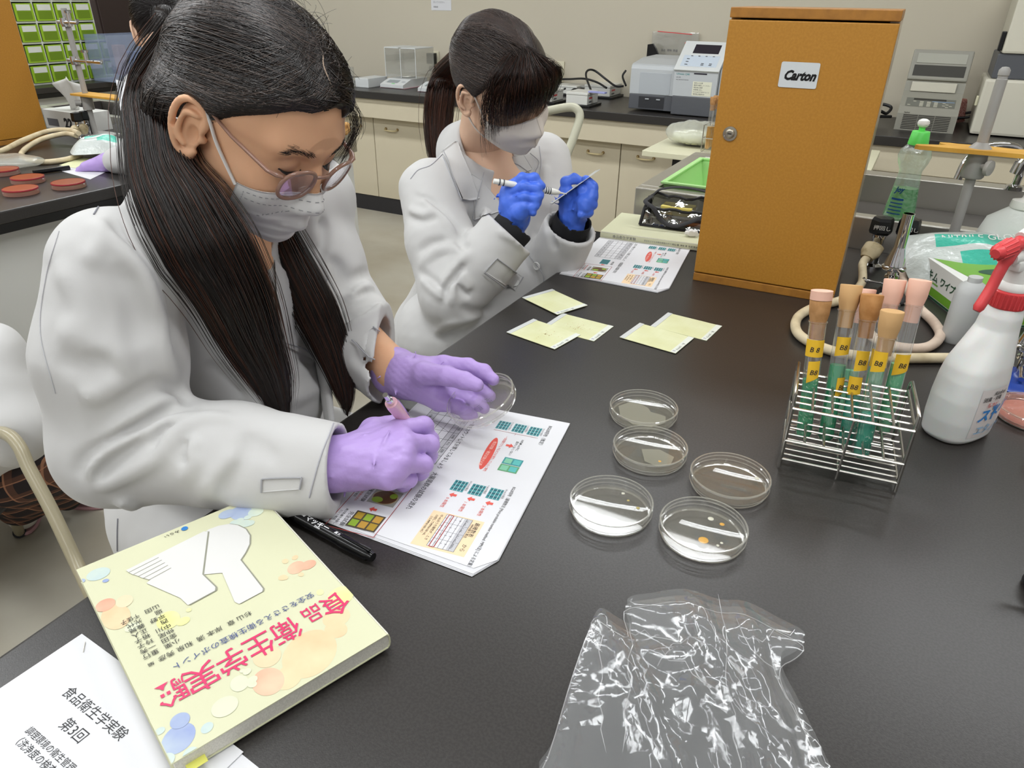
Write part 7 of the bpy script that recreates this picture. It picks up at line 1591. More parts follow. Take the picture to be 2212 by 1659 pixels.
# ------------------------------------------------------------------ the student with blue gloves
P2 = empty('person', (0, 0, 0), 0, 'person with brown ponytail, fringe, beige mask and white coat, writing with blue gloves', 'person')
Q2 = np.array([[0.668, 0.735, 0.118], [-0.606, 0.629, -0.486], [-0.431, 0.254, 0.866]]); u_, _, v_ = np.linalg.svd(Q2); Q2 = u_ @ v_
X2 = (Q2*0.95, np.array([-0.036, 1.468, 0.345+TT]))
s2R, s2L = K(928, 410, 1.46), K(1176, 345, 1.63); nb2 = (s2R+s2L)/2+np.array([0.0, 0, 0.055]); nb2 = nb2*0.6+0.4*w2(X2, (-0.06, 0, -0.13)); e2R, w2R = K(978, 640, 1.40), K(1098, 505, 1.375); e2L, w2L = K(1190, 590, 1.55), K(1232, 492, 1.46)
hs = head_sdf(Q2.T @ (nb2-X2[1])/0.95, jaw=0.94); pl2 = hs.polys(); bv2 = bvh_of(pl2); bvv = relax(pl2[0], pl2[1], pl2[2], 1) @ X2[0].T+X2[1]
sk = SDF((-0.50, 1.20, 0.45), (0.40, 2.0, 1.12), 0.007); ch2 = (s2R+s2L)/2; pel2 = ch2+np.array([-0.10, 0.06, -0.42])
sk.chain([pel2, ch2-np.array([0, 0, 0.16]), ch2-np.array([0, 0, 0.06])], [0.10, 0.09, 0.09], 0.05); sk.cone(ch2-np.array([0, 0, 0.03]), nb2, 0.06, 0.05, 0.03); sk.ellip(ch2+RM(0.022, -0.02, -0.05), (0.06, 0.06, 0.09), k=0.04)
sk.chain([s2R, e2R, w2R, K(1120, 480, 1.37)], [0.026, 0.026, 0.020, 0.020], 0.02); sk.chain([s2L, e2L, w2L, K(1234, 470, 1.45)], [0.026, 0.026, 0.020, 0.020], 0.02); sk.cone(s2R, s2L, 0.03, 0.03, 0.03)
v2, t2, q2 = sk.polys(); n0 = len(bvv)
link('body', npmesh('body', np.concatenate([bvv, v2]), [np.concatenate([pl2[1], t2+n0]) if len(t2) else pl2[1], np.concatenate([pl2[2], q2+n0])], skin2), P2)
c2 = Cloth((-0.52, 1.12, 0.47), (0.36, 2.0, 1.18), 0.0042); S = c2.sd
S.chain([pel2, ch2-np.array([0.03, -0.02, 0.26]), ch2-np.array([0.005, 0, 0.09])], [0.150, 0.125, 0.112], 0.05); S.cone(K(960, 720, 1.50), K(1120, 620, 1.60), 0.10, 0.10, 0.05)
S.chain([s2R+np.array([0.02, 0, -0.01]), nb2-np.array([0.01, 0, 0.055]), s2L-np.array([0.02, 0, 0.01])], [0.056, 0.066, 0.054], 0.04)
S.chain([s2R, (s2R+e2R)/2, e2R], [0.062, 0.068, 0.062], 0.015); S.chain([e2R, (e2R+w2R)/2, w2R], [0.062, 0.058, 0.058], 0.02); S.chain([s2L, (s2L+e2L)/2, e2L], [0.060, 0.064, 0.060], 0.015); S.chain([e2L, w2L], [0.060, 0.056], 0.02)
c2.freeze()
def q4(x, y): return (800+x/3.687, 300+y/3.687)                     # positions measured on an enlarged crop
c2.folds([(7, -9, [q4(340, 440), q4(480, 500), q4(600, 600), q4(720, 740), q4(740, 830)]), (9, 7, [q4(380, 420), q4(480, 540), q4(600, 640), q4(690, 760)]), (8, 7, [q4(300, 560), q4(420, 600), q4(520, 560)]), (8, -6, [q4(300, 620), q4(420, 660), q4(540, 620)]),
    (9, 8, [q4(400, 1000), q4(520, 900), q4(640, 870), q4(760, 880)]), (8, -9, [q4(700, 780), q4(720, 850), q4(800, 870)]), (8, -8, [q4(380, 900), q4(480, 840), q4(620, 800)]), (9, 8, [q4(560, 1240), q4(600, 1120), q4(700, 1000), q4(800, 900)]),
    (7, -9, [q4(600, 1320), q4(610, 1180), q4(690, 1080), q4(760, 960)]), (9, 8, [q4(640, 1340), q4(660, 1200), q4(740, 1100)]), (7, -8, [q4(690, 1080), q4(700, 1180), q4(760, 1230), q4(800, 1230)]), (9, 7, [q4(700, 1060), q4(760, 1140), q4(800, 1210)]), (9, 6, [q4(400, 1100), q4(480, 1180), q4(600, 1290)]), (9, -6, [q4(380, 1050), q4(500, 1140), q4(600, 1220)]),
    (8, -7, [q4(1210, 820), q4(1330, 930), q4(1390, 1000)]), (9, 6, [q4(1000, 720), q4(1150, 800), q4(1260, 880)]), (8, 6, [q4(1250, 620), q4(1340, 750), q4(1380, 900)]), (8, -6, [q4(1420, 640), q4(1440, 780), q4(1480, 900)]), (9, -7, [q4(700, 1340), q4(850, 1380), q4(1000, 1330)]), (8, 6, [q4(500, 1560), q4(600, 1480), q4(740, 1450), q4(900, 1400)]), (8, -5, [q4(560, 1600), q4(740, 1500), q4(760, 1460)]), (8, 6, [q4(1400, 200), q4(1400, 320), q4(1380, 420)])])
S.warp(lambda x, y, z: 0.0018*vnoise(x, y, z, 30, 8)+0.0008*vnoise(x, y, z, 80, 9))
for w_, e_, ro in ((w2R, e2R, 0.046), (w2L, e2L, 0.046)):
    d = w_-e_; d /= np.linalg.norm(d); sl = S.sub(w_-0.10, w_+0.10); X, Y, Z = S.pts(sl); a = (X-w_[0])*d[0]+(Y-w_[1])*d[1]+(Z-w_[2])*d[2]; rr = np.sqrt(np.maximum((X-w_[0])**2+(Y-w_[1])**2+(Z-w_[2])**2-a*a, 0))
    S.D[sl] = np.where(rr < 0.085, np.maximum(S.D[sl], (a-0.002).astype(np.float32)), S.D[sl]); S.cone(w_-d*0.07, w_+d*0.05, ro*0.9, ro*1.05, 0.002, 'sub')
hd2 = w2(X2, (0.0, 0, -0.03)); S.cone(nb2-np.array([0, 0, 0.05]), hd2, 0.052, 0.075, 0.008, 'sub')
vn = ch2+RM(0.13, -0.035, -0.10); S.cone(nb2+RM(0.04, -0.02, 0.02), vn, 0.036, 0.008, 0.006, 'sub')
coat2 = S.build('coat', coat_m, P2, smooth=1); cb2 = BVHTree.FromPolygons([tuple(v.co) for v in coat2.data.vertices], [tuple(p.vertices) for p in coat2.data.polygons])
patch('lapel', cb2, [q4(575, 120), q4(690, 30), q4(865, 470), q4(725, 490)], coat_m, coat2, 0.005, label='broad notched lapel')
patch('lapel', cb2, [q4(800, 280), q4(880, 330), q4(1080, 560), q4(840, 640)], coat_m, coat2, 0.003); patch('lapel', cb2, [q4(1080, 180), q4(1200, 120), q4(1275, 240), q4(1150, 300)], coat_m, coat2, 0.005)
patch('cuff_tab', cb2, [q4(1005, 955), q4(1215, 1110), q4(1150, 1210), q4(905, 1055)], coat_m, coat2, 0.003, 12, 0.003); button(cb2, *q4(1145, 1150), coat2, 0.009); button(cb2, *q4(1335, 1010), coat2, 0.009)
seam('seam', cb2, [q4(575, 125), q4(480, 210), q4(380, 250), q4(320, 320)], coat2); seam('seam', cb2, [q4(580, 150), q4(640, 300), q4(725, 490)], coat2); seam('seam', cb2, [q4(725, 490), q4(865, 480)], coat2); seam('seam', cb2, [q4(1345, 60), q4(1360, 200), q4(1340, 330)], coat2); seam('seam', cb2, [q4(820, 640), q4(940, 690)], coat2)
collar(nb2+np.array([0, 0, -0.02]), Q2 @ np.array([0.25, 0, 1.0]), Q2[:, 0]*0.5+RM(0.8, -0.3, 0), coat2, 1.0, 36)
for w_, e_, n_ in ((w2R, e2R, K(1120, 478, 1.372)), (w2L, e2L, K(1234, 466, 1.455))):
    d = w_-e_; d /= np.linalg.norm(d); o_ = SDF(w_-0.09, w_+0.09, 0.0028); o_.cone(w_-d*0.06, w_+d*0.016, 0.040, 0.039, 0); sl = o_.sub(w_-0.09, w_+0.09); X, Y, Z = o_.pts(sl); o_.D[sl] = np.maximum(o_.D[sl], ((X-w_[0])*d[0]+(Y-w_[1])*d[1]+(Z-w_[2])*d[2]-0.024).astype(np.float32)); o_.cone(w_-d*0.03, w_+d*0.06, 0.0335, 0.0365, 0.001, 'sub'); o_.warp(lambda x, y, z: 0.001*vnoise(x, y, z, 60, 3)); o_.build('sweater_cuff', black_k, P2, smooth=1)
# hair: combed back into a ponytail, with a fringe
mass = SDF((-0.125, -0.105, -0.10), (0.12, 0.105, 0.155), 0.002); mass.ellip(HC, HE*0.985, k=0); mass.ellip((0.030, 0, 0.052), (0.066, 0.072, 0.070), k=0.02); X, Y, Z = mass.pts((slice(None),)*3)
mass.comb((slice(None),)*3, (-((X-0.046)*0.78-(Z-0.055)*0.62)).astype(np.float32), 0.010, 'sub')
for sg in (1, -1): mass.ellip((-0.001, sg*0.084, -0.001), (0.024, 0.018, 0.032), k=0.004, mode='sub')
mass.cut((0, 0, -0.035), (-0.5, 0, -0.86), 0.01); mass.warp(lambda x, y, z: 0.0008*np.sin(150*y+40*z)); H2 = empty('hair'); H2.parent = P2; mp = mass.polys(); mbv = bvh_of((relax(mp[0], mp[1], mp[2], 1), mp[1], mp[2])); mass.build('scalp_hair', hair2, H2, smooth=1, xf=X2)
r = np.random.default_rng(8); tie = (-0.108, 0.0, 0.030); pr_ = [(0.076, 0.002, 0.098), (0.055, 0.002, 0.118), (0.030, 0.002, 0.131), (0.0, 0.0, 0.138)]
B1 = comb_paths(along(pr_, 1500, 0.003), jit(tie, 1500, 0.008), sag=(0.1, -0.45, 0.0)); B2 = comb_paths(along([(0.075, -0.01, 0.090), (0.062, -0.045, 0.075), (0.042, -0.068, 0.050), (0.026, -0.075, 0.020)], 1100, 0.004), jit(tie, 1100, 0.009), sag=(0, -0.2, 0.05))
B3 = comb_paths(along(pr_, 1200, 0.003), jit(tie, 1200, 0.008), sag=(0.1, 0.45, 0.0)); B4 = comb_paths(along([(-0.02, -0.08, -0.03), (-0.05, -0.065, -0.05), (-0.07, -0.03, -0.06), (-0.07, 0.03, -0.06)], 700, 0.005), jit(tie, 700, 0.008))
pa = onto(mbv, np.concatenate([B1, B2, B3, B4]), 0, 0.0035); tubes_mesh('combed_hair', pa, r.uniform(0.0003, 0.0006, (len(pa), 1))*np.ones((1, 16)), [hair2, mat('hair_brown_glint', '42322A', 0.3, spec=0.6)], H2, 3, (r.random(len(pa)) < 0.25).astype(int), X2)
fr2 = []
for k in range(1500):                                                 # fringe, longest over the near temple
    y = r.uniform(-0.080, 0.056); q_ = max(0.0, -y-0.028)/0.05; s0 = np.array([0.060-0.012*q_, -0.010*q_, 0.117])+r.normal(0, 0.004, 3)
    if r.random() < (0.30 if -0.02 < y < 0.05 else 0.0): continue
    e0 = np.array([max(0.040, 0.108-7.6*y*y), y*(1.0 if y > -0.07 else 0.98), 0.014+r.normal(0, 0.011)-q_*abs(r.normal(0.055, 0.022))])
    bu = np.array([0.030*(1-q_*0.6), y*0.62-0.004, 0.012+0.016*q_]); t = np.linspace(0, 1, 14)[:, None]; c = s0*(1-t)+e0*t+np.sin(math.pi*t)*bu*r.uniform(0.92, 1.1)+r.normal(0, 0.0005, (14, 3)).cumsum(0); fr2.append(c)
fr2 = np.array(fr2); tubes_mesh('fringe', fr2, r.uniform(0.0002, 0.0004, (len(fr2), 1))*np.clip((1-np.linspace(0, 1, 14))*4, 0.3, 1)[None], [hair2, hair_t], H2, 3, (r.random(len(fr2)) < 0.3).astype(int), X2)
tress('ponytail', [w2(X2, (-0.095, 0.0, 0.038)), K(968, 150, 1.60), K(952, 205, 1.63), K(946, 265, 1.65), K(948, 330, 1.66), K(958, 390, 1.67)], [0.016, 0.026, 0.032, 0.030, 0.024, 0.012], 1500, [hair2, hair_t, hair_t], H2, P=20, axis=rt_, fl=0.6, seed=12, rad=(0.0004, 0.0007))
b = MB(); b.lathe([(0.014, -0.006), (0.017, 0), (0.014, 0.006)], black_k, 20, mtx=Matrix.Translation(w2(X2, (-0.112, 0, 0.034))) @ Vector(Q2 @ np.array([-1, 0, 0.1])).to_track_quat('Z', 'Y').to_matrix().to_4x4()); b.build('hair_tie', P2)
parting(mbv, [(0.078, 0.004, 0.096), (0.062, 0.004, 0.112), (0.045, 0.004, 0.124), (0.034, 0.006, 0.129)], mat('scalp', 'B09A88', 0.6), H2, X2, 0.0022)
for sg in (-1, 1): brow(bv2, [(0, sg*0.014, 0.036), (0, sg*0.028, 0.041), (0, sg*0.046, 0.037)], 60, P2, X2, hair2); lash(bv2, sg, P2, X2, 24)
mk2, mg2 = mask_mesh('face_mask', bv2, mask_b, P2, X2, [0.006, -0.006, -0.014], [-0.112, -0.104, -0.074], 64, tent=0.005, pleats=False, bulge=0.013)
for sg in (-1, 1): ear_loop(mg2, sg, mk2, X2, mask_b, 0.0025)
b = MB(); b.tube([w2(X2, mg2[28, j]+np.array([0.0004, 0, 0])) for j in range(0, 41, 2)], 0.0006, mat('mask_seam', 'C9BFB6', 0.8), 5); b.build('mask_seam', mk2)
# gloves
Kz = lambda L, d: [K(p[0], p[1], d+(p[2] if len(p) > 2 else 0)) for p in L]
glove('glove', blue_g, P2, K(1112, 470, 1.365), K(1102, 500, 1.375), Kz([(1102, 405), (1097, 420), (1098, 436), (1104, 450)], 1.345),
      [Kz([(1128, 385), (1154, 385), (1170, 402)], 1.325), Kz([(1132, 404), (1158, 408), (1166, 424)], 1.320), Kz([(1134, 426), (1156, 430), (1158, 446)], 1.320), Kz([(1132, 446), (1150, 448), (1152, 460)], 1.322)], Kz([(1122, 462, .0), (1140, 452), (1156, 438), (1166, 422)], 1.335), rw=0.029, rp=0.0125, rf=0.0092, h=0.0018, seed=11)
glove('glove', blue_g, P2, K(1236, 468, 1.45), K(1233, 488, 1.458), Kz([(1222, 412), (1228, 424), (1232, 438), (1238, 452)], 1.44),
      [Kz([(1222, 393), (1240, 386), (1262, 392)], 1.43), Kz([(1258, 410, -.02), (1278, 420, -.02), (1268, 436, -.03)], 1.43), Kz([(1264, 432, -.02), (1280, 442, -.02), (1262, 452, -.03)], 1.43), Kz([(1262, 452, -.02), (1272, 460, -.02), (1254, 466, -.03)], 1.43)], Kz([(1262, 440), (1278, 424), (1280, 404), (1266, 388)], 1.405), rw=0.028, rp=0.0125, rf=0.0095, h=0.0018, seed=13)
# white marker and the held sheet
A_, B_ = K(1066, 391, 1.315), K(1224, 419, 1.355); d = Vector(B_-A_); L_ = d.length; t = empty('pen', tuple(A_), label='white pen with grey bands held in the right blue glove', cat='pen'); t.rotation_euler = d.to_track_quat('X', 'Z').to_euler()
b = MB(); b.tube([(0, 0, 0), (0.001, 0, 0), (0.008, 0, 0), (0.012, 0, 0), (L_*0.80, 0, 0), (L_*0.84, 0, 0), (L_*0.90, 0, 0), (L_*0.91, 0, 0), (L_, 0, 0)], [0.004, 0.0048, 0.0048, 0.0056, 0.0060, 0.0056, 0.0035, 0.002, 0.0008], whp, 18); b.build('barrel', t)
for x_ in (0.010, 0.018, L_*0.70, L_*0.73, L_*0.76): b = MB(); b.tube([(x_, 0, 0), (x_+0.0022, 0, 0)], 0.0063, dg, 18); b.build('band', t)
p0, p1 = K(1193, 440, 1.40), K(1297, 366, 1.385); e1 = p1-p0; e1 /= np.linalg.norm(e1); e2 = fw_*0.93+up_*0.25; e2 -= e1*(e2@e1); e2 /= np.linalg.norm(e2); L_ = np.linalg.norm(p1-p0); n3 = np.cross(e1, e2)
t = empty('culture_sheet', label='thin white culture sheet held edge-on between the blue gloves', cat='culture sheet'); t.matrix_world = Matrix(((*[e1[0], e2[0], n3[0]], p0[0]), (*[e1[1], e2[1], n3[1]], p0[1]), (*[e1[2], e2[2], n3[2]], p0[2]), (0, 0, 0, 1)))
b = MB(); b.box((0, 0, 0), (L_, 0.075, 0.0006), shw); b.build('backing', t); b = MB(); b.add([(0.0, 0, -0.001), (0.036, 0, -0.001), (0.036, 0.07, -0.001), (0.0, 0.07, -0.001), (-0.014, 0, -0.018), (-0.014, 0.07, -0.018)], [(0, 1, 2, 3), (0, 3, 5, 4)], thin('flap_clear', 'E6E8E8', gloss=0.3, rough=0.05, haze=0.35)); b.build('cover_film', t)

def e4(*L): return [(820+x*0.794, y*0.794) for x, y in L]
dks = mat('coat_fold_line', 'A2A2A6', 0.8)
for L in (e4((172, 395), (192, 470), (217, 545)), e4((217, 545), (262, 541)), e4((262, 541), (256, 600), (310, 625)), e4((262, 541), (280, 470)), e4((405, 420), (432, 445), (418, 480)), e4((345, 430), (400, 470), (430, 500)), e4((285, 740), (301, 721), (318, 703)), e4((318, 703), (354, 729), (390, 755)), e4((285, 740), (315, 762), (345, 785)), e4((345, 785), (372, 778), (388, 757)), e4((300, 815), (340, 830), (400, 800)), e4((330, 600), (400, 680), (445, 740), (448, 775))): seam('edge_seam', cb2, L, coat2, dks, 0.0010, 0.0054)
# ------------------------------------------------------------------ behind on the left: second bench, two more students
P3 = empty('person', (0, 0, 0), 0, 'person with dark tied hair and lilac glove, bent over the second bench', 'person')
h3 = K(352, 50, 2.10); F3 = RM(-0.75, 0.55, -0.45); F3 /= np.linalg.norm(F3); Q3 = axes(F3, np.cross([0, 0, 1.0], F3)); X3 = (Q3, h3-Q3 @ np.array([0, 0, 0.03]))
nb3 = w2(X3, (-0.07, 0, -0.15)); s3R, s3L = nb3+Q3[:, 1]*-0.08+np.array([0, 0, -0.07]), nb3+Q3[:, 1]*0.08+np.array([0, 0, -0.04])
hs = head_sdf(Q3.T @ (nb3-X3[1]), h=0.0026); pl3 = hs.polys(); bv3 = bvh_of(pl3); hs.build('body', skin2, P3, smooth=1, xf=X3)
c3 = SDF(nb3-np.array([0.55, 0.5, 0.75]), nb3+np.array([0.4, 0.4, 0.15]), 0.009); hp3 = np.array([nb3[0]+0.10, nb3[1]-0.12, 0.62])
c3.chain([hp3, (hp3+nb3)/2, nb3-np.array([0, 0, 0.06])], [0.13, 0.11, 0.08], 0.04); c3.cone(s3R, s3L, 0.055, 0.055, 0.03); hand3 = J(236, 350, TT+0.03)
e3 = (s3L+hand3)/2+np.array([0.02, 0, -0.08]); c3.chain([s3L, e3, hand3+(e3-hand3)*0.25], [0.055, 0.052, 0.042], 0.03); e3b = s3R+np.array([0.0, -0.05, -0.27]); c3.chain([s3R, e3b, e3b+RM(-0.2, 0.05, 0.08)], [0.055, 0.052, 0.045], 0.03)
c3.warp(lambda x, y, z: 0.006*vnoise(x, y, z, 22, 4)); c3.build('coat', coat_m, P3, smooth=1)
d = hand3-e3; d /= np.linalg.norm(d); sd_ = np.cross(d, [0, 0, 1.0]); sd_ /= np.linalg.norm(sd_)
glove('glove', lilac, P3, hand3, hand3-d*0.05, [hand3+d*0.075+sd_*q_ for q_ in (0.03, 0.01, -0.01, -0.028)], [[hand3+d*(0.075+l_*0.5)+sd_*q_-np.array([0, 0, .006]), hand3+d*(0.075+l_)+sd_*q_-np.array([0, 0, .02])] for q_, l_ in ((0.032, .055), (0.011, .06), (-0.012, .055), (-0.032, .045))], [hand3+d*0.03+sd_*0.045, hand3+d*0.07+sd_*0.055, hand3+d*0.095+sd_*0.05], h=0.003)
ms = SDF((-0.135, -0.105, -0.10), (0.12, 0.105, 0.155), 0.003); ms.ellip(HC, HE, k=0); ms.ellip((0.03, 0, 0.052), (0.07, 0.074, 0.072), k=0.02); ms.comb((slice(None),)*3, (-((ms.pts((slice(None),)*3)[0]-0.05)*0.75-(ms.pts((slice(None),)*3)[2]-0.05)*0.65)).astype(np.float32), 0.01, 'sub')
for sg in (1, -1): ms.ellip((0, sg*0.084, 0), (0.024, 0.018, 0.032), k=0.004, mode='sub')
H3 = empty('hair'); H3.parent = P3; ms.build('scalp_hair', hair1, H3, smooth=1, xf=X3); r = np.random.default_rng(4)
st = r.normal(size=(1100, 3)); st /= np.linalg.norm(st, axis=1, keepdims=True); st = st[(st[:, 2] > -0.3)]; pa = comb_paths(HC+st*HE*1.01, jit((-0.10, 0, 0.03), len(st), 0.01)); tubes_mesh('combed_hair', pa, np.full(pa.shape[:2], 0.0006), [hair1], H3, 3, None, X3)
tress('ponytail', [w2(X3, (-0.10, 0, 0.03)), w2(X3, (-0.14, 0.0, 0.0)), w2(X3, (-0.15, 0, -0.08)), w2(X3, (-0.13, 0, -0.18))], [0.014, 0.026, 0.024, 0.008], 400, [hair1], H3, P=14, rad=(0.0006, 0.001), seed=3)
# the student seated on the far left
P4 = empty('person', (0, 0, 0), 0, 'person in a white coat, tartan skirt and white shoes seated at the left picture edge', 'person')
g4 = SDF((-2.35, 0.9, 0.0), (-0.95, 2.1, 1.5), 0.010)
sh4 = K(-15, 770, 1.50); el4 = K(28, 925, 1.48); hp4 = K(-170, 1030, 1.58); ct4 = K(-170, 770, 1.58)
g4.chain([hp4, (hp4+ct4)/2, ct4, ct4+np.array([0, 0, 0.12])], [0.15, 0.13, 0.12, 0.06], 0.06); g4.cone(ct4+np.array([0, 0, .08]), sh4, 0.065, 0.065, 0.04); g4.chain([sh4, el4], [0.066, 0.070], 0.02); g4.chain([el4, K(-70, 900, 1.62)], [0.078, 0.06], 0.02)
g4.chain([K(-80, 970, 1.55), K(20, 960, 1.58)], [0.10, 0.06], 0.04); g4.warp(lambda x, y, z: 0.007*vnoise(x, y, z, 20, 6)+0.003*vnoise(x, y, z, 55, 7)); g4.build('coat', coat_m, P4, smooth=1)
tart = mat('tartan', '2A2224', 0.85); nt = tart.node_tree; bs = nt.nodes['Principled BSDF']; tc = [n for n in nt.nodes if n.type == 'TEX_COORD'][0]; prev = None
def band(ax, sc, lo, col, prev):
    sx = nt.nodes.new('ShaderNodeSeparateXYZ'); nt.links.new(tc.outputs['Object'], sx.inputs[0]); m1 = nt.nodes.new('ShaderNodeMath'); m1.operation = 'MULTIPLY'; m1.inputs[1].default_value = sc; nt.links.new(sx.outputs[ax], m1.inputs[0])
    m2 = nt.nodes.new('ShaderNodeMath'); m2.operation = 'FRACT'; nt.links.new(m1.outputs[0], m2.inputs[0]); m3 = nt.nodes.new('ShaderNodeMath'); m3.operation = 'LESS_THAN'; m3.inputs[1].default_value = lo; nt.links.new(m2.outputs[0], m3.inputs[0])
    m4 = nt.nodes.new('ShaderNodeMath'); m4.operation = 'MULTIPLY'; m4.inputs[1].default_value = 0.6; nt.links.new(m3.outputs[0], m4.inputs[0]); mx = nt.nodes.new('ShaderNodeMixRGB'); mx.inputs[2].default_value = (*lin(col), 1); nt.links.new(m4.outputs[0], mx.inputs[0])
    if prev: nt.links.new(prev, mx.inputs[1])
    else: mx.inputs[1].default_value = (*lin('2A2224'), 1)
    return mx.outputs[0]
for ax, sc, lo, col in (('X', 22, 0.30, '6E4A3A'), ('Z', 22, 0.30, '6E4A3A'), ('X', 22.0, 0.06, 'C08A6A'), ('Z', 22.0, 0.06, 'C08A6A')): prev = band(ax, sc, lo, col, prev)
nt.links.new(prev, bs.inputs['Base Color'])
sk4 = SDF((-2.4, 0.9, 0.0), (-0.9, 2.1, 1.0), 0.008); an1, an2 = J(58, 1095, 0.07), J(146, 1075, 0.07)
kn1, kn2 = K(15, 1010, 1.68), K(95, 1000, 1.76); sk4.chain([K(-90, 990, 1.62), kn1, an1*0.75+kn1*0.25], [0.11, 0.085, 0.07], 0.04); sk4.chain([K(-60, 980, 1.66), kn2, an2*0.7+kn2*0.3], [0.10, 0.075, 0.06], 0.04); sk4.warp(lambda x, y, z: 0.006*vnoise(x, y, z, 30, 9)); sk4.build('skirt', tart, P4, smooth=1)
lg4 = SDF((-2.3, 0.9, 0.0), (-0.9, 2.1, 0.8), 0.007); lg4.chain([kn1, an1], [0.05, 0.036], 0.01); lg4.chain([kn2, an2], [0.05, 0.036], 0.01); lg4.ball(ct4+np.array([0, 0, 0.30]), 0.10); lg4.build('body', mat('black_tights', '1A1718', 0.7), P4, smooth=1)
shw_m = mat('shoe_white', 'D2CEC6', 0.6); shp = mat('shoe_sole', 'B98C90', 0.6)
for px_, py_, dx_, dy_ in ((58, 1100, -0.10, 0.16), (152, 1078, 0.22, -0.06)):
    p = J(px_, py_, 0.0); dd = np.array([dx_, dy_, 0]); dd /= np.linalg.norm(dd); s5 = SDF(p-0.2, p+0.2, 0.004); a_ = p+np.array([0, 0, 0.040]); s5.chain([a_-dd*0.10, a_, a_+dd*0.09], [0.036, 0.038, 0.034], 0.01, flat=((0, 0, 1), 0.85)); s5.cone(a_-dd*0.07+np.array([0, 0, 0.01]), a_-dd*0.07+np.array([0, 0, 0.05]), 0.036, 0.036, 0.01); s5.cut((0, 0, 0.012), (0, 0, -1)); sh_ = s5.build('shoe', shw_m, P4)
    b = MB(); q_ = Matrix.Translation((p[0], p[1], 0)) @ Matrix.Rotation(math.atan2(dd[1], dd[0]), 4, 'Z'); b.lathe([(0.042, 0.0006), (0.044, 0.006), (0.042, 0.0118)], shp, 28, mtx=q_ @ Matrix.Diagonal((3.1, 0.95, 1, 1))); b.build('sole', sh_)
# pipe chairs
pipe = mat('pipe_beige', 'A39A80', 0.28, spec=0.6); pipe2 = mat('pipe_pale', 'B9B7A3', 0.35)
t = empty('pipe_chair', (0, 0, 0), 0, 'beige bent-pipe chair carrying the student at the left picture edge', 'chair')
b = MB(); b.tube(spline([K(-120, 925, 1.50), K(-30, 930, 1.44), K(15, 938, 1.40), K(42, 965, 1.385), K(62, 1010, 1.38), K(110, 1100, 1.375), K(160, 1205, 1.37), K(215, 1320, 1.36)]+[J(252, 1385, 0.006)], 6), 0.0125, pipe, 14); b.build('back_leg', t)
b = MB(); b.tube([K(-20, 1000, 1.66), K(10, 1065, 1.74), J(42, 1150, 0.012)], 0.0125, pipe, 14); b.tube([J(42, 1150, 0.016), J(42, 1150, 0.001)], 0.016, tape, 14); b.build('leg', t)
b = MB(); sc_ = K(-140, 1120, 1.62); b.box((sc_[0]-0.17, sc_[1]-0.16, sc_[2]-0.02), (sc_[0]+0.12, sc_[1]+0.16, sc_[2]+0.01), mat('seat_dark', '3B3A3C', 0.6), 0.01); b.build('seat', t)
b = MB(); b.tube([K(-60, 985, 1.74), K(-140, 1120, 1.80), J(-180, 1200, 0.004)], 0.0125, pipe, 12); b.build('leg', t)
t = empty('pipe_chair', (0, 0, 0), 0, 'pale grey pipe-backed chair behind the ponytailed student', 'chair')
b = MB(); b.tube(spline([K(1100, 262, 2.1), K(1170, 243, 2.08), K(1225, 232, 2.06), K(1246, 236, 2.05), K(1252, 256, 2.05), K(1236, 305, 2.04), K(1222, 345, 2.03), K(1215, 420, 2.02), K(1212, 520, 2.0)], 6), 0.0122, pipe2, 14); b.build('back_frame', t)
b = MB(); c = K(1130, 560, 2.05); b.box((c[0]-0.2, c[1]-0.18, c[2]-0.02), (c[0]+0.13, c[1]+0.18, c[2]+0.02), mat('seat_dark', '3B3A3C', 0.6), 0.015); b.build('seat', t)
for dx_, dy_ in ((-0.18, -0.16), (0.11, -0.16), (0.11, 0.16), (-0.18, 0.16)): b = MB(); b.rod((c[0]+dx_, c[1]+dy_, c[2]-0.02), (c[0]+dx_*1.1, c[1]+dy_*1.1, 0.002), 0.011, pipe2, 12); b.build('leg', t)
# things on the second bench
cabinet('storage_cabinet', tuple(RM(-2.885, 1.657-0.264, TT)), RZ+math.pi/2, 'orange cabinet on the second bench at the upper left picture edge', W_=0.264, D_=0.24)
redag = mat('agar_red', '9A4A30', 0.3); dpk = thin('dish_rosy', 'D8A090', gloss=0.1, rough=0.04, haze=0.55)
for (x_, y_), nm in (((47, 418), 'nearest the bench edge'), ((150, 404), 'separate one towards the papers'), ((62, 393), 'in the middle, touching its neighbour'), ((8, 376), 'farthest, cut by the left picture edge')):
    t = empty('petri_dish', tuple(J(x_, y_, TT+0.0003)), 0, 'petri dish of rusty red agar, %s' % nm, 'petri dish', 'red agar dishes on the second bench')
    b = MB(); b.lathe([(0, 0), (0.044, 0.0), (0.045, 0.001), (0.045, 0.0115)], dpk, 48, cap=False); b.build('lid', t)
    b = MB(); b.lathe([(0.0425, 0.0118), (0.0428, 0.0150), (0.042, 0.0158), (0, 0.0158)], redag, 48); b.build('agar', t)
    b = MB(); b.lathe([(0.0432, 0.0119), (0.0440, 0.0125), (0.0438, 0.0160), (0.0425, 0.0163)], rdl, 48, cap=False); b.build('rim', t)
hz = TT+0.009
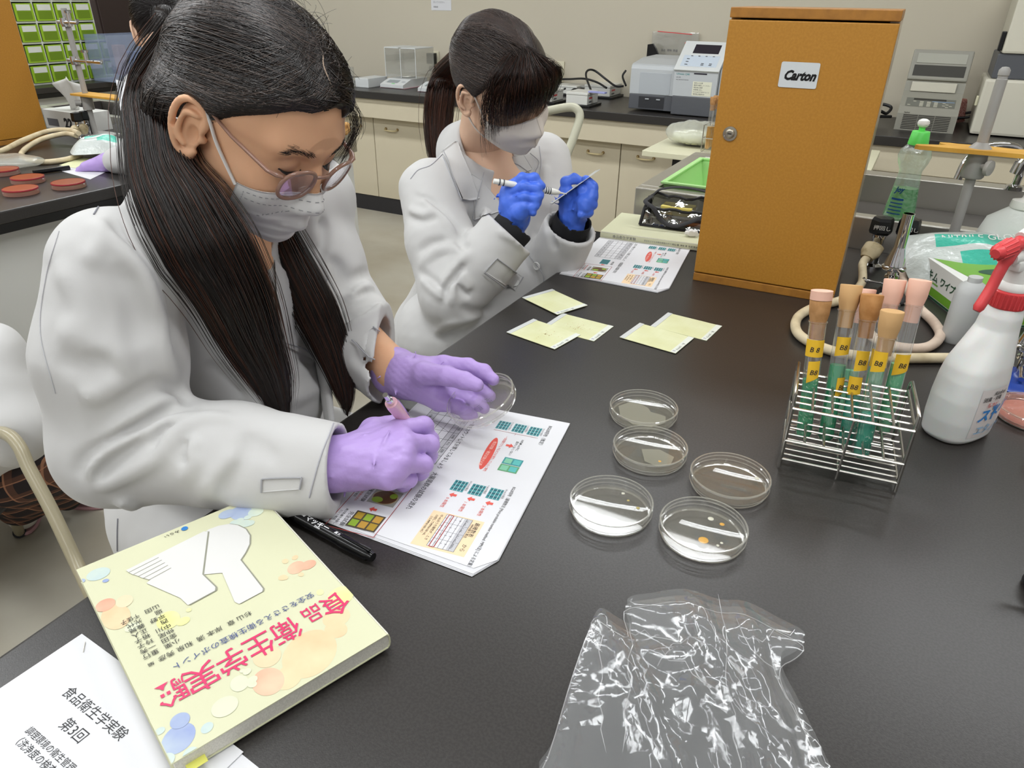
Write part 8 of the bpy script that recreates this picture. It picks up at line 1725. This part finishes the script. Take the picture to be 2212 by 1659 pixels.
for pts, lb in (([J(-60, 335, hz+.03), J(0, 327, hz+.02), J(50, 303, hz+.025), J(105, 283, hz+.035), J(150, 281, hz+.04), J(170, 288, hz+.045)], 'upper cream hose reaching the tap on the second bench'), ([J(175, 335, hz), J(140, 345, hz), (J(95, 350, hz)), J(58, 345, hz), J(46, 333, hz), J(62, 316, hz+.004), J(95, 299, hz+.02), J(140, 289, hz+.03), J(165, 293, hz+.035)], 'lower cream hose bending in a loop on the second bench')):
    b = MB(); b.tube(spline(pts, 7), 0.0085, rub, 12); b.build('rubber_hose', label=lb, cat='hose', group='cream hoses on the second bench')
for px_, py_, lb in ((178, 300, 'gas tap with a black knob nearest the second bench hoses'), (196, 296, 'gas tap with a black knob beside the grey rod on the second bench')):
    p = J(px_, py_, TT); t = empty('gas_tap', tuple(p), RZ, lb, 'gas tap', 'gas taps on the second bench')
    b = MB(); b.lathe([(0.020, 0), (0.020, 0.006), (0.011, 0.010), (0.011, 0.062), (0, 0.062)], chrome, 20); b.rod((0, 0, 0.045), (0.02, -0.03, 0.04), 0.009, chrome); b.build('post', t)
    b = MB(); b.lathe([(0.018, 0.063), (0.020, 0.068), (0.018, 0.094), (0, 0.097)], bk_, 6, smooth=False); b.build('knob', t)
    b = MB(); b.rod((0.02, -0.03, 0.04), (0.045, -0.05, 0.035), 0.016, cone_c, 16); b.build('rubber_collar', t)
# tissue box
p = RM(-3.13, 1.80, TT); t = empty('tissue_box', tuple(p), RZ, 'white tissue box with a tissue standing out, on the second bench', 'box')
b = MB(); b.box((0, 0, 0), (0.25, 0.12, 0.072), bw, 0.001); b.text('22', 0.13, 0.012, 0.05, 0.0012, bk_, bold=0.05, mtx=F1); b.rect(0.02, 0.012, 0.09, 0.04, 0.0008, ink_g, mtx=F1); b.build('carton', t)
vs = []; n = 10
for i in range(n+1):
    for j in range(n+1): u, v = i/n*2-1, j/n; wd = 0.018+0.075*v-0.05*max(0, v-0.75); vs.append((0.125+u*wd+0.01*math.sin(4*v), 0.06+0.014*math.sin(5*u+3*v), 0.070+0.125*v-0.03*abs(u)*v))
me = npmesh('tissue', vs, [np.array([(i*(n+1)+j, (i+1)*(n+1)+j, (i+1)*(n+1)+j+1, i*(n+1)+j+1) for i in range(n) for j in range(n)])], mat('tissue', 'D6D6D2', 0.8)); ob = link('tissue', me, t); md = ob.modifiers.new('thickness', 'SOLIDIFY'); md.thickness = 0.001
# stand with clamps
p = J(208, 296, TT); t = empty('laboratory_stand', tuple(p), RZ, 'grey rod stand with chrome clamps and yellow board on the second bench', 'laboratory stand')
b = MB(); b.box((-0.05, -0.06, 0), (0.07, 0.06, 0.012), grey_p, 0.002); b.build('base', t); b = MB(); b.rod((0, 0, 0.012), (0, 0, 0.44), 0.010, grey_p, 16); b.build('rod', t)
for z_, ln in ((0.395, 0.08), (0.27, 0.16)):
    b = MB(); b.rod((-0.03, -0.014, z_), (ln, -0.014, z_), 0.006, chrome, 12); b.lathe([(0.016, -0.014), (0.018, 0), (0.016, 0.014)], chrome, 10, (0, -0.006, z_), smooth=False); b.rod((ln*0.5, -0.014, z_-0.012), (ln*0.5, -0.014, z_+0.035), 0.007, chrome); b.lathe([(0.012, 0), (0.013, 0.008), (0, 0.01)], chrome, 12, (ln*0.5, -0.014, z_+0.03)); b.rod((ln, -0.014, z_), (ln+0.03, -0.03, z_+0.01), 0.004, chrome); b.build('clamp', t)
b = MB(); b.box((-0.04, -0.035, 0.150), (0.24, 0.035, 0.158), yw, 0.002); b.build('board', t, label='yellow wooden board'); b = MB(); b.rod((0, 0, 0.10), (0, 0, 0.149), 0.020, grey_p, 20); b.rod((-0.01, -0.02, 0.125), (-0.02, -0.036, 0.125), 0.011, grey_p, 16); b.build('collar', t)
glove_pack('glove_pack', tuple(J(222, 330, TT+0.012)), 0.5, (0.095, 0.075, 0.045), 'white and teal glove pack on the second bench')
b = MB(); 
q4_ = [J(112, 364, TT)[:2], J(195, 388, TT)[:2], J(270, 352, TT)[:2], J(175, 335, TT)[:2]]; q4_[3] = (q4_[3]*0.4+q4_[0]*0.35+q4_[2]*0.25)
sheet(b, [tuple(q) for q in q4_], TT+0.0004, paper_m); b.build('paper_sheet', label='white sheet under the lilac gloved hand on the second bench', cat='paper')
b = MB(); q5 = [J(128, 358, TT)[:2], J(205, 372, TT)[:2], J(245, 352, TT)[:2], J(178, 341, TT)[:2]]; sheet(b, [tuple(q) for q in q5], TT+0.0014, mat('culture_sheet', 'E2E4BC', 0.4)); b.build('culture_sheet', label='pale yellow sheet on top of the white one on the second bench', cat='culture sheet')
b = MB(); b.rod(J(72, 373, TT+0.0075), J(150, 362, TT+0.0075), 0.007, mat('marker_black', '121214', 0.22), 16); b.build('marker_pen', label='black marker lying on the second bench behind the red dishes', cat='pen')
sd5 = SDF(J(15, 348, TT)-0.16, J(15, 348, TT)+0.16, 0.005); sd5.ellip(J(15, 348, TT+0.016), (0.12, 0.07, 0.020)); sd5.warp(lambda x, y, z: 0.004*vnoise(x, y, z, 50, 2)); sd5.cut((0, 0, TT+0.001), (0, 0, -1)); tag(sd5.build('plastic_bag', cb), 'clear bag lying between the hoses and red dishes, left picture edge', 'plastic bag')
# white sheet held up by the bent student
b = MB(); pA, pB, pC, pD = K(250, 172, 1.98), K(292, 182, 1.98), K(300, 262, 1.96), K(264, 262, 1.96); nn_ = fw_*0.001; b.add([tuple(x_) for x_ in (pA, pB, pC, pD)]+[tuple(np.array(x_)+nn_) for x_ in (pA, pB, pC, pD)], [(0, 1, 2, 3), (7, 6, 5, 4), (0, 4, 5, 1), (1, 5, 6, 2), (2, 6, 7, 3), (3, 7, 4, 0)], paper_m); b.build('paper_sheet', label='white sheet held upright in front of the bent student', cat='paper')
# sponge on the sink end
b = MB(); sd6 = SDF(RM(-2.02, 2.345, 0.79), RM(-2.02, 2.345, 0.95)+0.12, 0.004)
p = J(735, 291, 0.832); sd6 = SDF(p-0.08, p+0.08, 0.003); sd6.rbox(p+np.array([-0.01, 0, 0.022]), (0.045, 0.03, 0.020), r=0.012); sd6.warp(lambda x, y, z: 0.003*vnoise(x, y, z, 120, 3)); tag(sd6.build('sponge', mat('sponge_brown', '9A6A38', 0.9, noise=('C79A60', 60, 4, .4, .6))), 'worn brown sponge on the steel rim beside the glasses', 'sponge')
# green drawer unit
DG = thin('drawer_green', '9CC82A', tint=(0.75, 0.92, 0.35), gloss=0.15, rough=0.1, haze=0.75); gb = mat('drawer_fill', '5E7A1E', 0.6); fr_w = mat('unit_white', 'D9DCD4', 0.5)
p0_ = J(232, 170, TT); t = empty('drawer_unit', tuple(p0_), RZ+math.pi/2, 'rack of small green see-through drawers with white labels on the farthest bench', 'drawer unit'); cw, chh, nc, nr = 0.118, 0.108, 6, 6
b = MB()
for i in range(nc+1): b.box((-cw*i-0.004, 0, 0), (-cw*i+0.004, 0.22, chh*nr+0.012), fr_w)
for j in range(nr+1): b.box((-cw*nc-0.004, -0.001, chh*j), (0.004, 0.22, chh*j+0.010), fr_w)
b.box((-cw*nc, 0.2205, 0), (0, 0.226, chh*nr+0.012), fr_w); b.build('frame', t)
for i in range(nc):
    for j in range(nr):
        x0, z0 = -cw*(i+1)+0.006, chh*j+0.011; b = MB(); b.box((x0, -0.008, z0), (x0+cw-0.012, -0.004, z0+chh-0.018), mat('drawer_lime', '93B82A', 0.3)); b.box((x0+0.004, -0.0035, z0+0.002), (x0+cw-0.016, 0.21, z0+0.05), gb); b.rect(x0+0.012, z0+0.008, x0+cw-0.024, z0+chh*0.46, 0.0, mat('drawer_olive', '6C8A1C', 0.4), mtx=Matrix.Translation((0, -0.0085, 0)) @ F1)  # lower part of each drawer front is a darker olive green
        dw_ = b.build('drawer', t); b = MB(); b.box((x0+0.014, -0.0105, z0+chh*0.50), (x0+cw-0.026, -0.0085, z0+chh*0.78), fr_w); b.build('label', dw_)
# tall dark cupboard and the glass tank beyond
t = empty('dark_cupboard', tuple(RM(-5.42, 3.66, 0)), RZ, 'tall dark brown cupboard in the far left corner', 'cupboard'); b = MB(); dbr = mat('wood_dark', '3F322F', 0.5); b.box((-0.74, 0, 0), (0.1, 0.6, 2.1), dbr, 0.004); b.build('body', t); b = MB(); b.box((-0.37, -0.012, 0.1), (-0.005, -0.001, 2.05), dbr, 0.002); b.build('door', t); b = MB(); b.box((0.0, -0.012, 0.1), (0.09, -0.001, 2.05), dbr, 0.002); b.build('door', t)
t = empty('glass_tank', tuple(J(300, 174, TT)), RZ+math.pi/2, 'clear glass tank with pale blue and pink reflections on the farthest bench', 'tank')
gk = thin('tank_glass', 'C9D6EE', tint=(0.86, 0.9, 1), gloss=0.3, rough=0.04, haze=0.3); b = MB(); 
for lo, hi in (((-0.16, 0, 0), (0.16, 0.004, 0.26)), ((-0.16, 0.2, 0), (0.16, 0.204, 0.26)), ((-0.16, 0.005, 0), (-0.156, 0.199, 0.26)), ((0.156, 0.005, 0), (0.16, 0.199, 0.26))): b.box(lo, hi, gk)
b.build('pane', t); b = MB(); b.box((-0.155, 0.005, 0.001), (0.155, 0.199, 0.03), bw); b.build('base', t); b = MB(); b.box((-0.05, 0.06, 0.031), (0.0, 0.12, 0.2), mat('reflection_pink', 'CFA39C', 0.5)); b.box((0.02, 0.05, 0.031), (0.09, 0.12, 0.16), mat('reflection_blue', '6A86C0', 0.5)); b.build('contents', t)  # reflections in the glass put in as pink and blue coloured blocks
